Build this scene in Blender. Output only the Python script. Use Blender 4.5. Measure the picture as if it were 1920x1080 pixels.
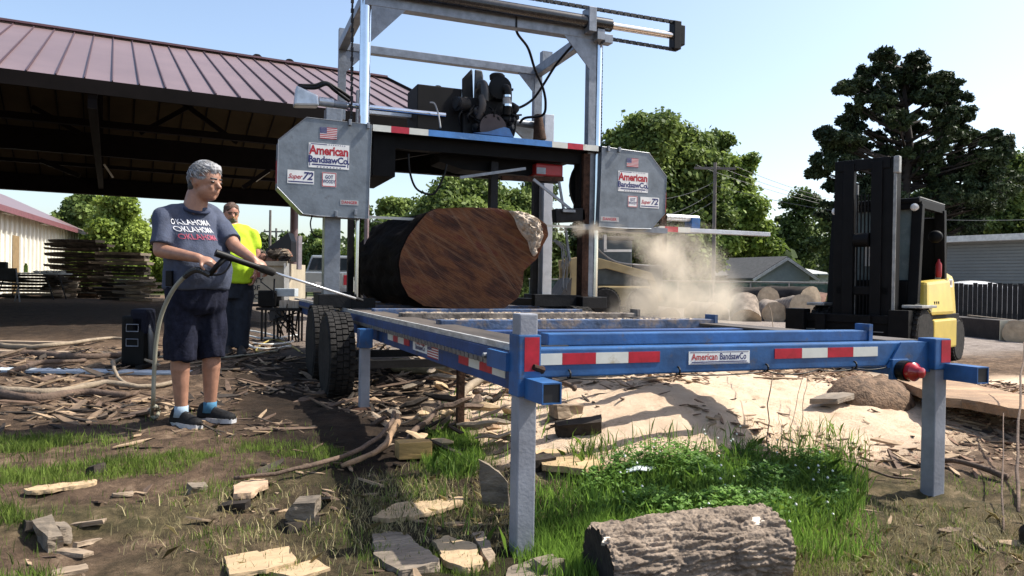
import bpy, math, random
import numpy as np
from mathutils import Vector, Matrix, noise
V = Vector
for o in list(bpy.data.objects): bpy.data.objects.remove(o)
SC = bpy.context.scene
COL = SC.collection
# ------------------------------------------------------------------ camera
F_PX, YAW, PITCH, ROLL = 1415.0, 0.383, -0.005, 0.0163
ZB = 0.88                                   # top of the sawmill bed above the grass
CAM = V((-1.28, -3.01, 0.28 + ZB))
FWD = V((math.sin(YAW)*math.cos(PITCH), math.cos(YAW)*math.cos(PITCH), math.sin(PITCH)))
RGT = V((math.cos(YAW), -math.sin(YAW), 0))
UPV = RGT.cross(FWD)
cr, sr = math.cos(ROLL), math.sin(ROLL)
IX = RGT*cr + UPV*sr
IY = UPV*cr - RGT*sr
cam_d = bpy.data.cameras.new("camera")
cam = bpy.data.objects.new("camera", cam_d); COL.objects.link(cam)
m3 = Matrix((IX, IY, -FWD)).transposed()
cam.matrix_world = Matrix.Translation(CAM) @ m3.to_4x4()
cam_d.sensor_width = 36; cam_d.lens = F_PX/1920*36
cam_d.clip_end = 3000; cam_d.clip_start = .05
SC.camera = cam
# ------------------------------------------------------------------ light
SUN_TO = V((0.77, -0.14, 1.0)).normalized()
EL = math.asin(SUN_TO.z); AZ = math.atan2(SUN_TO.x, SUN_TO.y)
w = bpy.data.worlds.new("World"); SC.world = w; w.use_nodes = True
nt = w.node_tree; bg = nt.nodes["Background"]
sky = nt.nodes.new("ShaderNodeTexSky"); sky.sky_type = 'NISHITA'; sky.sun_disc = False
sky.sun_elevation = EL; sky.sun_rotation = AZ
sky.air_density = 1.0; sky.dust_density = 2.4; sky.ozone_density = 0.15; sky.altitude = 200
nt.links.new(sky.outputs[0], bg.inputs[0]); bg.inputs[1].default_value = 0.13
sl = bpy.data.lights.new("sun", 'SUN'); sl.energy = 4.5; sl.angle = math.radians(.55); sl.color = (1, .95, .86)
so = bpy.data.objects.new("sun", sl); COL.objects.link(so)
so.rotation_euler = SUN_TO.to_track_quat('Z', 'Y').to_euler(); so.location = (5, 0, 30)
SC.view_settings.view_transform = 'Standard'; SC.view_settings.look = 'None'
SC.view_settings.exposure = 0.95; SC.view_settings.gamma = 1
SC.cycles.max_bounces = 6; SC.cycles.transparent_max_bounces = 12
SC.cycles.volume_bounces = 1; SC.cycles.volume_step_rate = 2.0
SC.cycles.use_denoising = True
# ------------------------------------------------------------------ pixel helpers (1920x1080 photo pixels)
def ray(px, py):
    d = IX*((px-960)/F_PX) - IY*((py-540)/F_PX) + FWD
    return d
def onY(px, py, Y): d = ray(px, py); return CAM + d*((Y-CAM.y)/d.y)
def onX(px, py, X): d = ray(px, py); return CAM + d*((X-CAM.x)/d.x)
def onZ(px, py, Z): d = ray(px, py); return CAM + d*((Z-CAM.z)/d.z)
def dep(px, py, D): return CAM + ray(px, py)*D
def project(p):
    d = p - CAM; z = d.dot(FWD)
    return (960 + F_PX*d.dot(IX)/z, 540 - F_PX*d.dot(IY)/z, z)
# ------------------------------------------------------------------ ground height
def below(px, py, b):
    d = ray(px, py); return CAM + d*(-b/d.z)
GC = [below(*a) for a in [(972,1055,1.16),(1758,965,1.16),(360,790,.91),(440,668,.82),(640,755,1.0),(1735,700,1.1),
      (1400,605,1.08),(100,562,.6),(300,1080,1.14),(30,900,1.06),(1850,1070,1.16),(1170,592,.62),(900,800,1.1),(500,590,.75)]]
GC += [V((-30,60,.5)), V((40,60,.35)), V((-12,-2,.0)), V((12,-2,0)), V((10,30,.15))]
GX = np.array([(p.x,p.y) for p in GC]); GZ = np.array([p.z for p in GC])
def base_h(x, y):
    x = np.asarray(x, float); y = np.asarray(y, float)
    d2 = (x[...,None]-GX[:,0])**2 + (y[...,None]-GX[:,1])**2
    s = .5 + .05*np.hypot(GX[:,0]-CAM.x, GX[:,1]-CAM.y)**2
    wt = 1/(d2+s*.6)**1.6
    return (wt*GZ).sum(-1)/wt.sum(-1)
def mound(x, y):
    return .30*np.exp(-(((x-3.2)/1.9)**2+((y-2.6)/1.6)**2)) + .16*np.exp(-(((x-1.7)/.9)**2+((y-1.6)/.9)**2)) + .1*np.exp(-(((x-5.6)/1.5)**2+((y-2.0)/1.2)**2))
def gh(x, y): return base_h(x, y) + mound(np.asarray(x,float), np.asarray(y,float))
def nz(x, y, s, seed=0): return noise.noise(V((x*s+seed*7.3, y*s-seed*3.1, seed*1.7)))
def bumps(x, y):
    r = math.hypot(x-CAM.x, y-CAM.y)
    a = 1/(1+(r/14)**2)
    return a*(.035*nz(x,y,1.1,1) + .03*nz(x,y,3.2,2) + .022*nz(x,y,8,3) + .013*nz(x,y,19,4))
HX0, HY0, HS, HNX, HNY = -8.0, -3.0, .05, 340, 280
_gx, _gy = np.meshgrid(HX0+np.arange(HNX)*HS, HY0+np.arange(HNY)*HS)
HG = gh(_gx, _gy) + np.array([[bumps(HX0+i*HS, HY0+j*HS) for i in range(HNX)] for j in range(HNY)])
def H(x, y):
    u = (x-HX0)/HS; v = (y-HY0)/HS; i = int(u); j = int(v)
    if u < 0 or v < 0 or i >= HNX-1 or j >= HNY-1: return float(gh(x, y)) + bumps(x, y)
    a = u-i; b = v-j
    return float((HG[j,i]*(1-a)+HG[j,i+1]*a)*(1-b)+(HG[j+1,i]*(1-a)+HG[j+1,i+1]*a)*b)
def gp(px, py):
    d = ray(px, py); t = .8; st = .06
    while t < 200:
        p = CAM + d*t
        if p.z < H(p.x, p.y):
            lo, hi = t-st, t
            for _ in range(14):
                m = (lo+hi)/2; p = CAM + d*m
                if p.z < H(p.x, p.y): hi = m
                else: lo = m
            return CAM + d*hi
        st = max(.06, t*.02); t += st
    return CAM + d*60
# ------------------------------------------------------------------ materials
MATS = {}
def mat(name, col, rough=.6, metal=0., var=.18, scale=6., bump=.0, bscale=40., spots=None, stretch=None, trans=0., coat=0., spec=.5, tone=None):
    if name in MATS: return MATS[name]
    m = bpy.data.materials.new(name); m.use_nodes = True; n = m.node_tree; L = n.links
    b = n.nodes["Principled BSDF"]
    b.inputs["Roughness"].default_value = rough; b.inputs["Metallic"].default_value = metal
    b.inputs["Specular IOR Level"].default_value = spec
    if coat: b.inputs["Coat Weight"].default_value = coat; b.inputs["Coat Roughness"].default_value = .15
    tc = n.nodes.new("ShaderNodeTexCoord"); mp = n.nodes.new("ShaderNodeMapping")
    if stretch: mp.inputs["Scale"].default_value = stretch
    L.new(tc.outputs["Object"], mp.inputs[0])
    nz_ = n.nodes.new("ShaderNodeTexNoise"); nz_.inputs["Scale"].default_value = scale; nz_.inputs["Detail"].default_value = 8; nz_.inputs["Roughness"].default_value = .65
    L.new(mp.outputs[0], nz_.inputs[0])
    rp = n.nodes.new("ShaderNodeValToRGB"); e = rp.color_ramp.elements
    c = np.array(col[:3]); lo = np.clip(c*(1-var*1.6), 0, 1); hi = np.clip(c*(1+var*1.3), 0, 1)
    if tone is not None: hi = np.array(tone)
    e[0].position = .3; e[0].color = (*lo, 1); e[1].position = .72; e[1].color = (*hi, 1)
    L.new(nz_.outputs[0], rp.inputs[0])
    out = rp.outputs[0]
    if spots:
        sc_, sa, sco, thr = spots
        n2 = n.nodes.new("ShaderNodeTexNoise"); n2.inputs["Scale"].default_value = sc_; n2.inputs["Detail"].default_value = 10; n2.inputs["Roughness"].default_value = .7
        L.new(mp.outputs[0], n2.inputs[0])
        r2 = n.nodes.new("ShaderNodeMapRange"); r2.inputs[1].default_value = thr; r2.inputs[2].default_value = thr+.12; r2.inputs[4].default_value = sa
        L.new(n2.outputs[0], r2.inputs[0])
        mx = n.nodes.new("ShaderNodeMix"); mx.data_type = 'RGBA'
        L.new(r2.outputs[0], mx.inputs[0]); L.new(out, mx.inputs[6]); mx.inputs[7].default_value = (*sco, 1)
        out = mx.outputs[2]
    L.new(out, b.inputs["Base Color"])
    if bump:
        n3 = n.nodes.new("ShaderNodeTexNoise"); n3.inputs["Scale"].default_value = bscale; n3.inputs["Detail"].default_value = 6
        L.new(mp.outputs[0], n3.inputs[0])
        bp = n.nodes.new("ShaderNodeBump"); bp.inputs["Strength"].default_value = bump; bp.inputs["Distance"].default_value = .02
        L.new(n3.outputs[0], bp.inputs["Height"]); L.new(bp.outputs[0], b.inputs["Normal"])
    if trans:
        tr = n.nodes.new("ShaderNodeBsdfTranslucent"); L.new(out, tr.inputs[0])
        ms = n.nodes.new("ShaderNodeMixShader"); ms.inputs[0].default_value = trans
        o = n.nodes["Material Output"]; L.new(b.outputs[0], ms.inputs[1]); L.new(tr.outputs[0], ms.inputs[2]); L.new(ms.outputs[0], o.inputs[0])
    MATS[name] = m
    return m
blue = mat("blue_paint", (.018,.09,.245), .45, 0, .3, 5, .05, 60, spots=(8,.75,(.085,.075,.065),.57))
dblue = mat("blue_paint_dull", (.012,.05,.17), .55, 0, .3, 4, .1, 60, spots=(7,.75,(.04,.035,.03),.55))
galv = mat("galvanised_steel", (.22,.235,.26), .45, .55, .2, 9, .1, 50, spots=(6,.5,(.16,.15,.14),.60))
coverm = mat("cover_steel", (.17,.195,.22), .5, .35, .22, 5, .08, 30, spots=(5,.6,(.06,.06,.06),.585))
chrome = mat("chrome", (.75,.78,.82), .12, 1., .06, 8)
grey_paint = mat("grey_post_paint", (.24,.25,.28), .55, 0, .15, 6, .1, 60, spots=(8,.7,(.10,.09,.08),.64))
dark_metal = mat("dark_metal", (.009,.009,.010), .6, .1, .4, 8, .15, 50, spec=.25)
black = mat("black_paint", (.005,.005,.0055), .5, 0, .3, 8, spec=.2)
rusty = mat("rusty_steel", (.03,.016,.011), .8, .1, .5, 12, .3, 60, tone=(.09,.045,.028), spec=.2)
rubber = mat("rubber", (.012,.012,.011), .85, 0, .35, 14, .2, 70, tone=(.035,.032,.03), spec=.2)
redp = mat("red_paint", (.30,.012,.015), .4, 0, .15, 8)
redtape = mat("red_tape", (.42,.012,.03), .35, 0, .18, 18)
whitetape = mat("white_tape", (.62,.62,.56), .4, 0, .08, 7, spots=(6,.8,(.32,.25,.12),.60))
white = mat("white_sticker", (.72,.72,.70), .5, 0, .06, 8)
navyink = mat("navy_ink", (.015,.02,.12), .5, 0, .1)
redink = mat("red_ink", (.38,.01,.02), .5, 0, .1)
blackink = mat("black_ink", (.01,.01,.012), .6, 0, .1)
skin = mat("skin", (.31,.16,.105), .5, 0, .16, 20, .05, 120)
skin2 = mat("skin_ruddy", (.42,.20,.14), .5, 0, .2, 20, .05, 120)
# ------------------------------------------------------------------ objects and meshes
MW = {}
def tag(o, label, cat, group=None, kind=None):
    if label: o["label"] = label
    if cat: o["category"] = cat; o["kind"] = "thing"
    if group: o["group"] = group
    if kind: o["kind"] = kind
    return o
def thing(name, label, cat, loc, rz=0., group=None):
    o = bpy.data.objects.new(name, None); COL.objects.link(o); o.empty_display_size = .2
    o.location = loc; o.rotation_euler = (0,0,rz)
    MW[o.name] = (Matrix.Translation(V(loc)) @ Matrix.Rotation(rz, 4, 'Z'))
    return tag(o, label, cat, group)
class MB:
    def __init__(s): s.v = []; s.f = []
    def add(s, vs, fs):
        k = len(s.v); s.v.extend([V(q) for q in vs]); s.f.extend([tuple(i+k for i in f) for f in fs]); return s
    def hexa(s, c8):   # 8 corners: bottom 4 ccw, top 4 ccw
        return s.add(c8, [(3,2,1,0),(4,5,6,7),(0,1,5,4),(1,2,6,5),(2,3,7,6),(3,0,4,7)])
    def box(s, lo, hi):
        x0,y0,z0 = lo; x1,y1,z1 = hi
        return s.hexa([(x0,y0,z0),(x1,y0,z0),(x1,y1,z0),(x0,y1,z0),(x0,y0,z1),(x1,y0,z1),(x1,y1,z1),(x0,y1,z1)])
    def obox(s, c, ax, ay, az):   # centre and half axes
        c=V(c);ax=V(ax);ay=V(ay);az=V(az)
        return s.hexa([c-ax-ay-az,c+ax-ay-az,c+ax+ay-az,c-ax+ay-az,c-ax-ay+az,c+ax-ay+az,c+ax+ay+az,c-ax+ay+az])
    def bar(s, p0, p1, w_, h_, up=V((0,0,1))):
        p0=V(p0);p1=V(p1);d=(p1-p0);L_=d.length;d=d/L_
        if abs(d.dot(V(up)))>.95: up = V((0,1,0))
        sx=d.cross(V(up)).normalized(); sz=sx.cross(d)
        return s.obox((p0+p1)/2, sx*w_/2, d*L_/2, sz*h_/2)
    def tube(s, pts, r, n=10, cap=True, sq=1.0):
        pts=[V(p) for p in pts]; k=len(s.v); m=len(pts)
        rr = r if isinstance(r,(list,tuple)) else [r]*m
        up=V((0,0,1)); prev=None
        for i,p in enumerate(pts):
            d=(pts[min(i+1,m-1)]-pts[max(i-1,0)]).normalized()
            if prev is None:
                a=d.cross(up if abs(d.z)<.9 else V((1,0,0))).normalized()
            else:
                a=(prev-d*prev.dot(d)).normalized()
            prev=a; b=d.cross(a)
            for j in range(n):
                t=2*math.pi*j/n; s.v.append(p+(a*math.cos(t)+b*math.sin(t)*sq)*rr[i])
        for i in range(m-1):
            for j in range(n):
                j2=(j+1)%n; s.f.append((k+i*n+j,k+i*n+j2,k+(i+1)*n+j2,k+(i+1)*n+j))
        if cap:
            s.f.append(tuple(k+j for j in reversed(range(n)))); s.f.append(tuple(k+(m-1)*n+j for j in range(n)))
        return s
    def rings(s, rings, cap=True):
        k=len(s.v); n=len(rings[0])
        for r in rings: s.v.extend([V(q) for q in r])
        for i in range(len(rings)-1):
            for j in range(n):
                j2=(j+1)%n; s.f.append((k+i*n+j,k+i*n+j2,k+(i+1)*n+j2,k+(i+1)*n+j))
        if cap:
            s.f.append(tuple(k+j for j in reversed(range(n)))); s.f.append(tuple(k+(len(rings)-1)*n+j for j in range(n)))
        return s
    def lathe(s, prof, c, ax=V((0,0,1)), n=20):
        ax=V(ax).normalized(); a=ax.cross(V((0,0,1)) if abs(ax.z)<.9 else V((1,0,0))).normalized(); b=ax.cross(a); c=V(c)
        return s.rings([[c+ax*h+(a*math.cos(2*math.pi*j/n)+b*math.sin(2*math.pi*j/n))*max(r,1e-4) for j in range(n)] for r,h in prof])
    def prism(s, poly, off):   # poly: 3D points planar, extruded along off
        n=len(poly); off=V(off); P=[V(p) for p in poly]
        k=len(s.v); s.v.extend(P); s.v.extend([p+off for p in P])
        s.f.append(tuple(k+i for i in range(n))); s.f.append(tuple(k+n+i for i in reversed(range(n))))
        for i in range(n):
            j=(i+1)%n; s.f.append((k+j,k+i,k+n+i,k+n+j))
        return s
    def ell(s, c, rx, ry, rz, nu=14, nv=9, R=None):
        c=V(c); rg=[]
        for i in range(nv+1):
            ph=math.pi*i/nv; ph=max(.02,min(math.pi-.02,ph))
            rg.append([c+((R@V((rx*math.sin(ph)*math.cos(t),ry*math.sin(ph)*math.sin(t),-rz*math.cos(ph)))) if R else V((rx*math.sin(ph)*math.cos(t),ry*math.sin(ph)*math.sin(t),-rz*math.cos(ph)))) for t in [2*math.pi*j/nu for j in range(nu)]])
        return s.rings(rg)
    def capsule(s, p0, p1, r0, r1, n=12):
        p0=V(p0);p1=V(p1);d=(p1-p0).normalized(); pts=[];rr=[]
        for a in (-80,-55,-28): pts.append(p0+d*r0*math.sin(math.radians(a))); rr.append(r0*math.cos(math.radians(a)))
        pts.append(p0); rr.append(r0); pts.append(p1); rr.append(r1)
        for a in (28,55,80): pts.append(p1+d*r1*math.sin(math.radians(a))); rr.append(r1*math.cos(math.radians(a)))
        return s.tube(pts, rr, n)
    def mesh(s, name, vs):
        me=bpy.data.meshes.new(name); me.from_pydata([tuple(v) for v in vs],[],s.f); me.update(); return me
    def build(s, name, m, root=None, smooth=False, bevel=0, local=False, label=None, cat=None, group=None, kind=None, fixn=True, rough=0):
        if root is not None:
            inv = MW[root.name].inverted(); vs=[v if local else inv@v for v in s.v]; loc=None
        else:
            if kind=='structure' or local: c=V((0,0,0))
            else:
                a=np.array([tuple(v) for v in s.v]); c=V(((a[:,0].min()+a[:,0].max())/2,(a[:,1].min()+a[:,1].max())/2,a[:,2].min()))
            vs=[v-c for v in s.v]; loc=c
        me=s.mesh(name,vs)
        if fixn or bevel or rough:
            import bmesh
            b=bmesh.new(); b.from_mesh(me)
            if fixn and len(s.f)<60000: bmesh.ops.recalc_face_normals(b,faces=b.faces)
            if bevel: bmesh.ops.bevel(b,geom=[e for e in b.edges if len(e.link_faces)==2 and e.calc_face_angle(0)>.6],offset=bevel,segments=2,affect='EDGES',profile=.6,clamp_overlap=True)
            if rough:
                bmesh.ops.triangulate(b,faces=b.faces)
                for _ in range(2): bmesh.ops.subdivide_edges(b,edges=[e for e in b.edges if e.calc_length()>.012],cuts=1,use_grid_fill=True)
                b.normal_update()
                for v in b.verts:
                    c=v.co+(loc if loc is not None else V((0,0,0))); v.co=v.co+v.normal*rough*(noise.noise(c*22)+.6*noise.noise(c*55))+V((noise.noise(c*14),noise.noise(c*14+V((9,0,0))),0))*rough*1.2
            b.to_mesh(me); b.free()
        o=bpy.data.objects.new(name,me); COL.objects.link(o)
        me.materials.append(m)
        if smooth:
            me.polygons.foreach_set("use_smooth",[True]*len(me.polygons))
            if smooth=='auto':
                me.set_sharp_from_angle(angle=math.radians(38))
        if root is not None:
            o.parent=root; MW[o.name]=MW[root.name]
        else:
            o.location=loc; MW[o.name]=Matrix.Translation(loc)
        tag(o,label,cat,group,kind)
        return o
def text_mb(txt, origin, ex, ey, size, squeeze=1.0, depth=.0015, bold=.0, shear=0., spacing=1.0, align='CENTER'):
    cu=bpy.data.curves.new("lettering",'FONT'); cu.body=txt; cu.size=1; cu.align_x=align; cu.align_y='CENTER'; cu.offset=bold; cu.shear=shear; cu.space_character=spacing; cu.resolution_u=2
    ob=bpy.data.objects.new("lettering",cu); COL.objects.link(ob)
    dg=bpy.context.evaluated_depsgraph_get(); me=bpy.data.meshes.new_from_object(ob.evaluated_get(dg))
    mb=MB(); ex=V(ex).normalized(); ey=V(ey).normalized(); nn=ex.cross(ey); o=V(origin)
    vs=[o+ex*(v.co.x*size*squeeze)+ey*(v.co.y*size)+nn*depth for v in me.vertices]
    mb.add(vs,[tuple(p.vertices) for p in me.polygons])
    bpy.data.objects.remove(ob); bpy.data.curves.remove(cu); bpy.data.meshes.remove(me)
    return mb
def plate(mb, c, ex, ey, w_, h_, t=.002):  # thin slab centred at c lying on face with normal ex x ey
    ex=V(ex).normalized();ey=V(ey).normalized();n=ex.cross(ey)
    return mb.obox(V(c)+n*t*.5, ex*w_/2, ey*h_/2, n*t*.5)
def remesh(mb, name, m, root, voxel=.012, smooth_it=4, disp=None):
    ob=mb.build(name,m,None,fixn=True,local=True)
    md=ob.modifiers.new("r",'REMESH'); md.mode='VOXEL'; md.voxel_size=voxel; md.use_smooth_shade=True
    ms=ob.modifiers.new("s",'SMOOTH'); ms.iterations=smooth_it; ms.factor=.5
    dg=bpy.context.evaluated_depsgraph_get(); dg.update()
    me=bpy.data.meshes.new_from_object(ob.evaluated_get(dg)); bpy.data.objects.remove(ob)
    inv=MW[root.name].inverted()
    if disp:
        ns=[v.normal.copy() for v in me.vertices]
        for v,nn in zip(me.vertices,ns): v.co=v.co+nn*disp(v.co)
    for v in me.vertices: v.co=inv@v.co
    me.update(); me.name=name
    o=bpy.data.objects.new(name,me); COL.objects.link(o); me.materials.clear(); me.materials.append(m)
    me.polygons.foreach_set("use_smooth",[True]*len(me.polygons))
    o.parent=root; MW[o.name]=MW[root.name]
    return o
def copy_tree(o, parent=None):
    c=o.copy(); COL.objects.link(c)
    if parent is not None: c.parent=parent
    for ch in list(o.children): copy_tree(ch,c)
    return c
X_,Y_,Z_ = V((1,0,0)),V((0,1,0)),V((0,0,1))
# ================================================================== GROUND
def smooth01(t): t=np.clip(t,0,1); return t*t*(3-2*t)
def ell_mask(x,y,cx,cy,rx,ry,soft=.5):
    return smooth01((1+soft-np.hypot((x-cx)/rx,(y-cy)/ry))/(2*soft))
def build_ground():
    def axis(lo,hi,c0,c1,fine,coarse):
        a=[]; t=c0
        a=list(np.arange(c0,c1,fine))
        st=fine; t=c0
        left=[]
        while t>lo: st=min(st*1.12,coarse); t-=st; left.append(t)
        st=fine; t=a[-1]; right=[]
        while t<hi: st=min(st*1.12,coarse); t+=st; right.append(t)
        return np.array(left[::-1]+a+right)
    xs=axis(-160,420,-4.5,6.5,.035,12); ys=axis(-30,420,-1.6,6.5,.035,12)
    nx,ny=len(xs),len(ys)
    XX,YY=np.meshgrid(xs,ys)
    Z=base_h(XX.ravel(),YY.ravel()).reshape(XX.shape)+mound(XX,YY)
    far=np.hypot(XX,YY)>50
    for j in range(ny):
        for i in range(nx):
            if not far[j,i]: Z[j,i]+=bumps(xs[i],ys[j])
    co=np.stack([XX,YY,Z],-1).reshape(-1,3)
    me=bpy.data.meshes.new("ground")
    idx=np.arange(nx*ny).reshape(ny,nx)
    q=np.stack([idx[:-1,:-1],idx[:-1,1:],idx[1:,1:],idx[1:,:-1]],-1).reshape(-1,4)
    me.vertices.add(nx*ny); me.vertices.foreach_set("co",co.ravel())
    me.loops.add(q.size); me.loops.foreach_set("vertex_index",q.ravel().astype(np.int32))
    me.polygons.add(len(q)); me.polygons.foreach_set("loop_start",np.arange(0,q.size,4,dtype=np.int32)); me.polygons.foreach_set("loop_total",np.full(len(q),4,np.int32))
    me.update(calc_edges=True)
    me.polygons.foreach_set("use_smooth",[True]*len(q))
    x,y=co[:,0],co[:,1]
    wob=np.array([noise.noise(V((a*.9,b*.9,3)))*.35+noise.noise(V((a*3.1,b*3.1,8)))*.16 if abs(a)<12 and b<25 else 0 for a,b in zip(x,y)])
    # sawdust r, gravel g, soil/grass b, far lawn a
    saw=np.maximum.reduce([ell_mask(x,y+wob,3.0,2.6,2.5,2.0,.12),ell_mask(x,y+wob,1.5,1.55,1.2,.9,.15),ell_mask(x,y+wob,5.6,1.9,2.0,1.2,.2),ell_mask(x+wob,y,7.5,2.6,2.5,1.1,.3)])
    grav=smooth01((y-5.2-wob+(x<-1)*8)/1.2)*smooth01((x+1.0)/2.0)
    grass=.35*np.maximum.reduce([ell_mask(x,y+wob,1.6,-.1,1.3,.75,.25),ell_mask(x,y+wob,-2.6,.9,1.9,.3,.4),ell_mask(x,y+wob,-.7,.1,1.0,.6,.3)*.5,ell_mask(x,y+wob,3.1,-.7,1.5,.5,.4)*.7,ell_mask(x,y,-2.9,-.35,.7,.6,.4)*.8])
    lawn=smooth01((y-40)/6); gq=gp(60,600); painted_shade=np.maximum(np.maximum(ell_mask(x,y+wob,gq.x+.5,gq.y+1.,8.5,4.6,.25)*.95,ell_mask(x+wob*.6,y,-.1,3.2,1.0,4.6,.25)),ell_mask(x,y+wob,-2.2,2.9,1.6,.5,.4)*.4)  # soil colour darkened where shed and trailer shade falls
    col=np.stack([saw,grav,grass,lawn],-1).astype(np.float32)
    cw=me.color_attributes.new("painted_shade",'FLOAT_COLOR','POINT'); cw.data.foreach_set("color",np.stack([painted_shade]*3+[painted_shade*0+1],-1).astype(np.float32).ravel())
    ca=me.color_attributes.new("zone",'FLOAT_COLOR','POINT'); ca.data.foreach_set("color",col.ravel())
    o=bpy.data.objects.new("ground",me); COL.objects.link(o); o["kind"]="structure"
    m=bpy.data.materials.new("ground_mix"); m.use_nodes=True; n=m.node_tree; L=n.links; b=n.nodes["Principled BSDF"]; b.inputs["Roughness"].default_value=.95; b.inputs["Specular IOR Level"].default_value=.15
    geo=n.nodes.new("ShaderNodeNewGeometry")
    def N(scale,det=8,ro=.65,stretch=None):
        t=n.nodes.new("ShaderNodeTexNoise"); t.inputs["Scale"].default_value=scale; t.inputs["Detail"].default_value=det; t.inputs["Roughness"].default_value=ro
        if stretch:
            mp=n.nodes.new("ShaderNodeMapping"); mp.inputs["Scale"].default_value=stretch; L.new(geo.outputs["Position"],mp.inputs[0]); L.new(mp.outputs[0],t.inputs[0])
        else: L.new(geo.outputs["Position"],t.inputs[0])
        return t.outputs[0]
    def ramp(src,stops):
        r=n.nodes.new("ShaderNodeValToRGB"); e=r.color_ramp.elements
        e[0].position,e[0].color=stops[0][0],(*stops[0][1],1); e[1].position,e[1].color=stops[-1][0],(*stops[-1][1],1)
        for p,c in stops[1:-1]:
            k=e.new(p); k.color=(*c,1)
        L.new(src,r.inputs[0]); return r.outputs[0]
    def mix(f,a,bb):
        k=n.nodes.new("ShaderNodeMix"); k.data_type='RGBA'; L.new(f,k.inputs[0]); L.new(a,k.inputs[6]); L.new(bb,k.inputs[7]); return k.outputs[2]
    at=n.nodes.new("ShaderNodeAttribute"); at.attribute_name="zone"
    sp=n.nodes.new("ShaderNodeSeparateColor"); L.new(at.outputs["Color"],sp.inputs[0])
    soil=ramp(N(7,12,.75),[(.30,(.03,.02,.013)),(.45,(.085,.057,.038)),(.56,(.15,.10,.066)),(.72,(.30,.22,.15))])
    sawc=ramp(N(5,10,.7),[(.28,(.34,.22,.13)),(.42,(.64,.47,.33)),(.7,(.76,.60,.44))])
    chips=ramp(N(38,6,.8),[(.34,(.16,.10,.06)),(.44,(.60,.45,.31)),(.60,(.72,.56,.41))])
    sawc=mix(ramp(N(2.2,4),[(.47,(0,0,0)),(.6,(.8,.8,.8))]),sawc,chips)
    grv=ramp(N(3,12,.8,(1,2.5,1)),[(.35,(.10,.08,.07)),(.5,(.22,.185,.16)),(.68,(.34,.295,.26))])
    grs=ramp(N(14,8),[(.35,(.03,.045,.012)),(.55,(.09,.10,.03)),(.7,(.22,.18,.09))])
    lw=ramp(N(.4,6),[(.35,(.03,.05,.015)),(.7,(.09,.11,.04))])
    a2=n.nodes.new('ShaderNodeAttribute'); a2.attribute_name='painted_shade'; dk=ramp(N(6,10,.7),[(.35,(.010,.007,.005)),(.7,(.05,.034,.023))]); soil=mix(a2.outputs['Fac'],soil,dk)  # shade blended into the soil colour through the mask
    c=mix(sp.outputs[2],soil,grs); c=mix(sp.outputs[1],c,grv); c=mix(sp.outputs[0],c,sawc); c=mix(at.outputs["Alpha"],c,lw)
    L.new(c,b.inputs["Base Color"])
    bp=n.nodes.new("ShaderNodeBump"); bp.inputs["Strength"].default_value=1.0; bp.inputs["Distance"].default_value=.028
    L.new(N(22,10,.85),bp.inputs["Height"]); L.new(bp.outputs[0],b.inputs["Normal"])
    me.materials.append(m)
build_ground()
# ================================================================== SAWMILL BED
Wd=2.44
T=lambda px,py,Y: onY(px,py,Y)
bed=thing("sawmill_trailer","long blue steel sawmill trailer bed on grey jack posts with red and white reflector tape","sawmill trailer",(1.2,4.5,0))
RL=9.2
# left and right side rails
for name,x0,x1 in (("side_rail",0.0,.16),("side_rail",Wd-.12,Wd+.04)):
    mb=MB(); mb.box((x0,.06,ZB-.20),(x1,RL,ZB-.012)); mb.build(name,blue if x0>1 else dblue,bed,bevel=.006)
    mb=MB(); mb.box((x0+.012 if x0<1 else x0-.1,.10,ZB-.009),(x0+.26 if x0<1 else x1-.012,RL,ZB+.004)); 
    mb.build("track_plate",mat("worn_track",(.07,.058,.048),.7,.2,.4,3,.2,30,stretch=(1,.15,1),tone=(.14,.115,.095)),bed)
# silver wear strip and rack chain on the left rail
mb=MB(); mb.bar((-.012,.12,ZB-.002),(-.012,RL,ZB-.002),.022,.03); mb.build("wear_strip",mat("bare_steel",(.62,.62,.6),.4,.6,.3,30,.2,50,stretch=(1,.3,1)),bed)
mb=MB(); mb.bar((-.03,.12,ZB-.05),(-.03,RL,ZB-.05),.02,.06); mb.build("guide_angle",dblue,bed)
def chain(mb,p0,p1,step=.03,w_=.022,h_=.018,sag=0):
    p0=V(p0);p1=V(p1);n=int((p1-p0).length/step); d=(p1-p0).normalized()
    for i in range(n):
        t=(i+.5)/n; p=p0.lerp(p1,t)+V((0,0,-sag*4*t*(1-t)))
        a=w_ if i%2 else w_*.55
        mb.bar(p-d*step*.42,p+d*step*.42,a,h_ if i%2 else h_*1.25)
    return mb
mb=chain(MB(),(-.045,.30,ZB-.085),(-.045,8.8,ZB-.085),.035,.012,.022); mb.build("rack_chain",mat("chain_steel",(.20,.19,.18),.5,.6,.3,20),bed)
# rear crossbeam with bright top edge
mb=MB(); mb.box((.06,0,ZB-.128),(Wd-.02,.10,ZB)); mb.build("rear_crossbeam",blue,bed,bevel=.008)
# blue gusset plate hugging the right corner
mb=MB(); mb.prism([V((2.1,-.006,ZB-.135)),V((2.2,-.006,ZB+.0)),V((Wd+.02,-.006,ZB+.0)),V((Wd+.02,-.006,ZB-.17)),V((2.3,-.006,ZB-.155))],(0,-.012,0)); mb.build("gusset",blue,bed)
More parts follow.
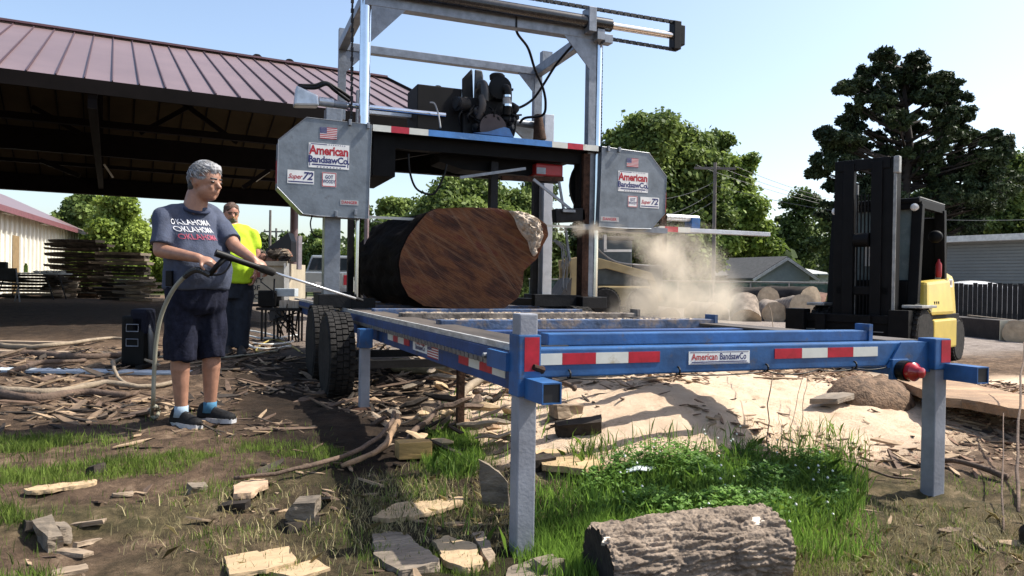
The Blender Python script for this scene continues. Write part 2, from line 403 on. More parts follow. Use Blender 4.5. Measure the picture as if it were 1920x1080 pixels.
# bunks across the bed
def bunk(Y,x0,x1,z0,z1,m,d=.12,tab=True):
    mb=MB(); mb.box((x0,Y,z0),(x1,Y+d,z1)); o=mb.build("bunk",m,bed,bevel=.006)
    if tab: MB().box((x1-.004,Y-.01,z0),(x1+.022,Y+d,z1+.035)).build("end_tab",m,o)
def zat(px,py,Y): return onY(px,py,Y).z
bunk(.115,.16,T(1628,630,.115).x,zat(1300,645,.115),zat(1300,623,.115),blue,.09)
dusty=mat("dusty_blue_paint",(.06,.10,.19),.8,0,.4,7,.2,40,spots=(6,.8,(.22,.17,.13),.5))
bunk(1.82,.16,T(1340,610,1.82).x,zat(1200,616,1.82),zat(1200,599,1.82),dusty)
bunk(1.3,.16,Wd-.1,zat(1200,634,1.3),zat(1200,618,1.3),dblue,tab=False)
bunk(2.91,.16,T(1195,592,2.91).x,zat(1000,598,2.91),zat(1000,587,2.91),mat("grimy_steel",(.13,.10,.09),.85,.1,.5,9,.3,40,tone=(.3,.26,.22)))
for Y in (4.0,5.1,6.2,7.3,8.4): bunk(Y,.16,Wd-.1,ZB-.11,ZB+.03,dusty,tab=False)
# corner sleeves, posts, stub tubes
def sleeve(xc,yc,x0=-.055,x1=.05,top=.065,bot=-.2,m=blue):
    return MB().box((xc+x0,yc-.052,ZB+bot),(xc+x1,yc+.06,ZB+top)).build("corner_sleeve",m,bed,bevel=.006)
def post(xc,yc,zt,zb_,wd=.085,m=grey_paint):
    mb=MB().box((xc-wd/2,yc-wd/2,zb_),(xc+wd/2,yc+wd/2,zt))
    return mb.build("jack_post",m,bed,bevel=.006)
px0=-.002; sleeve(px0,-.01)
hL=H(px0,0); post(px0-.006,-.01,ZB+.155,hL-.06)
MB().box((px0-.028,-.064,ZB-.09),(px0+.040,-.0621,ZB+.055)).build("reflector",redtape,bed)
def stub(xc,y0,y1,z0,w_=.088):
    t=.006; mb=MB(); h=w_
    for a in ((xc-w_/2,z0,xc-w_/2+t,z0+h),(xc+w_/2-t,z0,xc+w_/2,z0+h),(xc-w_/2+t,z0,xc+w_/2-t,z0+t),(xc-w_/2+t,z0+h-t,xc+w_/2-t,z0+h)):
        mb.box((a[0],y0,a[1]),(a[2],y1,a[3]))
    mb.box((xc-w_/2+t,y1-.02,z0+t),(xc+w_/2-t,y1,z0+h-t))
    o=mb.build("stub_tube",blue,bed)
    MB().box((xc-w_/2+t+.001,y0+.006,z0+t+.001),(xc+w_/2-t-.001,y0+.009,z0+h-t-.001)).build("tube_shade_plate",blackink,o)  # black plate near the mouth stands in for shade in the hollow
stub(px0+.02,-.24,-.054,ZB-.205)
xr=Wd+.03; sleeve(xr,-.01,-.07,.05,.02,-.15); hR=H(xr,0)
post(xr-.01,-.01,ZB-.12,hR-.06)
MB().box((xr-.025,-.0645,ZB-.11),(xr+.045,-.0625,ZB+.012)).build("reflector",redtape,bed)
stub(xr+.05,-.25,-.054,ZB-.205)
# reflector tape on the crossbeam and left rail
def tapeX(x0p,x1p,yt,yb,m,Y=0):
    a=T(x0p,yt,Y); b_=T(x1p,yb,Y)
    MB().box((a.x,-.0025,b_.z),(b_.x,-.0005,a.z)).build("reflector",m,bed)
zt_,zb2=ZB-.022,ZB-.072
def tx(p): return T(p,665,0).x
for a,b_,m in ((1004,1054,whitetape),(1054,1117,redtape),(1117,1178,whitetape),(1178,1237,redtape),(1452,1503,redtape),(1503,1551,whitetape),(1551,1599,redtape),(1599,1645,whitetape)):
    MB().box((tx(a),-.0035,zb2),(tx(b_)-.001,-.0005,zt_)).build("reflector",m,bed)
def tapeL(ys,zt,zb_,mats):
    for (a,b_),m in zip(zip(ys[:-1],ys[1:]),mats):
        MB().box((-.0045,a,zb_),(-.0005,b_-.002,zt)).build("reflector",m,bed)
yl=lambda p: onX(p,700,0).y
tapeL([yl(p) for p in (949,905,879,861,828)][0:1]+[yl(905),yl(879),yl(861)][0:0]+[yl(905)],0,0,[]) if False else None
ysn=[onX(p,q,0).y for p,q in ((948,703),(924,695),(900,688),(880,680),(861,674))]
tapeL(ysn,ZB-.095,ZB-.155,[whitetape,redtape,whitetape,redtape])
ysf=[onX(p,q,0).y for p,q in ((768,641),(758,638),(747,634),(738,631),(728,628))]
tapeL(ysf,ZB-.095,ZB-.155,[redtape,whitetape,redtape,whitetape])
# maker's stickers
def sticker_long(c,ex,ey,w_,h_):
    s=plate(MB(),c,ex,ey,w_,h_,.002).build("sticker",white,bed)
    n=V(ex).cross(V(ey))
    c=V(c)+n*.0022
    for sg in (1,-1): plate(MB(),c+V(ey)*sg*h_*.44,ex,ey,w_*.96,h_*.035,.0006).build("border",navyink,s)
    text_mb("American",c-V(ex)*w_*.245+V(ey)*h_*.06,ex,ey,h_*.74,.84,.001,.02).build("lettering",redink,s)
    text_mb("BandsawCo",c+V(ex)*w_*.22+V(ey)*h_*.06,ex,ey,h_*.74,.72,.001,.02).build("lettering",navyink,s)
    plate(MB(),c-V(ey)*h_*.32,ex,ey,w_*.9,h_*.07,.0008).build("underline",navyink,s)
cS=V(((tx(1291)+tx(1405))/2,-.0006,ZB-.058))
sticker_long(cS,X_,Z_,tx(1405)-tx(1291),.062)
yS=onX(790,655,0).y; ySa,ySb=onX(775,645,0).y,onX(803,660,0).y
cL=V((-.0006,(ySa+ySb)/2,ZB-.125)); s=plate(MB(),cL,-Y_,Z_,abs(ySa-ySb),.085,.002).build("sticker",white,bed)
text_mb("American",cL+V((-.0025,0,.018)),-Y_,Z_,.05,1.2,.0008,.02).build("lettering",redink,s)
text_mb("BandsawCo",cL+V((-.0025,0,-.016)),-Y_,Z_,.045,1.1,.0008,.02).build("lettering",navyink,s)
def flag(c,ex,ey,w_,h_,root):
    s=plate(MB(),c,ex,ey,w_,h_,.002).build("flag_sticker",white,root)
    n=V(ex).cross(V(ey)); mb=MB()
    for i in range(0,13,2):
        full = i>=7
        yy=h_*(.5-(i+.5)/13); x0=-.5*w_ if i>=7 else -.1*w_
        plate(mb,V(c)+n*.0022+V(ex)*((x0+.5*w_)/2)+V(ey)*yy,ex,ey,.5*w_-x0,h_/13,.0006)
    mb.build("red_stripe",redink,s)
    plate(MB(),V(c)+n*.0022+V(ex)*(-.3*w_)+V(ey)*h_*.23,ex,ey,.4*w_,h_*.54,.0008).build("blue_canton",navyink,s)
    mb=MB()
    for r in range(5):
        for q in range(6): plate(mb,V(c)+n*.0032+V(ex)*w_*(-.47+.06*q+.02)+V(ey)*h_*(.45-.105*r),ex,ey,w_*.018,h_*.03,.0004)
    mb.build("white_star",white,s)
yF=(onX(806,662,0).y+onX(818,668,0).y)/2
flag(V((-.0006,yF,ZB-.13)),-Y_,Z_,.24,.1,bed)
# round tail lamp and its bracket
lp=T(1686,694,-.02); 
MB().lathe([(.052,0),(.055,.02),(.055,.05)],(lp.x,-.03,lp.z),-Y_,20).build("lamp_guard",black,bed)
lo=MB().lathe([(.048,0),(.05,.03),(.03,.055),(.028,.075),(.01,.085)],(lp.x+.004,-.082,lp.z),-Y_,24).build("tail_lamp",mat("red_lens",(.35,.01,.015),.2,0,.15,8,coat=.5),bed,smooth='auto')
MB().box((lp.x-.06,-.03,lp.z-.05),(lp.x+.06,-.002,lp.z+.06)).build("lamp_bracket",blue,bed,bevel=.004)
# wire looms and hooks under the crossbeam
def sagline(a,b_,n=8,s=.02): return [V(a).lerp(V(b_),i/n)+V((0,0,-s*4*(i/n)*(1-i/n))) for i in range(n+1)]
mb=MB()
for a,b_,s in ((1016,1066,.01),(1066,1270,.012),(1270,1435,.01),(1435,1530,.02),(1530,1600,.012),(1600,1660,.01)):
    mb.tube(sagline((T(a,700,0).x,-.012,ZB-.132),(T(b_,700,0).x,-.012,ZB-.132),8,s),.0035,6)
mb.build("wire_loom",black,bed,smooth=True)
for p in (1066,1270,1435,1600):
    x=T(p,690,0).x; MB().tube([V((x,-.004,ZB-.105))+V((0,-.018*math.sin(t),.018*math.cos(t)-.01)) for t in np.linspace(0,5,9)],.005,6).build("wire_hook",dark_metal,bed)
# roller at the end of the rack and its bolt, bottle screw at left corner
MB().lathe([(.034,0),(.034,.05)],(-.05,onX(925,670,-.03).y,ZB-.055),X_,18).build("chain_idler",black,bed)
MB().lathe([(.014,0),(.014,.03),(.005,.035)],(-.052,onX(925,670,-.03).y,ZB-.055),-X_,10).build("idler_bolt",galv,bed)
MB().box((-.075,.04,ZB-.10),(-.055,.28,ZB-.02)).build("idler_bracket",blue,bed)
MB().tube([T(1000,688,-.07),T(1017,694,-.05)],[.012,.018],8).build("locking_screw",rusty,bed)
# mid left leg with blue sleeve and foot, rusty drop leg, right mid leg
yl_=3.05; xa=T(684,640,yl_).x
zg=H(xa,yl_)
MB().box((xa-.055,yl_-.055,T(684,652,yl_).z),(xa+.055,yl_+.055,T(684,616,yl_).z)).build("leg_sleeve",blue,bed,bevel=.006)
post(xa,yl_,T(684,640,yl_).z,zg-.02,.078)
MB().lathe([(.11,0),(.11,.02),(.05,.03)],(xa,yl_,zg-.005),Z_,14).build("foot_pad",rusty,bed)
a=dep(862,808,5.0); MB().bar(V((a.x,a.y,ZB-.15)),V((a.x,a.y,H(a.x,a.y)-.05)),.045,.05).build("drop_leg",rusty,bed)
yy=3.2; x=T(1293,720,yy).x; MB().box((x-.045,yy-.045,H(x,yy)-.2),(x+.045,yy+.045,ZB-.12)).build("jack_post",grey_paint,bed)
# wheels
def wheel_parts(root,c,ax,R,wd,rimm,local=False,tread=True,n=28):
    ax=V(ax).normalized()
    pr=[(R*.62,-wd*.5),(R*.9,-wd*.5),(R*.97,-wd*.42),(R,-wd*.3),(R,wd*.3),(R*.97,wd*.42),(R*.9,wd*.5),(R*.62,wd*.5)]
    mb=MB().lathe(pr,c,ax,n)
    if tread:
        a=ax.cross(Z_).normalized(); b_=ax.cross(a)
        for i in range(int(n*1.5)):
            t=2*math.pi*(i+.5)/int(n*1.5); rad=a*math.cos(t)+b_*math.sin(t); tan=-a*math.sin(t)+b_*math.cos(t)
            for qi,q in enumerate((-.36,-.12,.12,.36)):
                t2=t+(math.pi/int(n*1.5) if qi%2 else 0); rad=a*math.cos(t2)+b_*math.sin(t2); tan=-a*math.sin(t2)+b_*math.cos(t2)
                mb.obox(V(c)+rad*(R+.004)+ax*wd*q+tan*(R*.03 if q>0 else -R*.03),rad*.010,tan*R*.058,ax*wd*.105)
    ty=mb.build("tyre",rubber,root,local=local,fixn=True)
    rm=MB().lathe([(.05*R,-wd*.1),(R*.2,-wd*.14),(R*.25,-wd*.1),(R*.5,-wd*.02),(R*.56,-wd*.35),(R*.63,-wd*.45),(R*.63,wd*.45),(R*.3,wd*.3),(.02,wd*.3)],c,ax,n).build("rim",rimm,root,local=local,smooth='auto')
    return ty
rimw=mat("rim_white",(.45,.46,.48),.5,.3,.2,8)
for i,Yw in enumerate((3.75,4.75)):
    xw=-.22; R=.37; zc=H(xw,Yw)+R-.03
    wheel_parts(bed,(xw,Yw,zc),X_,R,.22,rimw)
    wheel_parts(bed,(Wd+.22,Yw,zc),X_,R,.22,rimw)
MB().bar((-.1,3.75,.42),(Wd+.1,3.75,.42),.07,.07).bar((-.1,4.75,.42),(Wd+.1,4.75,.42),.07,.07).build("axle",dark_metal,bed)
mb=MB(); mb.box((.17,.3,ZB-.16),(Wd-.13,.36,ZB-.12))
for Y in (1,2.2,3.4): mb.box((.17,Y,ZB-.2),(Wd-.13,Y+.08,ZB-.12))
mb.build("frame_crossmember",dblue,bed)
# ================================================================== GANTRY
YF,YB=4.88,6.55
gan=thing("bandsaw_gantry","tall grey steel gantry carrying the engine and two octagonal saw wheel covers over the bed","bandsaw head",(1.55,5.7,ZB))
ztop=T(900,20,YF).z
# front top beam (square tube), back top beam, side beams
fl=T(697,-8,YF); fr=T(1107,64,YF); 
def beam(p0,p1,w_,h_,name="top_beam",m=galv,**k): return MB().bar(p0,p1,w_,h_).build(name,m,gan,bevel=.005,**k)
zf=(zat(697,-3,YF)+zat(1107,66,YF))/2
xl,xr2=T(683,200,YF).x,T(1108,200,YF).x
beam((xl-.02,YF,zf),(xr2+.02,YF,zf),.12,.155)
xbl,xbr=T(641,150,YB).x,T(1007,180,YB).x
zbk=(zat(694,92,YB)+zat(1000,137,YB))/2
beam((xbl,YB,zbk),(xbr,YB,zbk),.10,.10)
beam((xl,YF,zf),(xbl,YB,zbk),.10,.11)
beam((xr2,YF,zf),(xbr,YB,zbk),.10,.13)
def gus(x,Y,z,sx,L1=.34,y2=None):
    MB().prism([V((x,Y-.006,z)),V((x+sx*L1,Y-.006,z)),V((x,Y-.006,z-L1*1.05))],(0,.012,0)).build("gusset",galv,gan)
gus(xl+.05,YF-.05,zf-.076,1,.36); gus(xr2-.05,YF-.05,zf-.076,-1,.34)
gus(xbr-.04,YB-.03,zbk-.05,-1,.26); gus(xbl+.04,YB-.03,zbk-.05,1,.26)
# uprights
zrail=ZB+.06
MB().tube([(xl,YF,T(683,232,YF).z-.5),(xl,YF,zf+.5)],.056,20).build("guide_tube",chrome,gan,smooth='auto')
MB().box((T(1103,200,YF).x-.02,YF-.05,zrail),(T(1113,200,YF).x,YF+.05,zf+.06)).build("upright",galv,gan)
MB().tube([(T(1120,200,YF-.02).x,YF-.02,zrail+.05),(T(1120,200,YF).x,YF-.02,zf+.12)],.038,18).build("guide_tube",chrome,gan,smooth='auto')
MB().box((T(1092,200,YF).x,YF-.06,zrail),(T(1104,200,YF).x,YF+.08,T(1100,290,YF).z)).build("rusty_post",rusty,gan)
MB().box((T(607,450,YF).x,YF-.05,zrail),(T(637,450,YF).x,YF+.12,T(620,204,YF).z)).build("wide_post",galv,gan,bevel=.005)
MB().tube([(T(671,450,YF).x,YF,zrail),(T(671,450,YF).x,YF,T(671,390,YF).z)],.028,14).build("lift_tube",chrome,gan,smooth='auto')
MB().tube([(T(687,450,YB).x,YB,zrail),(T(687,450,YB).x,YB,T(687,300,YB).z)],.03,14).build("lift_tube",mat("pinkish_tube",(.32,.24,.25),.5,.3,.2,6),gan,smooth='auto')
MB().box((T(653,450,YB).x,YB,zrail),(T(664,450,YB).x,YB+.08,T(660,300,YB).z)).build("inner_post",dark_metal,gan)
MB().box((xbl-.045,YB-.04,T(640,225,YB).z),(xbl+.045,YB+.04,zbk+.22)).build("upright",galv,gan)
MB().box((T(1000,180,YB).x,YB-.045,T(1007,240,YB).z),(T(1014,180,YB).x,YB+.045,zbk+.05)).build("upright",galv,gan)
MB().box((T(1015,110,YB).x,YB-.05,zbk+.05),(T(1033,110,YB).x,YB+.05,T(1024,98,YB).z)).build("top_bracket",galv,gan)
MB().box((T(1020,300,YB).x-.03,YB-.08,zrail-.1),(T(1037,300,YB).x-.03,YB+.08,T(1030,217,YB).z)).build("wide_post",mat("pale_steel",(.50,.52,.56),.5,.3,.12,6,.1,40),gan,bevel=.005)
MB().box((T(1002,450,YB).x-.02,YB-.0,zrail-.1),(T(1010,450,YB).x,YB+.08,T(1006,330,YB).z)).build("inner_post",dark_metal,gan)
MB().box((T(668,200,YB).x,YB-.04,T(670,240,YB).z),(T(680,200,YB).x,YB+.04,T(670,170,YB).z)).build("inner_post",galv,gan)
# lower feet on the rails
for x,Y in ((T(622,560,YF).x,YF),(T(1100,570,YF).x,YF),(T(640,560,YB).x,YB),(T(1012,560,YB).x,YB)):
    MB().box((x-.16,Y-.2,zrail-.05),(x+.16,Y+.2,zrail+.09)).build("carriage_foot",dark_metal,gan,bevel=.01)
MB().bar((T(1000,566,YF).x,YF,zrail+.04),(T(1100,572,YF).x,YF,zrail+.04),.1,.13).build("foot_beam",dark_metal,gan)
MB().bar((T(622,566,YF).x,YF-.05,zrail),(T(700,572,YF).x,YF-.05,zrail),.1,.1).build("foot_beam",dark_metal,gan)
for xx in (T(640,560,YF).x,T(1060,560,YF).x):
    MB().bar((xx,YF,zrail-.01),(xx,YB+.1,zrail-.01),.08,.1).build("foot_beam",dark_metal,gan)
# lift chains
chain(MB(),T(661,-30,YF+.12),T(659,225,YF+.12),.05,.03,.03).build("lift_chain",blackink,gan)
chain(MB(),(T(1129,90,YF).x,YF,T(1129,80,YF).z),(T(1127,270,YF).x,YF,T(1127,270,YF).z),.035,.014,.016).build("lift_chain",blackink,gan)
# hydraulic feed cylinder above the front beam
yc=YF-.10
zc0=zat(900,10,yc)-.015
xA,xB=T(690,0,yc).x-.3,T(1145,55,yc).x
zcy=(zat(900,8,yc)+zat(1120,44,yc))/2
MB().tube([(xA,yc,zcy),(xB,yc,zcy)],.075,20).build("feed_cylinder",mat("cylinder_black",(.02,.02,.022),.25,.2,.4,18,coat=.3),gan,smooth='auto')
xE=T(1262,72,yc).x
MB().tube([(xB,yc,zcy-.0),(xE,yc,zcy-.0)],.042,18).build("cylinder_rod",mat("bright_rod",(.75,.70,.66),.2,.9,.08,8),gan,smooth='auto')
MB().box((T(1098,50,yc).x,yc-.09,zcy-.13),(T(1112,50,yc).x,yc+.09,zcy+.15)).build("cylinder_bracket",galv,gan,bevel=.005)
MB().box((T(1116,60,yc).x,yc-.06,zcy-.2),(T(1130,60,yc).x,yc+.06,zcy-.08)).build("pulley_block",galv,gan,bevel=.004)
MB().box((T(1130,60,yc).x,yc-.06,T(1137,83,yc).z),(T(1145,60,yc).x,yc+.06,T(1137,67,yc).z)).build("pulley_block",galv,gan,bevel=.004)
mb=MB().box((xE-.02,yc-.06,zcy-.17),(xE+.08,yc+.06,zcy+.17)); mb.box((xE+.08,yc-.05,zcy-.11),(xE+.14,yc+.05,zcy+.13)); mb.build("chain_end_block",black,gan,bevel=.008)
for sg in (1,-1): MB().lathe([(.05,-.03),(.05,.03)],(xE+.03,yc,zcy+sg*.13),Y_,16).build("sprocket",dark_metal,gan)
chain(MB(),(xA,yc,zcy+.155),(xE+.03,yc,zcy+.165),.045,.04,.032).build("feed_chain",blackink,gan)
chain(MB(),(T(1135,70,yc).x,yc,zcy-.155),(xE+.03,yc,zcy-.165),.045,.04,.032).build("feed_chain",blackink,gan)
MB().box((T(785,5,YF).x,YF-.16,zf+.07),(T(830,5,YF).x,YF-.06,zf+.16)).build("cylinder_clamp",galv,gan)
# hoses looping down from the top beam
def smoothpath(P,n=7):
    P=[V(p) for p in P]; out=[]
    for i in range(len(P)-1):
        p0=P[max(i-1,0)];p1=P[i];p2=P[i+1];p3=P[min(i+2,len(P)-1)]
        for k in range(n):
            t=k/n; out.append(.5*((2*p1)+(p2-p0)*t+(2*p0-5*p1+4*p2-p3)*t*t+(3*p1-3*p2+p3-p0)*t*t*t))
    out.append(P[-1]); return out
def hose(name,pl,r,m,root,n=7,**k): return MB().tube(smoothpath(pl,n),r,8).build(name,m,root,smooth=True,**k)
hose("hydraulic_hose",[T(966,36,5.0),T(970,62,5.0),T(990,90,5.1),T(1003,130,5.2),T(1018,165,5.3),T(1023,195,5.4),T(1017,216,5.5),T(985,221,5.6),T(975,230,5.7)],.016,black,gan)
hose("hydraulic_hose",[T(1080,78,5.0),T(1060,100,5.1),T(1040,125,5.3),T(1018,160,5.5),T(1000,185,5.6),T(978,200,5.6),T(955,206,5.6)],.016,black,gan)
MB().bar((T(964.5,30,YF).x,YF-.063,zf-.08),(T(964.5,30,YF).x,YF-.063,zf+.08),.02,.01).build("hose_clip",black,gan)
# back shaft with hydraulic motor at left
ysh=YF+1.1
ms=T(605,185,YF+.35)
MB().tube([T(598,190,YF+.2),T(625,194,YF+.2)],.05,16).build("hydraulic_motor",mat("cast_alloy",(.5,.52,.54),.4,.7,.15,12),gan,smooth='auto')
mm=MB(); c=T(573,184,YF+.2); mm.hexa([c+V((-.12,-.08,-.10)),c+V((.13,-.08,-.08)),c+V((.13,.08,-.08)),c+V((-.12,.08,-.10)),c+V((-.10,-.07,.11)),c+V((.12,-.07,.03)),c+V((.12,.07,.03)),c+V((-.10,.07,.11))]); mm.build("motor_body",MATS["cast_alloy"],gan,bevel=.02)
hose("hydraulic_hose",[T(558,163,YF+.2),T(590,165,YF+.2),T(612,158,YF+.2),T(628,170,YF+.2),T(655,190,YF+.3)],.018,black,gan)
hose("hydraulic_hose",[T(560,160,YF+.25),T(590,160,YF+.25),T(610,155,YF+.25),T(632,166,YF+.25),T(658,184,YF+.35)],.018,black,gan)
MB().tube([T(618,194,YF+.2),T(650,198,YF+.2)],.04,14).build("shaft_coupling",galv,gan)
p0=T(640,196,YF+.2); zsh=p0.z
MB().tube([(p0.x,YF+.2,zsh),(T(835,210,YF+.2).x,YF+.2,zsh)],.028,14).build("drive_shaft",chrome,gan,smooth='auto')
MB().box((T(690,208,YF+.5).x,YF+.5,T(700,213,YF+.5).z),(T(800,208,YF+.5).x,YF+.58,T(700,197,YF+.5).z)).build("cross_tube",mat("pale_steel",(.5,.5,.5)),gan)
MB().tube([T(955,228,YB-.4),T(1012,236,YB-.4)],.05,14).build("drive_shaft",galv,gan,smooth='auto')
MB().tube([T(1009,215,YB-.5),T(1012,262,YB-.5)],[.05,.09],12).build("bearing_bracket",rusty,gan,smooth='auto')
MB().prism([T(955,232,YB-.3),T(1010,240,YB-.3),T(1015,268,YB-.3),T(985,262,YB-.3)],(0,.05,0)).build("gusset",galv,gan)
# ---- deck
zdk=(zat(699,237,YF)+zat(1035,270,YF)+zat(1120,279,YF))/3
xd0,xd1=T(697,240,YF-.02).x,T(1125,280,YF).x
dk=MB().box((xd0,YF-.12,zdk-.065),(xd1,YF+1.35,zdk)).build("head_deck",mat("deck_black",(.004,.004,.0045),.7,0,.3,6,spec=.15),gan)
lipm=blue
def lip(xa_,xb_,m): MB().box((xa_,YF-.126,zdk-.062),(xb_,YF-.121,zdk+.004)).build("deck_lip",m,gan)
xs_=[T(p,250,YF-.12).x for p in (699,733,767,803)]
lip(xs_[0],xs_[1],whitetape);lip(xs_[1]+.001,xs_[2],redtape);lip(xs_[2]+.001,xs_[3],whitetape)
xe_=[T(p,275,YF-.12).x for p in (1035,1064,1093,1122)]
lip(xs_[3]+.001,xe_[0]-.001,mat("light_blue_paint",(.05,.18,.45),.45,0,.2,4,.1,40,spots=(5,.5,(.2,.35,.55),.58)));lip(xe_[0],xe_[1],whitetape);lip(xe_[1]+.001,xe_[2],redtape);lip(xe_[2]+.001,xe_[3],whitetape)
MB().box((xd0,YF-.124,zdk),(xd1,YF+.2,zdk+.003)).build("deck_edge",blue,gan)
# undercarriage below the deck
dark=MATS["deck_black"]
mb=MB(); mb.box((xd0+.02,YF-.02,T(700,329,YF).z),(T(740,330,YF).x,YF+1.1,zdk-.07))
mb.box((xd0,YF,zdk-.20),(xd1,YF+.12,zdk-.066)); mb.box((xd0,YF+1.1,zdk-.28),(xd1,YF+1.2,zdk-.066))
mb.build("under_frame",dark,gan)
MB().prism([T(736,300,YF+.3),T(820,285,YF+.3),T(1110,300,YF+.3),T(1110,278,YF+.3),T(736,262,YF+.3)],(0,.1,0)).build("under_plate",dark,gan)
MB().prism([T(822,288,YF+.2),T(824,303,YF+.2),T(870,318,YF+.2),T(920,322,YF+.2),T(990,330,YF+.2),T(1008,320,YF+.2),T(1008,285,YF+.2)],(0,.35,0)).build("engine_mount",dark,gan)
MB().box((T(1005,320,YF+.1).x,YF+.1,T(1030,331,YF+.1).z),(T(1056,320,YF+.1).x,YF+.4,T(1030,307,YF+.1).z)).build("red_tank",redp,gan,bevel=.02)
MB().box((T(1006,318,YF+.1).x,YF+.094,T(1012,326,YF+.1).z),(T(1023,318,YF+.1).x,YF+.098,T(1012,314,YF+.1).z)).build("tank_label",galv,gan)
MB().box((T(918,350,YF+.15).x,YF+.1,T(924,391,YF).z),(T(931,350,YF+.15).x,YF+.2,T(925,300,YF).z)).build("guide_arm",dark_metal,gan)
MB().bar(T(862,333,YF),T(985,316,YF),.03,.03).build("brace",galv,gan)
MB().bar(T(940,334,YF+.1),T(1055,336,YF+.1),.05,.05).build("guide_rail",rusty,gan)
MB().bar(T(1000,336,YF),T(1072,394,YF),.02,.03).build("brace",galv,gan)
MB().bar(T(1048,340,YF+.1),T(1060,412,YF+.1),.025,.025).build("lube_pipe",galv,gan)
MB().bar(T(1038,405,YF),T(1095,403,YF),.12,.16).build("blade_guide",dark_metal,gan,bevel=.02)
MB().bar(T(1055,395,YF-.08),T(1078,396,YF-.08),.03,.03).build("guide_rod",galv,gan)
hose("hanging_cable",[T(766,288,YF),T(768,320,YF),T(778,350,YF),T(795,362,YF),T(815,362,YF),T(832,330,YF),T(838,308,YF)],.012,black,gan)
# guards behind the covers, blade, wheels
def octa(pts,Y,off): return [T(a,b_,Y) for a,b_ in pts]
ocL=[(575,220),(697,234),(690,410),(600,405),(568,401),(519.7,350.5),(522,262)]
ocR=[(1129,275),(1217,287),(1249.5,331),(1246,401),(1221,429),(1170,428),(1123,425)]
YC=YF-.16
guards=[]
for oc in (ocL,ocR):
    g=MB().prism(octa(oc,YC,0),(0,.006,0)).build("wheel_cover",coverm,gan)
    pts=octa(oc,YC,0); c=sum(pts,V())/len(pts)
    inn=[c+(p-c)*.985 for p in pts]
    MB().prism([p+V((0,.0065,0)) for p in inn],(0,.30,0)).build("guard_housing",coverm if oc is ocR else coverm,gan)
    guards.append((g,pts))
    # rolled lip
    MB().tube([p+V((0,-.002,0)) for p in pts+[pts[0]]],.004,6).build("cover_lip",galv,g)
# latches
for (a,b_) in ((656,231),(690,237),(666,399),(630,402),(1140,280),(1160,282)):
    c=T(a,b_,YC); MB().box((c.x-.014,YC-.03,c.z-.025),(c.x+.014,YC-.003,c.z+.035)).build("latch",galv,gan,bevel=.004)
# stickers on covers
def makers(cpx,cpy,wpx,hpx):
    c=T(cpx,cpy,YC)-Y_*.0006; k=(YC-CAM.y)/F_PX*.0+ (T(cpx+1,cpy,YC).x-T(cpx,cpy,YC).x)
    w_=wpx*k; kh=T(cpx,cpy,YC).z-T(cpx,cpy+1,YC).z; h_=hpx*kh
    s=plate(MB(),c,X_,Z_,w_,h_,.002).build("maker_sticker",white,gan)
    c=c-Y_*.0022
    mb=MB(); plate(mb,c+Z_*h_*.46-X_*w_*.25,X_,Z_,w_*.4,h_*.03,.0006); plate(mb,c-X_*w_*.47,X_,Z_,w_*.02,h_*.86,.0006); plate(mb,c+X_*w_*.47-Z_*h_*.1,X_,Z_,w_*.02,h_*.66,.0006)
    for i in range(8):
        plate(mb,c+Z_*h_*.46+X_*w_*(.0+.055*i),X_,Z_,w_*.025,h_*.03,.0006)
        plate(mb,c-Z_*h_*.46+X_*w_*(-.28+.08*i),X_,Z_,w_*.03,h_*.03,.0006)
    mb.build("border",navyink,s)
    text_mb("American",c+Z_*h_*.2,X_,Z_,h_*.50,.80*(w_/h_)/1.55,.0008,.035,spacing=.95).build("lettering",redink,s)
    text_mb("BandsawCo.",c-Z_*h_*.17,X_,Z_,h_*.38,.72*(w_/h_)/1.28,.0008,.03,spacing=.95).build("lettering",navyink,s)
    plate(MB(),c-Z_*h_*.37,X_,Z_,w_*.84,h_*.055,.0006).build("underline",navyink,s)
makers(617,293,76,46); makers(1187,341,56,38)
def badge72(cpx,cpy,wpx,hpx):
    c=T(cpx,cpy,YC)-Y_*.0006; k=T(cpx+1,cpy,YC).x-T(cpx,cpy,YC).x; kh=T(cpx,cpy,YC).z-T(cpx,cpy+1,YC).z; w_,h_=wpx*k,hpx*kh
    s=plate(MB(),c,X_,Z_,w_,h_,.002).build("size_sticker",white,gan); c=c-Y_*.0022
    text_mb("Super",c-X_*w_*.22+Z_*h_*.02,X_,Z_,h_*.5,.85,.0008,.02,.35).build("lettering",redink,s)
    text_mb("72",c+X_*w_*.24+Z_*h_*.08,X_,Z_,h_*.8,.95,.0008,.03,.3).build("lettering",navyink,s)
    plate(MB(),c-Z_*h_*.36,X_,Z_,w_*.94,h_*.09,.0006).build("underline",navyink,s)
badge72(564,332,50,25); badge72(1218,380,35,20)
def woody(cpx,cpy,wpx,hpx):
    c=T(cpx,cpy,YC)-Y_*.0006; k=T(cpx+1,cpy,YC).x-T(cpx,cpy,YC).x; kh=T(cpx,cpy,YC).z-T(cpx,cpy+1,YC).z; w_,h_=wpx*k,hpx*kh
    s=plate(MB(),c,X_,Z_,w_,h_,.002).build("slogan_sticker",white,gan); c=c-Y_*.0022
    text_mb("GOT",c+Z_*h_*.17,X_,Z_,h_*.34,.75,.0008,.03).build("lettering",navyink,s)
    text_mb("WOODY",c-Z_*h_*.14,X_,Z_,h_*.34,.62,.0008,.03).build("lettering",navyink,s)
    mb=MB()
    for sx in (-1,1): plate(mb,c+X_*sx*w_*.46,X_,Z_,w_*.05,h_*.96,.0006)
    for sz in (-1,1): plate(mb,c+Z_*sz*h_*.46,X_,Z_,w_*.87,h_*.05,.0006)
    mb.build("border",redink,s)
woody(617,337,27,27); woody(1186,378,18,21)
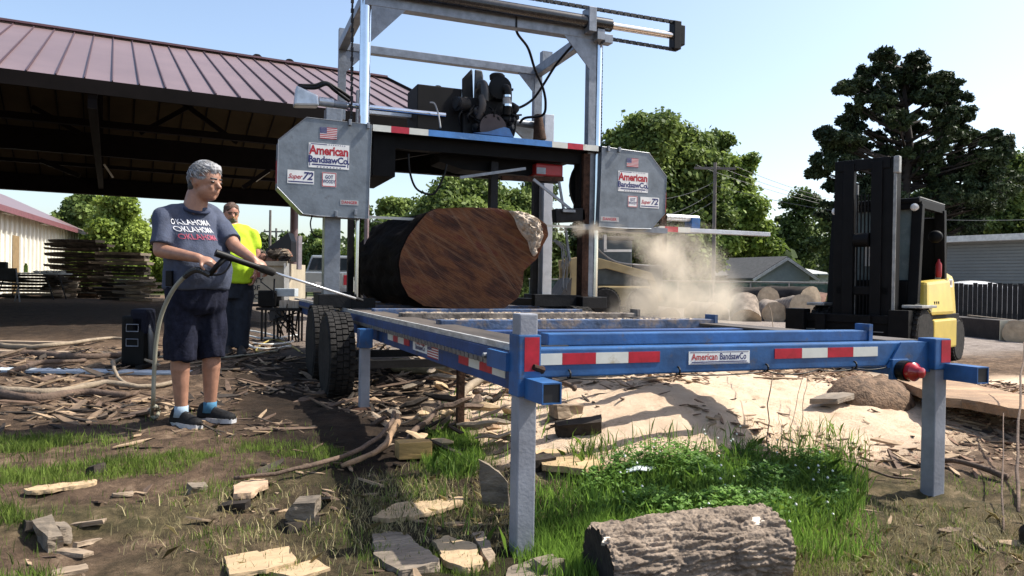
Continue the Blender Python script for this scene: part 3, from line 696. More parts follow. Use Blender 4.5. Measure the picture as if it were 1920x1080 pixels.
def danger(cpx,cpy,wpx,hpx):
    c=T(cpx,cpy,YC)-Y_*.0006; k=T(cpx+1,cpy,YC).x-T(cpx,cpy,YC).x; kh=T(cpx,cpy,YC).z-T(cpx,cpy+1,YC).z; w_,h_=wpx*k,hpx*kh
    s=plate(MB(),c,X_,Z_,w_,h_,.002).build("warning_sticker",mat("faded_white",(.4,.4,.4),.6),gan); c=c-Y_*.0022
    text_mb("DANGER",c,X_,Z_,h_*.85,.95,.0008,.02).build("lettering",redink,s)
danger(655,380,34,9); danger(1143,411,34,9)
cF=T(616,250,YC)-Y_*.0006; k=T(617,250,YC).x-T(616,250,YC).x; flag(cF,X_,Z_,32*k,.115,gan)
cF=T(1186,305,YC)-Y_*.0006; flag(cF,X_,Z_,25*k*1.2,.1,gan)
MB().box((T(521,320,YC).x-.012,YC+.02,T(521,343,YC).z),(T(521,320,YC).x-.008,YC+.1,T(521,300,YC).z)).build("side_reflector",redtape,gan)
MB().box((T(1249,385,YC).x+.008,YC+.02,T(1249,398,YC).z),(T(1249,385,YC).x+.012,YC+.12,T(1249,360,YC).z)).build("side_reflector",redtape,gan)
ybl=YF+.02
MB().box((T(600,380,ybl).x,ybl,T(1060,427,ybl).z),(T(1240,425,ybl).x,ybl+.002,T(1060,427,ybl).z+.028)).build("saw_blade",mat("blade_steel",(.45,.42,.38),.35,.8,.1,10),gan)
cw=T(1090,350,YF+.3); MB().lathe([(.36,0),(.42,.0),(.42,.05),(.36,.05),(.33,.02),(.1,.02)],(cw.x+.25,YF+.25,cw.z),Y_,32).build("band_wheel",dark_metal,gan)
MB().bar(T(1090,310,YF+.05),T(1090,420,YF+.05),.1,.12).build("inner_frame",dark,gan)
MB().box((T(1098,290,YF).x,YF-.0,T(1110,424,YF).z),(T(1126,290,YF).x,YF+.3,zdk-.07)).build("inner_housing",dark,gan)
MB().box((T(1088,424,YF).x,YF-.08,T(1110,432,YF).z),(T(1245,424,YF).x,YF+.2,T(1110,422,YF).z)).build("guard_floor",galv,gan)
# ---- engine
eng=[]
def E(name,mb,m=black,**k): return mb.build(name,m,gan,**k)
q=YF+.25
E("fuel_tank",MB().box((T(815,200,q).x-.2,q,zdk),(T(866,200,q).x,q+.45,T(835,163,q).z)),mat("tank_dark",(.006,.005,.005),.6,0,.3,5,spec=.2),bevel=.01)
E("tank_cap",MB().lathe([(.035,0),(.035,.03),(.028,.035)],(T(827,160,q).x,q+.12,T(835,163,q).z),Z_,14))
E("engine_block",MB().box((T(866,200,q).x,q-.05,zdk+.02),(T(962,200,q).x,q+.5,T(900,186,q).z)),dark_metal,bevel=.02)
E("radiator_shroud",MB().hexa([T(866,200,q-.02),T(888,200,q-.02),T(888,200,q+.3),T(866,200,q+.3),T(866,148,q-.02),T(884,129,q-.02),T(886,132,q+.3),T(868,150,q+.3)]),bevel=.01)
E("shroud_panel",MB().hexa([T(888,190,q-.04),T(908,190,q-.04),T(908,190,q+.2),T(888,190,q+.2),T(890,130,q-.04),T(904,132,q-.04),T(906,140,q+.2),T(890,135,q+.2)]),mat("dark_grey_plastic",(.018,.018,.02),.45),bevel=.015)
E("intake_elbow",MB().tube(smoothpath([T(900,165,q-.1),T(902,158,q-.12),T(907,160,q-.14),T(909,175,q-.16),T(908,190,q-.16)]),.05,14),MATS["dark_grey_plastic"],smooth=True)
E("exhaust_pipe",MB().tube(smoothpath([T(904,180,q-.16),T(905,195,q-.18),T(902,210,q-.16),T(897,222,q-.12)]),.042,12),mat("grey_brown_plastic",(.05,.043,.04),.6),smooth=True)
cA=T(936,170,q-.02)
E("air_filter",MB().lathe([(.06,-.16),(.13,-.15),(.135,0),(.135,.14),(.05,.16)],cA,V((.3,1,0)),24),black,smooth='auto')
E("filter_clip",MB().obox(T(957,168,q-.1),X_*.03,Y_*.02,Z_*.012))
E("pre_cleaner",MB().lathe([(.035,-.12),(.04,-.02),(.085,-.015),(.09,.03),(.07,.05),(.01,.055)],T(932,152,q-.05)+Z_*.03,Z_,20),black,smooth='auto')
E("filter_duct",MB().tube(smoothpath([T(944,165,q-.2),T(951,168,q-.22),T(952,185,q-.22),T(951,200,q-.2),T(950,215,q-.18)]),.048,14),black,smooth=True)
for yy_ in (181,198): E("hose_clamp",MB().tube([T(951,yy_-2,q-.22),T(951,yy_+2,q-.22)],.052,14),chrome)
E("duct_cuff",MB().tube([T(951,184,q-.22),T(951,196,q-.22)],.050,14),mat("pale_grey_rubber",(.3,.3,.3),.6))
E("alternator",MB().lathe([(.05,-.08),(.08,-.07),(.08,.07),(.04,.08)],T(866,196,q-.12),V((1,.4,0)),18),dark_metal,smooth='auto')
E("pulley",MB().lathe([(.07,-.015),(.05,0),(.07,.015)],T(856,192,q-.15),V((1,.2,0)),18),MATS["dark_grey_plastic"])
E("fly_wheel_housing",MB().lathe([(.16,0),(.16,.12)],T(925,240,q-.2),Y_,24),mat("dark_brown_metal",(.05,.035,.035),.6,.2))
hose("black_cable",[T(806,192,q-.2),T(815,195,q-.22),T(822,215,q-.25),T(826,240,q-.28)],.009,mat("pale_grey_rubber",(.3,.3,.3)),gan)
rndE=random.Random(4)
for i in range(16):
    a,b_=rndE.uniform(868,965),rndE.uniform(195,225); c_=a+rndE.uniform(-18,18); d_=rndE.uniform(215,244)
    hose("engine_hose",[T(a,b_,q-.12),T((a+c_)/2+rndE.uniform(-9,9),(b_+d_)/2,q-.16-rndE.random()*.05),T(c_,d_,q-.1)],.007+.006*rndE.random(),black,gan,n=5)
for i in range(14):
    c_=T(rndE.uniform(868,968),rndE.uniform(200,242),q-.1-rndE.random()*.06); s_=.02+.035*rndE.random()
    E("engine_fitting",MB().lathe([(s_*.6,-s_),(s_,-s_*.8),(s_,s_*.7),(s_*.5,s_)],c_,V((rndE.uniform(-1,1),-.6,rndE.uniform(-.5,.5))),10),dark_metal if i%3 else MATS["dark_grey_plastic"],smooth='auto')
E("belt_guard",MB().prism([T(888,249,q-.3),T(915,247,q-.3),T(945,238,q-.3),T(955,241,q-.3),T(963,257,q-.3)],(0,.12,0)),blue)
hose("engine_hose",[T(957,206,q-.1),T(967,215,q-.12),T(966,238,q-.14),T(962,255,q-.15)],.014,black,gan)
hose("engine_hose",[T(955,212,q-.1),T(962,222,q-.12),T(958,240,q-.14)],.012,black,gan)
# stubs crossing out at the right: blue boom, silver rail with tape
yo=YF+.55
zo=zat(1290,416,yo)
MB().tube([(T(1248,410,yo).x,yo,zat(1280,409,yo)),(T(1308,413,yo).x,yo,zat(1280,409,yo))],.045,14).build("return_arm",mat("bare_steel",(.6,.6,.6)),gan,smooth='auto')
MB().box((T(1292,410,yo).x,yo-.06,zat(1300,438,yo)),(T(1308,410,yo).x,yo+.1,zat(1300,409,yo))).build("arm_end",blue,gan,bevel=.006)
MB().bar((T(1230,432,yo-.1).x,yo-.1,zat(1340,436,yo)),(T(1440,444,yo-.1).x,yo-.1,zat(1340,436,yo)),.10,.055).build("outrigger_rail",mat("pale_steel",(.5,.5,.5)),gan,bevel=.004)
for a,b_,m in ((1240,1250,whitetape),(1250,1275,redtape),(1275,1298,whitetape)):
    MB().box((T(a,430,yo-.2).x,yo-.158,zat(1300,437,yo-.15)),(T(b_,430,yo-.2).x,yo-.1515,zat(1300,427,yo-.15))).build("reflector",m,gan)
MB().bar(T(1243,400,yo),T(1243,470,yo),.08,.06).build("drop_bracket",rusty,gan)
hose("control_cable",[T(586,403,YF),T(582,420,YF),T(588,440,YF),T(604,446,YF)],.007,black,gan)
hose("control_cable",[T(1113,455,YF+.2),T(1130,475,YF+.2),T(1160,492,YF+.2),T(1215,498,YF+.3)],.01,MATS["pale_grey_rubber"],gan)
rb=random.Random(9)
for k_ in range(9):
    x0_=1036+rb.random()*18; hose("loose_wire",[T(x0_,448+rb.random()*8,YF+.35),T(x0_+10+rb.random()*8,458+rb.random()*8,YF+.33),T(x0_+14+rb.random()*10,475+rb.random()*10,YF+.3),T(x0_+10+rb.random()*14,490+rb.random()*60,YF+.3)],.005,MATS["pale_grey_rubber"],gan,n=5)
MB().bar(T(1132,470,YF+.5),T(1183,470,YF+.5),.03,.03).bar(T(1134,440,YF+.5),T(1134,470,YF+.5),.04,.03).build("set_bracket",MATS["pale_steel"],gan)
MB().bar(T(1060,425,YF+.1),T(1068,490,YF+.1),.025,.025).build("lube_pipe",galv,gan)
# ================================================================== THE BIG LOG
YL=4.15
lp_=[(824,390),(878,389),(922,391),(953,397),(989,405.5),(1011,423),(1014,443),(1004,463),(995.6,485),(973,508),(971,534),(964,557),(940,577),(855,579),(800,574),(773,556),(760,530),(755.5,494),(760,470),(773,441),(793,414),(807,397)]
def resample(P,n,closed=True):
    P=[V(p) for p in P]; 
    if closed: P=P+[P[0]]
    Ls=[0]
    for a,b_ in zip(P[:-1],P[1:]): Ls.append(Ls[-1]+(b_-a).length)
    out=[]
    for i in range(n):
        t=Ls[-1]*i/(n if closed else n-1); k=max(j for j in range(len(Ls)) if Ls[j]<=t+1e-9); k=min(k,len(P)-2)
        out.append(P[k].lerp(P[k+1],(t-Ls[k])/(Ls[k+1]-Ls[k]+1e-9)))
    return out
out3=resample([T(a,b_,YL) for a,b_ in lp_],140)
cL_=sum(out3,V())/len(out3)
out3=[p-Y_*.24*(p.x-cL_.x) for p in out3]
log=thing("giant_log","huge dark red hardwood log with a rough saw scarred end lying on the bed","log",(cL_.x,YL+1.3,ZB+.04))
# bark body
rings=[]
LL=2.7
for k_ in range(46):
    rg=[]
    for i,p in enumerate(out3):
        y=YL+.012+LL*k_/45+(p.y-YL)*(1-k_/45); d=V((p.x-cL_.x,0,p.z-cL_.z)); u=d.normalized(); n1=noise.noise(V((u.x*2.2,u.z*2.2,y*1.2)))*.05+noise.noise(V((u.x*9,u.z*9,y*3.0)))*.022+abs(noise.noise(V((u.x*22,u.z*22,y*5))))*.02
        n1*=min(1,.3+k_*.2)
        rg.append(V((cL_.x,y,cL_.z))+V((d.x,0,d.z))*(1+.02*k_/45)+u*n1)
    rings.append(rg)
barkd=mat("wet_dark_bark",(.005,.004,.003),.8,0,.5,9,.5,25,stretch=(1,.4,1),tone=(.010,.007,.006),spec=.05)
MB().rings(rings).build("bark",barkd,log,smooth=True)
# end grain material
def endgrain():
    m=bpy.data.materials.new("dark_end_grain"); m.use_nodes=True; n=m.node_tree; L=n.links; b=n.nodes["Principled BSDF"]; b.inputs["Roughness"].default_value=.55; b.inputs["Specular IOR Level"].default_value=.25
    tc=n.nodes.new("ShaderNodeTexCoord")
    def mp(rot,sc,loc=(0,0,0)):
        q_=n.nodes.new("ShaderNodeMapping"); q_.vector_type='TEXTURE'; q_.inputs["Rotation"].default_value=(0,rot,0); q_.inputs["Scale"].default_value=tuple(1/k for k in sc); q_.inputs["Location"].default_value=loc
        L.new(tc.outputs["Object"],q_.inputs[0]); return q_.outputs[0]
    def ns(vec,s,d=8,r=.6):
        t=n.nodes.new("ShaderNodeTexNoise"); t.inputs["Scale"].default_value=s; t.inputs["Detail"].default_value=d; t.inputs["Roughness"].default_value=r; L.new(vec,t.inputs[0]); return t.outputs[0]
    def rmp(src,stops):
        r=n.nodes.new("ShaderNodeValToRGB"); e=r.color_ramp.elements; e[0].position,e[0].color=stops[0][0],(*stops[0][1],1); e[1].position,e[1].color=stops[-1][0],(*stops[-1][1],1)
        for p,c in stops[1:-1]: e.new(p).color=(*c,1)
        L.new(src,r.inputs[0]); return r.outputs[0]
    base=rmp(ns(mp(math.radians(31),(.8,1,2.2)),3.0,10,.7),[(.30,(.008,.004,.003)),(.43,(.055,.017,.007)),(.55,(.135,.050,.016)),(.65,(.085,.017,.008)),(.78,(.19,.08,.028))])
    scr1=rmp(ns(mp(math.radians(31),(.55,1,26)),1.6,5,.6),[(.56,(0,0,0)),(.68,(.9,.9,.9))])
    scr2=rmp(ns(mp(math.radians(56),(.4,1,22),(3,1,2)),1.5,4,.5),[(.60,(0,0,0)),(.68,(.8,.8,.8))])
    def mix(f,a,c):
        k=n.nodes.new("ShaderNodeMix"); k.data_type='RGBA'; L.new(f,k.inputs[0]); L.new(a,k.inputs[6]); k.inputs[7].default_value=(*c,1); return k.outputs[2]
    c=mix(scr1,base,(.16,.08,.04)); c=mix(scr2,c,(.14,.07,.035))
    L.new(c,b.inputs["Base Color"])
    bp=n.nodes.new("ShaderNodeBump"); bp.inputs["Strength"].default_value=.5; bp.inputs["Distance"].default_value=.02; L.new(ns(mp(math.radians(31),(1,1,26)),3,6),bp.inputs["Height"]); L.new(bp.outputs[0],b.inputs["Normal"])
    return m
# end face with shallow relief
mb=MB(); nr=26; rg=[]
for k_ in range(nr,0,-1):
    t=k_/nr
    rg.append([cL_+(p-cL_)*t*1.002+V((0,-.01-.006*noise.noise(V((p.x*2*t,3,p.z*2*t)))*(1 if k_<nr else 0)-.004*noise.noise(V(((p.x-cL_.x)*8*t,1,(p.z-cL_.z)*8*t)))*(1 if k_<nr else 0),0)) for p in out3])
mb.rings(rg,cap=False); mb.v.append(cL_+V((0,-.01,0))); k0=(nr-1)*len(out3); 
for j in range(len(out3)): mb.f.append((k0+j,k0+(j+1)%len(out3),len(mb.v)-1))
mb.build("sawn_face",endgrain(),log,smooth=True,fixn=True)
# pale burl at the right edge
pb=[(962,394),(980,396),(1003,403),(1017,418),(1021,440),(1015,460),(1005,482),(999,470),(995,452),(986,440),(978,426),(972,408)]
P3=resample([T(a,b_,YL-.215) for a,b_ in pb],60); cb=sum(P3,V())/60
mb=MB(); rg=[]
for k_ in range(14,0,-1):
    t=k_/14
    rg.append([cb+(p-cb)*t+V((0,.05*t*t-.06*(1-t*t),0))+V((0,-.07*noise.noise(V((p.x*17*t+2*t,k_*.35,p.z*17*t)))-.04*abs(noise.noise(V((p.x*38*t,9,p.z*38*t+k_)))),0)) for p in P3])
rg.insert(0,[p+V((0,.35,0)) for p in P3])
mb.rings(rg); mb.build("pale_burl",mat("pale_broken_wood",(.50,.41,.32),.85,0,.3,20,.5,40,spots=(14,.9,(.08,.06,.05),.56)),log,smooth=True)
# ================================================================== PEOPLE
class Fig:
    """joint positions: image-right r, towards-camera t, up z about a foot point on the ground"""
    def __init__(s, px, py, dist):
        s.p0=gp(px,py); d=V((s.p0.x-CAM.x,s.p0.y-CAM.y,0)); 
        s.dist=(s.p0-CAM).dot(FWD); s.r=RGT.copy(); s.t=V((-FWD.x,-FWD.y,0)).normalized()
    def J(s, px, py, d=0.):
        D=s.dist-d
        return dep(px,py,D)
def rotm(ax,ay,az): return Matrix((ax,ay,az)).transposed()
def frame(fwd, up=Z_, tilt=0):
    f=V(fwd).normalized(); rt=f.cross(up).normalized(); u=rt.cross(f); return f,rt,u
def head_mesh(mb, c, f, rt, u, h):
    """c centre of skull, f face direction, h head height chin to crown"""
    R=rotm(f,rt,u)
    mb.ell(c+u*h*.08-f*h*.03, h*.40,h*.325,h*.41,R=R)
    mb.ell(c-u*h*.20+f*h*.09, h*.26,h*.275,h*.27,R=R)       # jaw
    mb.ell(c-u*h*.36+f*h*.24, h*.09,h*.10,h*.085,R=R)       # chin
    mb.ell(c+u*h*.02+f*h*.27, h*.10,h*.22,h*.12,R=R)        # brow
    mb.capsule(c+u*h*.0+f*h*.355, c-u*h*.105+f*h*.425, h*.030,h*.056,8)   # nose
    for sg in (1,-1):
        mb.ell(c-u*h*.12+f*h*.25+rt*sg*h*.14, h*.09,h*.07,h*.08,R=R) # cheeks
        mb.ell(c-u*h*.115+f*h*.40+rt*sg*h*.032, h*.03,h*.026,h*.024,R=R)
        mb.ell(c-u*h*.04-f*h*.02+rt*sg*h*.325, h*.06,h*.022,h*.095,R=R) # ear
    for z_,w_ in ((-.205,.085),(-.245,.075)):
        mb.capsule(c+u*h*z_+f*h*.335-rt*h*w_, c+u*h*z_+f*h*.335+rt*h*w_, h*.024,h*.024,8)
def hand(mb, wrist, pdir, up_, side, curl=1.0, s=1.0, grip=None):
    """palm from wrist along pdir, back of hand faces up_, thumb to side"""
    pdir=V(pdir).normalized(); up_=V(up_); up_=(up_-pdir*up_.dot(pdir)).normalized(); lat=pdir.cross(up_)*side
    R=rotm(pdir,lat,up_); pc=wrist+pdir*.05*s
    mb.ell(pc,.05*s,.042*s,.018*s,R=R); mb.ell(wrist+pdir*.02*s,.035*s,.03*s,.022*s,R=R)
    for i,(o_,L1) in enumerate(((.030,.040),(.010,.045),(-.010,.042),(-.029,.033))):
        b0=wrist+pdir*.088*s+lat*o_*s
        a1=math.radians(28+8*i)*curl; a2=math.radians(85+6*i)*curl; a3=math.radians(135+5*i)*curl
        d1=pdir*math.cos(a1)-up_*math.sin(a1); d2=pdir*math.cos(a2)-up_*math.sin(a2); d3=pdir*math.cos(a3)-up_*math.sin(a3)
        b1=b0+d1*L1*s; b2=b1+d2*L1*.62*s; b3=b2+d3*L1*.5*s
        mb.capsule(b0-pdir*.02*s,b1,.0105*s,.0095*s,8); mb.capsule(b1,b2,.0095*s,.0088*s,8); mb.capsule(b2,b3,.0088*s,.0078*s,8)
    t0=wrist+pdir*.03*s+lat*.036*s; t1=t0+(pdir*.55+lat*.75-up_*.25).normalized()*.034*s; t2=t1+(pdir*.75+lat*.15-up_*.6).normalized()*.034*s
    mb.capsule(t0-lat*.012*s,t1,.014*s,.012*s,8); mb.capsule(t1,t2,.012*s,.0095*s,8)
def shoe(mb, heel, toe, w_=.048, hgt=.075):
    heel=V(heel);toe=V(toe); d=toe-heel; d.z=0; L_=d.length; f=d.normalized(); lt=f.cross(Z_)
    prof=[(-.0,.72,.95),(.08,.86,1.15),(.2,.9,1.2),(.35,.85,1.05),(.5,.95,.8),(.7,1.05,.62),(.85,.98,.52),(.95,.72,.42),(1.0,.35,.26)]
    rg=[]
    for t,wf,hf in prof:
        c=heel+f*L_*t; r_=[]
        for a in np.linspace(0,2*math.pi,15)[:-1]:
            ca,sa=math.cos(a),math.sin(a)
            r_.append(c+lt*ca*w_*wf*(1 if sa<.2 else .75+.25*(1-sa))+Z_*(hgt*hf*max(sa,0)**.8+.026 if sa>0 else .022))
        rg.append(r_)
    mb.rings(rg); return mb
def sole(mb, heel, toe, w_=.052):
    heel=V(heel);toe=V(toe); d=toe-heel; d.z=0; L_=d.length; f=d.normalized(); lt=f.cross(Z_)
    lo=[];N_=22
    for i in range(N_):
        a=2*math.pi*i/N_; t=.5-.5*math.cos(a); wf=(.75+.33*math.sin(math.pi*min(1,max(0,(t-.3)/.9)))) if t>.3 else .75
        lo.append(heel+f*(L_*1.03*t-.01)+lt*w_*wf*(1 if math.sin(a)>0 else -1)*abs(math.sin(a))**.55-Z_*.002)
    return mb.prism(lo,Z_*.03)
def cloth_disp(seed,amp=.007,s=9):
    def f(c): return amp*noise.noise(V((c.x*s+seed,c.y*s,c.z*s*.55)))+amp*.6*noise.noise(V((c.x*s*2.3,c.y*s*2.3+seed,c.z*s*1.1)))-amp*.1
    return f
# --- man with pressure washer
A=Fig(370,790,5.0)
J=A.J
nrm=(A.r*.68+A.t*.73).normalized(); lft=(A.r*.73-A.t*.68).normalized()   # body forward, body left
p1=thing("person","grey haired man in blue printed t-shirt and navy shorts aiming a washer wand","person",J(372,790))
pel=J(366,548,.0); ch=J(358,440,0); nk=J(366,386,.02)
shR=J(307,407,.14); shL=J(406,408,-.13)
elR=J(301,470,.20); wrR=J(372,484,.30); elL=J(440,462,.02); wrL=J(474,486,.13)
hc=J(386,341,.04); hf=(A.r*.93+A.t*.30-Z_*.10).normalized(); f_,rt_,u_=frame(hf); HH=.272
body=MB()
head_mesh(body,hc,f_,rt_,u_,HH)
body.capsule(nk-Z_*.05-A.r*.01,hc-u_*.09-f_*.055,.080,.072,14)
R_=rotm(nrm,lft,Z_)
def trunk(mb,g=0.):
    rg=[]
    for px_,py_,wL,wF,off in ((367,560,.185,.155,0),(368,530,.195,.175,.01),(368,500,.20,.19,.02),(364,465,.195,.175,.015),(360,435,.20,.15,.0),(359,416,.195,.125,-.01),(362,402,.15,.105,-.01),(366,390,.10,.085,-.005)):
        c=J(px_,py_)+nrm*off
        rg.append([c+lft*math.cos(t)*(wL+g)+nrm*math.sin(t)*(wF+g) for t in np.linspace(0,2*math.pi,29)[:-1]])
    mb.rings(rg)
trunk(body,-.02)
body.capsule(shR,elR,.058,.047,14); body.capsule(elR,wrR,.047,.031,14)
body.capsule(shL,elL,.055,.045,14); body.capsule(elL,wrL,.045,.03,14)
# wand line
gR=J(393,486,.34); gL=J(487,500,.16)
wd_=(gL-gR).normalized()
hand(body,wrR,(A.r*.95-Z_*.25),(A.t*.45+Z_*.85),1,1.0)
hand(body,wrL,(A.r*.8-Z_*.45-A.t*.1),(A.t*.35+Z_*.9),1,1.0)
hipR=J(343,565,.06); hipL=J(388,565,-.06)
knR=J(337,655,.08); knL=J(397,652,-.06); anR=J(340,765,.06); anL=J(394,758,-.08)
anR.z=H(anR.x,anR.y)+.115; anL.z=H(anL.x,anL.y)+.115
for h_,k_,a_ in ((hipR,knR,anR),(hipL,knL,anL)):
    body.capsule(h_,k_,.085,.062,14); body.capsule(k_,k_.lerp(a_,.35),.058,.062,12); body.capsule(k_.lerp(a_,.3),a_,.061,.040,12); body.capsule(a_,a_-Z_*.05,.038,.04,10)
remesh(body,"body",skin,p1,.0085,3)
shirtm=mat("blue_grey_tee",(.045,.056,.092),.9,0,.15,30,.2,90)
sh=MB(); rg=[]
for px_,py_,wL,wF,off in ((366,543,.205,.19,.0),(367,525,.212,.205,.015),(368,500,.215,.212,.025),(366,475,.21,.20,.02),(362,450,.207,.175,.01),(359,430,.205,.15,.0),(359,414,.185,.132,-.01),(362,400,.15,.115,-.008),(366,389,.105,.098,.0)):
    c=J(px_,py_)+nrm*off
    rg.append([c+lft*math.cos(t)*(wL)+nrm*math.sin(t)*(wF) for t in np.linspace(0,2*math.pi,33)[:-1]])
sh.rings(rg)
sh.capsule(shR,shR.lerp(elR,.5),.066,.070,16); sh.tube([shR.lerp(elR,.35),shR.lerp(elR,.84)],[.069,.078],18)
sh.capsule(shL,shL.lerp(elL,.5),.064,.068,16); sh.tube([shL.lerp(elL,.35),shL.lerp(elL,.85)],[.067,.074],18)
sh.capsule(J(347,395,.05),shR+Z_*.002,.055,.062,12); sh.capsule(J(384,394,-.04),shL+Z_*.002,.05,.06,12)
def shirt_d(c):
    k=cloth_disp(2,.017,6.5)(c); 
    return k+.006*math.sin(c.z*55+noise.noise(c*5)*6)*max(0,min(1,(1.42-c.z)*2))*.6
shirt=remesh(sh,"t_shirt",shirtm,p1,.011,2,shirt_d)
# collar
MB().tube([nk+V((0,0,-.022))+lft*math.cos(t)*.083+nrm*(math.sin(t)*.078+.012)-Z_*.030*max(0,math.sin(t)) for t in np.linspace(0,2*math.pi,25)],.012,8,cap=False).build("collar",mat("navy_collar",(.015,.022,.05),.9),p1,smooth=True)
# chest print: three lines of lettering following the chest
from mathutils.bvhtree import BVHTree
_sv=[MW[shirt.name]@v.co for v in shirt.data.vertices]; _bvh=BVHTree.FromPolygons(_sv,[tuple(p.vertices) for p in shirt.data.polygons])
def chest_text(txt,px_,py_,size,m):
    wv=(nrm*.85+lft*.5).normalized(); ax=Z_.cross(wv).normalized(); c=J(px_,py_,.15)
    t=text_mb(txt,V((0,0,0)),X_,Y_,size,.62,0,.006,spacing=1.0); vs=[]
    for v in t.v:
        o=c+ax*v.x+Z_*v.y+wv*.4; h=_bvh.ray_cast(o,-wv,1.2)[0]
        vs.append((h if h is not None else c+ax*v.x+Z_*v.y)+wv*.006)
    t.v=vs; return t.build("print",m,p1,fixn=False)
inkw=mat("print_white",(.6,.6,.62),.8); inkr=mat("print_red",(.38,.06,.10),.8)
for i,(m_) in enumerate((inkw,inkw,inkr)): chest_text("OKLAHOMA",388,417+14*i,.052,m_)
# shorts
so_=MB(); navy=mat("navy_shorts",(.006,.007,.016),.9,0,.25,25,.2,80,tone=(.016,.018,.034),spec=.15)
rg=[]
for px_,py_,wL,wF in ((367,590,.17,.13),(367,575,.19,.165),(367,550,.20,.178),(367,534,.196,.178)):
    c=J(px_,py_); rg.append([c+lft*math.cos(t)*wL+nrm*math.sin(t)*wF for t in np.linspace(0,2*math.pi,29)[:-1]])
so_.rings(rg)
so_.tube([J(342,572,.06),J(338,625,.085),J(336,675,.085)],[.118,.105,.100],20); so_.tube([J(388,572,-.06),J(397,625,-.07),J(399,671,-.07)],[.112,.098,.093],20)
remesh(so_,"shorts",navy,p1,.011,2,lambda c: cloth_disp(7,.016,7)(c)+.007*noise.noise(V((c.x*26,c.y*26,c.z*5))))
# hair: cap of grey locks over the skull
hairm=mat("grey_hair",(.20,.20,.21),.55,0,.4,30,.3,120,stretch=(1,1,.4),tone=(.42,.42,.43))
hd=MB(); Rh=rotm(f_,rt_,u_)
hd.ell(hc+u_*HH*.150-f_*HH*.06,HH*.392,HH*.332,HH*.355,R=Rh); 
hd.ell(hc+u_*HH*.02-f_*HH*.17,HH*.235,HH*.283,HH*.29,R=Rh)
hd.ell(hc+u_*HH*.33+f_*HH*.12,HH*.24,HH*.26,HH*.15,R=Rh)
ho=remesh(hd,"hair",hairm,p1,.007,2,lambda c: .009*noise.noise(V((c.x*26,c.y*26,c.z*60)))+.006*noise.noise(c*16))
rh=random.Random(5); st=MB()
for i in range(1100):
    th=rh.uniform(0,2*math.pi); ph=rh.uniform(.0,1.75)
    d=V((math.sin(ph)*math.cos(th),math.sin(ph)*math.sin(th),math.cos(ph)))
    if d.x>.5 and d.z<.55: continue
    if d.x>-.35 and d.z<.12: continue
    b0=hc+u_*HH*.12-f_*HH*.07+Rh@V((d.x*HH*.385,d.y*HH*.33,d.z*HH*.372))
    dr=(Rh@V((.75+.3*rh.random(),rh.uniform(-.3,.3),-.55*(1-d.z)-.1))); dr=(dr-(Rh@d)*dr.dot(Rh@d)*.9).normalized()
    b1=b0+dr*HH*.10+(Rh@d)*.006; b2=b1+dr*HH*.09-(Rh@d)*.004
    st.tube([b0,b1,b2],[.0026,.003,.0008],4)
st.build("hair_strands",mat("silver_hair",(.27,.27,.28),.5,0,.6,14,tone=(.55,.55,.56)),ho,smooth=True)
dkh=MB()
dkh.ell(hc-u_*HH*.12-f_*HH*.235,HH*.19,HH*.27,HH*.27,R=Rh); dkh.ell(hc-u_*HH*.30-f_*HH*.27,HH*.13,HH*.22,HH*.18,R=Rh); remesh(dkh,"nape_hair",mat("dark_hair",(.02,.02,.022),.6,0,.3,30),p1,.007,2)
# eyes, brows
for sg in (1,-1):
    MB().ell(hc+u_*HH*.005+f_*HH*.315+rt_*sg*HH*.13,.012,.017,.009,R=Rh).build("eye",mat("eye_dark",(.03,.02,.015),.3),p1,smooth=True)
    MB().capsule(hc+u_*HH*.085+f_*HH*.355+rt_*sg*HH*.06,hc+u_*HH*.09+f_*HH*.305+rt_*sg*HH*.19,.006,.005,8).build("eyebrow",MATS["dark_hair"],p1,smooth=True)
# belt phone pouch, socks, shoes
MB().obox(J(318,522,.22),A.r*.02,A.t*.018,Z_*.05).build("belt_pouch",black,p1,bevel=.006)
sock=mat("blue_sock",(.04,.14,.24),.9,0,.2,20); sockw=mat("grey_sock",(.3,.4,.5),.9)
for a_,m_ in ((anR,sockw),(anL,sock)):
    MB().tube([a_+Z_*.012,a_-Z_*.02,a_-Z_*.06],[.044,.044,.05],14).build("sock",m_,p1,smooth=True)
blk=mat("black_mesh_shoe",(.005,.005,.0055),.7,0,.3,40,.2,100,tone=(.014,.014,.015),spec=.2)
for a_,dr_ in ((anR,A.r*.84+A.t*.52),(anL,A.r*.95+A.t*.28)):
    dr_=V((dr_.x,dr_.y,0)).normalized(); hl=a_-dr_*.085; z=max(H(a_.x,a_.y),H((a_+dr_*.15).x,(a_+dr_*.15).y))-.004; hl=V((hl.x,hl.y,z)); te=hl+dr_*.29
    d=(te-hl).normalized(); te=hl+d*.285
    remesh(shoe(MB(),hl,te,.05,.085),"shoe",blk,p1,.007,2)
    sole(MB(),hl,te,.055).build("sole",mat("white_sole",(.45,.45,.46),.7,0,.2,20,spots=(10,.7,(.05,.05,.05),.52)),p1,smooth='auto')
    lc=MB(); lt=d.cross(Z_)
    for i in range(4): lc.tube([hl+d*(.10+.027*i)+Z_*(.098-.009*i)-lt*.022,hl+d*(.11+.027*i)+Z_*(.104-.009*i),hl+d*(.10+.027*i)+Z_*(.098-.009*i)+lt*.022],.0035,6)
    lc.build("laces",blackink,p1,smooth=True)
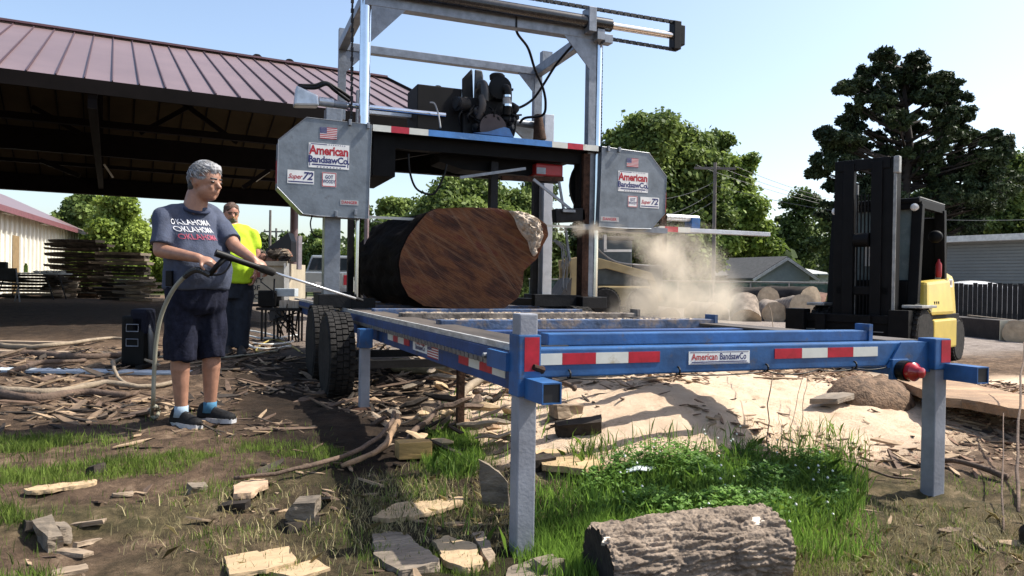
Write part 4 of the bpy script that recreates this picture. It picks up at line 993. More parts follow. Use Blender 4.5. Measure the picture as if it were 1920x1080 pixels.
# --- the wand, held by both hands
wand=thing("pressure_washer_wand","black pressure washer gun with long steel lance held by the man in blue shirt","washer wand",J(400,492,.3))
def WJ(px_,t): return None
w0=J(404,474,.34); w1=J(516,512,.12); w2=J(668,560,-.18)
wdv=(w1-w0).normalized()
MB().tube([w0,w0.lerp(w1,.25),w0.lerp(w1,.3),w0.lerp(w1,.72)],[.024,.024,.019,.02],14).build("barrel_grip",black,wand,smooth='auto')
MB().tube([w0.lerp(w1,.7),w0.lerp(w1,.78),w0.lerp(w1,.97),w1],[.019,.027,.027,.013],14).build("fore_grip",rubber,wand,smooth='auto')
MB().tube([w1-wdv*.02,w2],.0085,10).build("lance",mat("lance_steel",(.8,.8,.8),.25,.7,.1,10),wand,smooth=True)
MB().tube([w2,w2+(w2-w1).normalized()*.05],[.014,.010],10).build("nozzle",dark_metal,wand)
MB().tube([w0.lerp(w1,.16)-Z_*.01,w0.lerp(w1,.10)-Z_*.07-A.r*.03,w0.lerp(w1,.04)-Z_*.135-A.r*.05],[.018,.017,.015],12).build("pistol_handle",black,wand,smooth=True)
MB().tube(smoothpath([w0.lerp(w1,.26),w0.lerp(w1,.22)-Z_*.06,w0.lerp(w1,.10)-Z_*.12,w0.lerp(w1,.04)-Z_*.135-A.r*.05]),.006,8).build("trigger_guard",black,wand,smooth=True)
hs0=w0.lerp(w1,.04)-Z_*.135-A.r*.05
pth=smoothpath([hs0,J(368,506,.34),J(345,520,.33),J(322,548,.30),J(303,590,.28),J(293,640,.26),J(289,700,.24),J(287,755,.22),gp(285,783)+Z_*.02,gp(293,788)+Z_*.02,gp(297,778)+Z_*.04,J(290,762,.2),gp(283,775)+Z_*.03,gp(270,778)+Z_*.02])
hz=MB().tube(pth,.0135,10).build("washer_hose",mat("hose_grey",(.22,.21,.16),.6,0,.15,10),wand,smooth=True)
wr=MB()
for i in range(1,15): 
    p=pth[0].lerp(pth[min(10,len(pth)-1)],i/16); q_=pth[min(len(pth)-1,int(i*.95))]; wr.tube([q_,q_+(pth[min(len(pth)-1,int(i*.95)+1)]-q_).normalized()*.012],.019,8)
wr.build("hose_ferrule",mat("hose_ferrule_black",(.015,.015,.015),.5),wand)
# --- second man in hi-vis
B=Fig(440,668,8.4); J2=B.J
n2=(B.t*.9+B.r*.42).normalized(); l2=(B.r*.9-B.t*.42).normalized()
p2=thing("person","bearded man in a hi-vis yellow t-shirt and dark jeans standing behind the trailer tongue","person",J2(440,668))
hc2=J2(434,401); f2,r2,u2=frame((n2*.95+B.r*.15-Z_*.12).normalized()); H2=.245
bd=MB(); head_mesh(bd,hc2,f2,r2,u2,H2)
bd.capsule(J2(436,424),hc2-u2*.05-f2*.02,.07,.065,12)
def trk(mb,g,rows):
    rg=[]
    for px_,py_,wL,wF,o_ in rows:
        c=J2(px_,py_)+n2*o_; rg.append([c+l2*math.cos(t)*(wL+g)+n2*math.sin(t)*(wF+g) for t in np.linspace(0,2*math.pi,25)[:-1]])
    mb.rings(rg)
rows2=((442,530,.20,.17,.02),(443,505,.215,.20,.04),(443,480,.215,.20,.04),(442,455,.225,.165,.01),(441,438,.225,.135,0),(438,428,.18,.11,0),(436,421,.10,.09,0))
trk(bd,-.02,rows2)
s2L=J2(472,440,-.03); s2R=J2(408,440,.03); e2L=J2(481,478,-.02); w2L=J2(478,512,.05); e2R=J2(404,480,.05); w2R=J2(412,515,.12)
bd.capsule(s2L,e2L,.06,.05,12); bd.capsule(e2L,w2L,.047,.032,12); bd.capsule(s2R,e2R,.06,.05,12); bd.capsule(e2R,w2R,.047,.032,12)
hand(bd,w2L,-Z_+B.t*.1,B.r,1,.7); hand(bd,w2R,-Z_+B.t*.1,-B.r,-1,.7)
for hx,ax in ((428,427),(455,452)):
    bd.capsule(J2(hx,545),J2(hx,605),.09,.065,12); bd.capsule(J2(hx,605),J2(ax,655),.063,.045,12)
remesh(bd,"body",skin2,p2,.012,2)
hv=mat("hi_vis_yellow",(.50,.72,.02),.8,0,.12,10,.1,60)
s2=MB(); trk(s2,.012,rows2); s2.capsule(s2L,s2L.lerp(e2L,.55),.078,.08,14); s2.capsule(s2R,s2R.lerp(e2R,.55),.078,.08,14)
s2.capsule(J2(415,432,.02),J2(462,433,-.02),.07,.07,12)
s2.tube([J2(452,455,-.05),J2(478,462,-.05)],[.1,.09],10)
remesh(s2,"t_shirt",hv,p2,.014,2,cloth_disp(11,.014,7))
j2=MB(); jean=mat("dark_jeans",(.012,.015,.024),.85,0,.3,20,.2,60)
trk(j2,-.01,((441,560,.20,.165,0),(442,530,.20,.17,.02)))
for hx,ax in ((428,427),(455,452)): j2.tube([J2(hx,548),J2(hx,605),J2(ax,652)],[.115,.09,.08],16)
remesh(j2,"jeans",jean,p2,.014,2,cloth_disp(13,.014,8))
for ax in (427,452):
    a=J2(ax,655,.02); g_=a.copy(); g_.z=H(a.x,a.y)+.01
    remesh(shoe(MB(),g_-n2*.07,g_+n2*.2,.055,.12),"boot",mat("dark_boot",(.02,.015,.012),.7,0,.3,20),p2,.012,2)
hb=MB(); Rh2=rotm(f2,r2,u2)
hb.ell(hc2+u2*H2*.17-f2*H2*.08,H2*.41,H2*.35,H2*.375,R=Rh2); hb.ell(hc2-f2*H2*.18,H2*.26,H2*.33,H2*.35,R=Rh2)
remesh(hb,"hair",mat("brown_hair",(.07,.035,.02),.7,0,.4,30,.3,90),p2,.009,1,lambda c:.012*noise.noise(c*30))
be=MB(); be.ell(hc2-u2*H2*.32+f2*H2*.17,H2*.2,H2*.23,H2*.18,R=Rh2); be.ell(hc2-u2*H2*.22+f2*H2*.33,H2*.06,H2*.13,H2*.05,R=Rh2)
remesh(be,"beard",mat("greying_beard",(.12,.10,.09),.85,0,.4,40),p2,.009,1,lambda c:.008*noise.noise(c*35))
for sg in (1,-1):
    MB().ell(hc2+u2*H2*.01+f2*H2*.325+r2*sg*H2*.13,.012,.02,.009,R=Rh2).build("eye",MATS["eye_dark"],p2,smooth=True)
    MB().capsule(hc2+u2*H2*.085+f2*H2*.345+r2*sg*H2*.05,hc2+u2*H2*.08+f2*H2*.31+r2*sg*H2*.2,.009,.007,8).build("eyebrow",MATS["brown_hair"],p2,smooth=True)
# ================================================================== BACKGROUND
def leafmat(name,c1,c2,tr=.35,sc=.35):
    m=bpy.data.materials.new(name); m.use_nodes=True; n=m.node_tree; L=n.links; b=n.nodes["Principled BSDF"]
    b.inputs["Roughness"].default_value=.6; b.inputs["Specular IOR Level"].default_value=.25
    g=n.nodes.new("ShaderNodeNewGeometry"); t=n.nodes.new("ShaderNodeTexNoise"); t.inputs["Scale"].default_value=sc; t.inputs["Detail"].default_value=4
    L.new(g.outputs["Position"],t.inputs[0])
    a=n.nodes.new("ShaderNodeMath"); a.operation='ADD'; L.new(t.outputs[0],a.inputs[0])
    mr=n.nodes.new("ShaderNodeMath"); mr.operation='MULTIPLY_ADD'; mr.inputs[1].default_value=.34; mr.inputs[2].default_value=-.17; L.new(g.outputs["Random Per Island"],mr.inputs[0]); L.new(mr.outputs[0],a.inputs[1])
    r=n.nodes.new("ShaderNodeValToRGB"); e=r.color_ramp.elements; e[0].position=.32; e[0].color=(*c1,1); e[1].position=.68; e[1].color=(*c2,1); L.new(a.outputs[0],r.inputs[0])
    L.new(r.outputs[0],b.inputs["Base Color"]); ts=n.nodes.new("ShaderNodeBsdfTranslucent"); L.new(r.outputs[0],ts.inputs[0])
    ms=n.nodes.new("ShaderNodeMixShader"); ms.inputs[0].default_value=tr; L.new(b.outputs[0],ms.inputs[1]); L.new(ts.outputs[0],ms.inputs[2]); L.new(ms.outputs[0],n.nodes["Material Output"].inputs[0])
    return m
LF={'green':leafmat("leaf_green",(.05,.085,.02),(.22,.29,.075)),
    'bright':leafmat("leaf_bright",(.075,.125,.02),(.28,.36,.065)),
    'dark':leafmat("leaf_dark",(.028,.05,.016),(.13,.18,.05)),
    'pine':leafmat("needle_dark",(.014,.027,.012),(.048,.070,.026),.15),
    'olive':leafmat("leaf_olive",(.06,.085,.025),(.20,.24,.08))}
barkm=mat("tree_bark",(.06,.045,.035),.9,0,.35,3,.4,12,stretch=(1,1,.3))
def leaf_cloud(blobs,n,size,seed,droop=0,flat=.6,elong=1.):
    """blobs: (centre,rx,ry,rz). returns vertex & face arrays of small random leaf tufts near blob surfaces"""
    rs=np.random.RandomState(seed); vol=np.array([b[1]*b[2]*b[3] for b in blobs])**.67; pr=vol/vol.sum()
    k=rs.choice(len(blobs),n,p=pr); C=np.array([tuple(b[0]) for b in blobs])[k]; Rr=np.array([(b[1],b[2],b[3]) for b in blobs])[k]
    d=rs.normal(size=(n,3)); d/=np.linalg.norm(d,axis=1)[:,None]; rad=rs.uniform(.25,1,n)**.45*(1+.20*rs.normal(size=n))
    P=C+d*Rr*rad[:,None]
    nn=d*.6+rs.normal(size=(n,3))*.7; nn[:,2]+=.35; nn/=np.linalg.norm(nn,axis=1)[:,None]
    a=np.cross(nn,rs.normal(size=(n,3))); a/=np.linalg.norm(a,axis=1)[:,None]; b=np.cross(nn,a)
    s=size*rs.uniform(.5,1.3,n)[:,None]
    f=np.array([[-1,-.35],[-.2,-.75],[.8,-.3],[1,.35],[.15,.8],[-.7,.45]])
    V5=[P+a*s*fx*elong+b*s*fy*rs.uniform(.5,1.1,n)[:,None]+nn*s*rs.uniform(-.25,.25,n)[:,None] for fx,fy in f]
    co=np.stack(V5,1).reshape(-1,3); return co,6
def face_mesh(name,co,k,m,parent=None,loc=None,label=None,cat=None,group=None,kind=None):
    n=len(co)//k; c0=V((0,0,0)) if loc is None else V(loc)
    if parent is not None: co=(np.array(MW[parent.name].inverted())@np.hstack([co,np.ones((len(co),1))]).T).T[:,:3]
    else: co=co-np.array(tuple(c0))
    me=bpy.data.meshes.new(name); me.vertices.add(n*k); me.vertices.foreach_set("co",co.astype(np.float32).ravel())
    me.loops.add(n*k); me.loops.foreach_set("vertex_index",np.arange(n*k,dtype=np.int32)); me.polygons.add(n)
    me.polygons.foreach_set("loop_start",np.arange(0,n*k,k,dtype=np.int32)); me.polygons.foreach_set("loop_total",np.full(n,k,np.int32)); me.update(calc_edges=True)
    me.materials.append(m); o=bpy.data.objects.new(name,me); COL.objects.link(o)
    if parent is not None: o.parent=parent; MW[o.name]=MW[parent.name]
    else: o.location=c0; MW[o.name]=Matrix.Translation(c0)
    tag(o,label,cat,group,kind); return o
def tree(label,pxc,pyt,pyb,pxw,D,style='green',seed=1,n=9000,nb=22,leaf=.22,name="broadleaf_tree",group="trees beyond the yard",low=.12,cat="tree",core=True):
    rs=random.Random(seed); top=dep(pxc,pyt,D); base=V((top.x,top.y,H(top.x,top.y) if D<60 else .3)); hgt=top.z-base.z
    hw=pxw/2*D/F_PX; t=thing(name,label,cat,base,0,group)
    blobs=[]
    for i in range(int(nb*2.2)):
        z=rs.uniform(low,.95); env=math.sin(math.pi*min(1,(z-low*.6)/(1-low*.6)*.86+.12))**.6
        ang=rs.uniform(0,6.28); rr=rs.uniform(.15,.95)*env*hw
        s=hw*rs.uniform(.13,.29)*(.6+.4*env)
        blobs.append((base+V((math.cos(ang)*rr,math.sin(ang)*rr*.8,hgt*z)),s,s*.9,min(s*.8,hgt*.2)))
    blobs=[(c,a,b_,min(d,max(.1,(base.z+hgt*1.0-c.z)))) for c,a,b_,d in blobs]
    blobs.append((base+V((0,0,hgt*.84)),hw*.30,hw*.28,hgt*.12)); blobs.append((base+V((0,0,hgt*.5)),hw*.55,hw*.5,hgt*.33))
    tr=MB(); r0=max(.12,hw*.06)
    tr.tube([base-Z_*.2,base+Z_*hgt*.3,base+Z_*hgt*.6,base+Z_*hgt*.8],[r0,r0*.75,r0*.45,r0*.15],8)
    for c,*_ in blobs[:22]: tr.tube([base+Z_*hgt*rs.uniform(.2,.5),(base+Z_*hgt*.5).lerp(c,.5)+Z_*hgt*.02,c],[r0*.4,r0*.25,r0*.08],6)
    tr.build("trunk",barkm,t,smooth=True)
    co,k=leaf_cloud(blobs,int(n*2.6),leaf*.56*D/45,seed); face_mesh("crown",co,k,LF[style],t)
    return t
tree("broad light green tree directly right of the gantry, tallest broadleaf tree in view",1235,203,560,300,52,'green',3,30000,46,.26,low=.04)
tree("bushy yellow green tree standing just left of the small grey gabled house",1380,285,545,190,72,'bright',5,15000,30,low=.02)
tree("round green tree rising between the gantry and the tall broadleaf tree",1120,285,560,110,60,'olive',6,6000)
tree("slender green tree whose top leans right over the gabled house roofline",1340,235,560,170,74,'green',22,12000,26,low=.05)
tree("loose tree with sky showing through just left of the forklift mast",1500,345,560,130,76,'dark',7,6500,20,.2,low=.02)
tree("green tree at the right edge of the photo behind the tall pine",1905,275,560,210,50,'green',8,12000,low=.05)
tree("dark green tree between the forklift cab and the flat roofed building",1765,330,560,260,54,'dark',9,14000,low=.05)
tree("large dark tree seen under the saw deck behind the log",880,312,560,270,44,'green',10,18000,34,.24,low=.02)
tree("mid green tree seen through the gantry just left of the log",735,372,560,180,50,'green',11,9000,low=.02)
tree("dark tree behind the yellow loader in the middle of the yard",1000,330,560,170,46,'dark',12,11000,low=.02)
tree("dark tree seen behind the right saw cover",1120,350,570,170,50,'dark',13,10000,low=.02)
tree("bright green tree behind the slab piles, left of the man in blue",225,366,540,190,44,'bright',14,15000,30,low=.02)
tree("darker green tree beside the end of the white metal building",145,360,540,130,48,'green',15,9000,low=.02)
tree("low green tree behind the man in the blue shirt",330,395,540,150,46,'bright',16,8000,low=.02)
tree("small round tree seen beside the man in yellow",490,436,540,90,60,'dark',17,4500,14,low=.02)
tree("low tree right of the maroon shed column above the parked truck",600,428,540,130,56,'green',18,7000,18,low=.02)
tree("small tree glimpsed between the shed column and the black loader bucket",545,432,540,70,62,'green',19,3000,12,low=.02)
tree("distant tree behind the timber posts right of the log pile",1340,400,560,150,72,'green',20,7000,16,low=.02)
tree("low shrubby tree behind the flat roofed building",1850,370,560,170,58,'dark',21,7000,14,low=.05)
tree("shadowed low tree left of the house behind the fence",1290,450,570,140,50,'dark',31,7000,16,low=.02)
tree("dark low tree directly behind the forklift mast",1600,380,570,200,57,'dark',32,9000,18,low=.02)
tree("low dark tree closing the gap right of the forklift cab",1840,415,575,190,52,'dark',33,8000,16,low=.02)
tree("low dark tree filling the gap behind the gabled house",1470,425,560,190,80,'dark',34,8000,18,low=.02)
# the tall pine
def pine():
    D=38; rs=random.Random(42); base=dep(1700,548,D); base=V((base.x,base.y,.25)); u=D/F_PX
    t=thing("pine_tree","tall dark pine with open tiers of boughs rising behind the forklift","tree",base)
    def P(px_,py_,d=0): return dep(px_,py_,D+d)
    trk=[base-Z_*.3,P(1692,440),P(1700,330),P(1706,280),P(1700,220),P(1695,160),P(1690,115)]
    mb=MB(); mb.tube(smoothpath(trk,4),[.32-.27*i/24 for i in range(25)],8)
    blobs=[]
    clus=[(1660,118,28,16),(1630,135,30,16),(1700,130,32,16),(1600,160,22,14),(1640,165,30,16),(1740,160,34,18),(1785,185,30,16),(1690,185,34,16),(1610,200,26,14),(1580,165,12,10),(1800,215,22,14),(1750,205,34,16),(1650,215,30,14),(1590,225,14,10),
          (1560,258,20,14),(1590,268,26,14),(1548,250,12,9),(1640,262,28,14),(1700,245,34,14),(1545,300,18,12),(1580,305,22,12),(1780,250,36,16),(1820,262,34,16),(1860,258,28,14),(1880,270,14,10),(1740,285,36,16),(1800,300,36,16),(1850,295,28,14),(1885,285,12,10),(1690,310,36,18),(1740,330,40,18),(1790,345,40,18),(1840,330,28,16),(1620,330,30,16),(1530,325,14,10),(1570,345,26,14),(1650,370,40,20),(1720,380,44,22),(1790,390,40,20),(1840,385,26,16),(1600,390,34,18),(1560,400,22,14),(1690,430,50,22),(1780,430,40,20),(1620,440,40,20),(1820,420,26,14),(1675,150,26,12),(1720,108,14,8),(1655,104,14,8),(1775,160,16,10)]
    clus+=[(rs.uniform(1575,1870),rs.uniform(235,430),rs.uniform(22,40),rs.uniform(13,20)) for _ in range(26)]+[(rs.uniform(1600,1790),rs.uniform(120,230),26,14) for _ in range(9)]
    for cx,cy,rx,ry in clus:
        d=rs.uniform(-2.2,2.2); c=P(cx,cy,d); blobs.append((c,rx*u*1.18,rx*u*1.05,ry*u*.98))
        ty=min(540,cy+rs.uniform(25,60)); a=P(1698+ (cx-1698)*.03,ty); 
        mb.tube([a,a.lerp(c,.5)+Z_*-.15,c+Z_*-.1],[.10,.06,.025],6)
        for _ in range(3):
            e=c+V((rs.uniform(-1,1)*rx*u*.8,rs.uniform(-1,1)*rx*u*.6,rs.uniform(-.2,.6)*ry*u)); mb.tube([a.lerp(c,.6),e],[.035,.012],5)
    mb.build("trunk",mat("pine_bark",(.03,.022,.018),.9,0,.3,4),t,smooth=True)
    # tufts
    allb=[]
    for c,rx,ry,rz in blobs:
        for _ in range(16):
            d=V((rs.gauss(0,1),rs.gauss(0,1),rs.gauss(0,1))).normalized(); k_=rs.uniform(.55,1.12)
            allb.append((c+V((d.x*rx*k_,d.y*ry*k_,d.z*rz*k_)),.20,.20,.15))
    co,k=leaf_cloud(allb,150000,.072,5,elong=1.8); face_mesh("crown",co,k,LF['pine'],t)
pine()
# far woods closing the horizon
def woods():
    rs=random.Random(77); bl=[]
    for i in range(150):
        px_=rs.uniform(-300,2300); D=rs.uniform(72,95)
        if 440<px_<640: top=rs.uniform(490,510)
        elif px_<300: top=rs.uniform(440,500)
        else: top=rs.uniform(440,500)
        p=dep(px_,top,D); z0=.3; h_=(p.z-z0); bl.append((V((p.x,p.y,z0+h_*.55)),3.2,3.0,h_*.5))
    co,k=leaf_cloud(bl,42000,.55,9); face_mesh("distant_woods",co,k,LF['dark'],kind='stuff')
woods()
# ------------------------------------------------------------------ open sided shed with maroon metal roof
roofm=mat("maroon_roof",(.175,.12,.12),.42,.1,.10,.5,.05,8,spots=(1.2,.25,(.13,.08,.09),.55))
darksteel=mat("dark_red_steel",(.005,.0035,.0035),.8,0,.3,2,spec=.1)
tan=mat("tan_underside",(.045,.034,.018),.9,0,.15,.8,spec=.1)
azs=YAW+math.radians(62.0); es=V((math.sin(azs),math.cos(azs),0)); ps=V((-math.cos(azs),math.sin(azs),0))
O=dep(0,136,12.0)
shed=thing("open_shed","long open sided shed with maroon standing seam roof and dark steel trusses","shed",V((O.x,O.y,.3))+es*6+ps*6)
def on_plane(px_,py_,off):   # intersect ray with vertical plane O + ps*off
    d=ray(px_,py_); n=ps; t=((O+ps*off)-CAM).dot(n)/d.dot(n); return CAM+d*t
def sdist(p): return (p-O).dot(es)
ze=(O.z+on_plane(560,199,0).z)/2; WR=6.6
zr=(on_plane(0,49,WR).z+on_plane(500,117,WR).z+on_plane(724,146,WR).z)/3
s1r=sdist(on_plane(724,146,WR)); s1=s1r; s0=-14.
def SP(s,off,z): q=O+es*s+ps*off; return V((q.x,q.y,z))
def slope(off0,off1,z0,z1,name):
    n_=ps*(z0-z1)*0+Z_*.05
    mb=MB(); mb.hexa([SP(s0,off0,z0),SP(s1,off0,z0),SP(s1,off1,z1),SP(s0,off1,z1),SP(s0,off0,z0+.035),SP(s1,off0,z0+.035),SP(s1,off1,z1+.035),SP(s0,off1,z1+.035)])
    return mb.build(name,roofm,shed)
rp=slope(0,WR,ze,zr,"roof_panel"); rp2=slope(2*WR,WR,ze,zr,"roof_panel")
mb=MB(); s=s0
while s<s1+.01:
    mb.bar(SP(s,-.02,ze+.05),SP(s,WR,zr+.05),.02,.035); s+=.41
mb.build("standing_seam",mat("maroon_seam",(.06,.03,.035),.5,.1,.1),rp)
mb=MB().bar(SP(s0,WR,zr+.07),SP(s1,WR,zr+.07),.3,.05); mb.build("ridge_cap",mat("maroon_dark",(.12,.06,.07),.5,.1,.15),shed)
MB().bar(SP(s0,-.03,ze-.08),SP(s1,-.03,ze-.08),.04,.24).build("eave_trim",darksteel,shed)
MB().bar(SP(s1,0,ze),SP(s1,WR,zr),.04,.2).build("rake_trim",darksteel,shed)
MB().bar(SP(s1,2*WR,ze),SP(s1,WR,zr),.04,.2).build("rake_trim",darksteel,shed)
# underside of far slope
mb=MB().hexa([SP(s0,WR,zr-.10),SP(s1-.1,WR,zr-.10),SP(s1-.1,2*WR,ze-.10),SP(s0,2*WR,ze-.10),SP(s0,WR,zr-.06),SP(s1-.1,WR,zr-.06),SP(s1-.1,2*WR,ze-.06),SP(s0,2*WR,ze-.06)]); mb.build("ceiling_liner",tan,shed)
mb=MB(); s=s0
while s<s1: mb.bar(SP(s,WR,zr-.115),SP(s,2*WR,ze-.115),.03,.03); s+=.62
mb.build("liner_seam",darksteel,shed)
zfb=on_plane(300,370,2*WR).z; 
far_lo=(on_plane(0,357,2*WR).z+on_plane(544,385,2*WR).z)/2; far_hi=(on_plane(100,337,2*WR).z+on_plane(500,352,2*WR).z)/2
def truss(a0,a1,zb_,zt_,name,depth=.12,web=1.6,chord=.22):
    L_=(a1-a0).length; d=(a1-a0)/L_; mb=MB()
    def q(t,z): p=a0+d*t; return V((p.x,p.y,z))
    mb.bar(q(0,zb_),q(L_,zb_),depth,chord); mb.bar(q(0,zt_),q(L_,zt_),depth,chord)
    n_=max(1,int(L_/web)); st=L_/n_
    for i in range(n_):
        mb.bar(q(i*st,zb_),q((i+.5)*st,zt_),depth*.6,.09); mb.bar(q((i+.5)*st,zt_),q((i+1)*st,zb_),depth*.6,.09)
    return mb.build(name,darksteel,shed)
# far eave beam
mb=MB().bar(SP(s0,2*WR,(far_lo+far_hi)/2),SP(s1,2*WR,(far_lo+far_hi)/2),.3,far_hi-far_lo); mb.build("eave_beam",darksteel,shed)
# mid beam (heavy) and purlins hanging under the far slope
for off,ya,yb_ in ((WR*1.35,262,302),(WR*1.12,238,250),(WR*1.66,318,324)):
    z0_=on_plane(300,yb_,off).z; z1_=on_plane(300,ya,off).z
    zz=zr+(ze-zr)*(off-WR)/WR
    MB().bar(SP(s0,off,(z0_+z1_)/2),SP(s1-.2,off,(z0_+z1_)/2),.2,z1_-z0_).build("roof_beam",darksteel,shed)
# transverse trusses
for sgt in (-7.,sdist(on_plane(190,330,2*WR)),sdist(on_plane(553,360,2*WR)),):
    for sg in (0,1):
        a0=SP(sgt,0 if sg==0 else 2*WR,0); a1=SP(sgt,WR,0)
        mb=MB(); N_=7
        def top(t): return ze-.25+(zr-ze)*t
        bot=far_lo+.25
        for i in range(N_):
            t0,t1=i/N_,(i+1)/N_; p0_=a0.lerp(a1,t0); p1_=a0.lerp(a1,t1)
            mb.bar(V((p0_.x,p0_.y,top(t0))),V((p1_.x,p1_.y,top(t1))),.14,.14); mb.bar(V((p0_.x,p0_.y,bot)),V((p1_.x,p1_.y,bot)),.14,.16)
            if i%2: mb.bar(V((p0_.x,p0_.y,bot)),V((p1_.x,p1_.y,top(t1))),.07,.07)
            elif i>0 or sg: mb.bar(V((p0_.x,p0_.y,top(t0))),V((p1_.x,p1_.y,bot)),.07,.07)
        mb.build("truss",darksteel,shed)
# diagonal braces between the trusses in the far bay
for (a,b_) in (((325,180),(445,268)),((385,183),(262,250)),((75,300),(150,330)),((60,200),(150,250)),((455,352),(505,318))):
    MB().bar(on_plane(a[0],a[1],WR*1.3),on_plane(b_[0],b_[1],WR*1.3),.1,.12).build("sway_brace",darksteel,shed)
for (a,b_) in (((195,308),(212,333)),((480,340),(505,322))):
    MB().bar(on_plane(*a,WR*1.5),on_plane(*b_,WR*1.5),.05,.05).build("tube_light",mat("tube_white",(.6,.58,.5),.6),shed)
colm=mat("maroon_column",(.12,.075,.08),.55,.1,.15,2)
sc1=sdist(on_plane(551,450,2*WR))
for sgt in (sc1,sc1-9,sc1-18):
    for off in (2*WR,0):
        p=SP(sgt,off,0)
        if off==0 and sgt>sc1-1: continue
        if off==0: p=SP(sgt-1.5,0,0)
        MB().tube([V((p.x,p.y,H(p.x,p.y)-.1)),V((p.x,p.y,ze-.1))],.14,14).build("column",colm,shed,smooth='auto')
for px_,w__ in ((486,20),(560,18)):
    pass
for px_ in (505,540,553):
    q=on_plane(px_,138+ .02*px_,WR*.98); 
for k_,px_ in enumerate((482,543,)):
    q=on_plane(px_,112+px_*.0 if False else (116 if px_==482 else 123),WR); MB().ell(V((q.x,q.y,zr+.12)),.12,.1,.07,8,5).build("roof_vent",darksteel,shed)
# ------------------------------------------------------------------ white metal building at left
wb_m=mat("white_siding",(.72,.70,.62),.55,.1,.06,.8)
a0=dep(-60,368,27.0); a1=dep(148,431,46.0)
zwt=(dep(0,369,28.2).z+dep(148,431,46).z)/2
bw=thing("metal_building","white ribbed metal building with maroon roof seen beneath the shed","building",V((a0.x,a0.y,.3)))
d_=V((a1.x-a0.x,a1.y-a0.y,0)); Lb=d_.length; d_=d_/Lb; nb_=V((-d_.y,d_.x,0))  # nb_ points left/back
def BP(t,o_,z): q=a0+d_*t+nb_*o_; return V((q.x,q.y,z))
MB().hexa([BP(-6,0,0),BP(Lb,0,0),BP(Lb,8,0),BP(-6,8,0),BP(-6,0,zwt-.1),BP(Lb,0,zwt-.1),BP(Lb,8,zwt-.1),BP(-6,8,zwt-.1)]).build("wall",wb_m,bw)
mb=MB(); t=-6
while t<Lb: mb.bar(BP(t,-.05,0),BP(t,-.05,zwt-.12),.1,.1,up=d_); t+=.75
mb.build("wall_rib",wb_m,bw)
zrb=zwt+1.9
MB().hexa([BP(-6.3,-.55,zwt-.25),BP(Lb+.6,-.55,zwt-.25),BP(Lb+.6,4,zrb-.1),BP(-6.3,4,zrb-.1),BP(-6.3,-.55,zwt-.2),BP(Lb+.6,-.55,zwt-.2),BP(Lb+.6,4,zrb),BP(-6.3,4,zrb)]).build("roof",roofm,bw)
MB().hexa([BP(-6.3,8.5,zwt-.25),BP(Lb+.6,8.5,zwt-.25),BP(Lb+.6,4,zrb-.1),BP(-6.3,4,zrb-.1),BP(-6.3,8.5,zwt-.2),BP(Lb+.6,8.5,zwt-.2),BP(Lb+.6,4,zrb),BP(-6.3,4,zrb)]).build("roof",roofm,bw)
MB().bar(BP(-6.3,-.57,zwt-.30),BP(Lb+.6,-.57,zwt-.30),.04,.24).build("eave_trim",mat("maroon_trim",(.16,.06,.07),.5),bw)
for t in (3.2,9.5): MB().bar(BP(t,-.3,zwt-.38),BP(t+1.2,-.3,zwt-.38),.2,.07).build("eave_light",mat("lamp_housing",(.5,.48,.42),.5),bw)
td=min(np.arange(-5,Lb,.05),key=lambda t_:abs(project(BP(t_,0,1.5))[0]-24))
MB().hexa([BP(td-.5,-.12,.2),BP(td+.5,-.12,.2),BP(td+.5,-.02,.2),BP(td-.5,-.02,.2),BP(td-.5,-.12,2.9),BP(td+.5,-.12,2.9),BP(td+.5,-.02,2.9),BP(td-.5,-.02,2.9)]).build("door",mat("brown_door",(.22,.15,.07),.7),bw)
# ------------------------------------------------------------------ grey gabled house beyond the fence
def prismb(root,P,off,m,name): return MB().prism(P,off).build(name,m,root)
DH=62
hs=thing("gabled_house","small blue grey gabled house beyond the chain link fence","house",dep(1475,548,DH))
hx0,hx1,hpk=dep(1425,515,DH),dep(1518,515,DH),dep(1474,484,DH)
back=(FWD*9-RGT*5); back.z=0
g_=[V((hx0.x,hx0.y,.3)),V((hx1.x,hx1.y,.3)),V((hx1.x,hx1.y,hx1.z)),V((hpk.x,hpk.y,hpk.z)),V((hx0.x,hx0.y,hx0.z))]
prismb(hs,g_,back,mat("blue_grey_siding",(.30,.35,.38),.7,0,.1,2),"wall")
for pA,pB in ((hx0,hpk),(hx1,hpk)):
    ex_=(pA-pB).normalized()*.8; a=pA+ex_; f0=-FWD*.35; f0.z=0
    MB().hexa([a+f0,pB+f0,pB+back,a+back,a+f0+Z_*.15,pB+f0+Z_*.15,pB+back+Z_*.15,a+back+Z_*.15]).build("roof",mat("grey_shingle",(.09,.09,.09),.9,0,.2,4),hs)
    MB().bar(a+f0*1.1-Z_*.05,pB+f0*1.1-Z_*.05,.06,.22).build("barge_board",mat("white_trim",(.65,.65,.65),.6),hs)
q0,q1=dep(1340,520,DH+3),dep(1430,516,DH+3)
MB().hexa([V((q0.x,q0.y,.3)),V((q1.x,q1.y,.3)),V((q1.x,q1.y,.3))+back,V((q0.x,q0.y,.3))+back,q0,q1,q1+back,q0+back]).build("wing",mat("brown_brick",(.14,.08,.06),.8,0,.2,3),hs)
MB().hexa([q0-FWD*.5,q1-FWD*.5,q1+back*.6+Z_*1.8,q0+back*.6+Z_*1.8,q0-FWD*.5+Z_*.12,q1-FWD*.5+Z_*.12,q1+back*.6+Z_*1.92,q0+back*.6+Z_*1.92]).build("roof",MATS["grey_shingle"],hs)
h2=thing("low_house","low pale house corner just left of the forklift beyond the fence","house",dep(1530,545,68))
q0,q1=dep(1508,516,68),dep(1560,516,68)
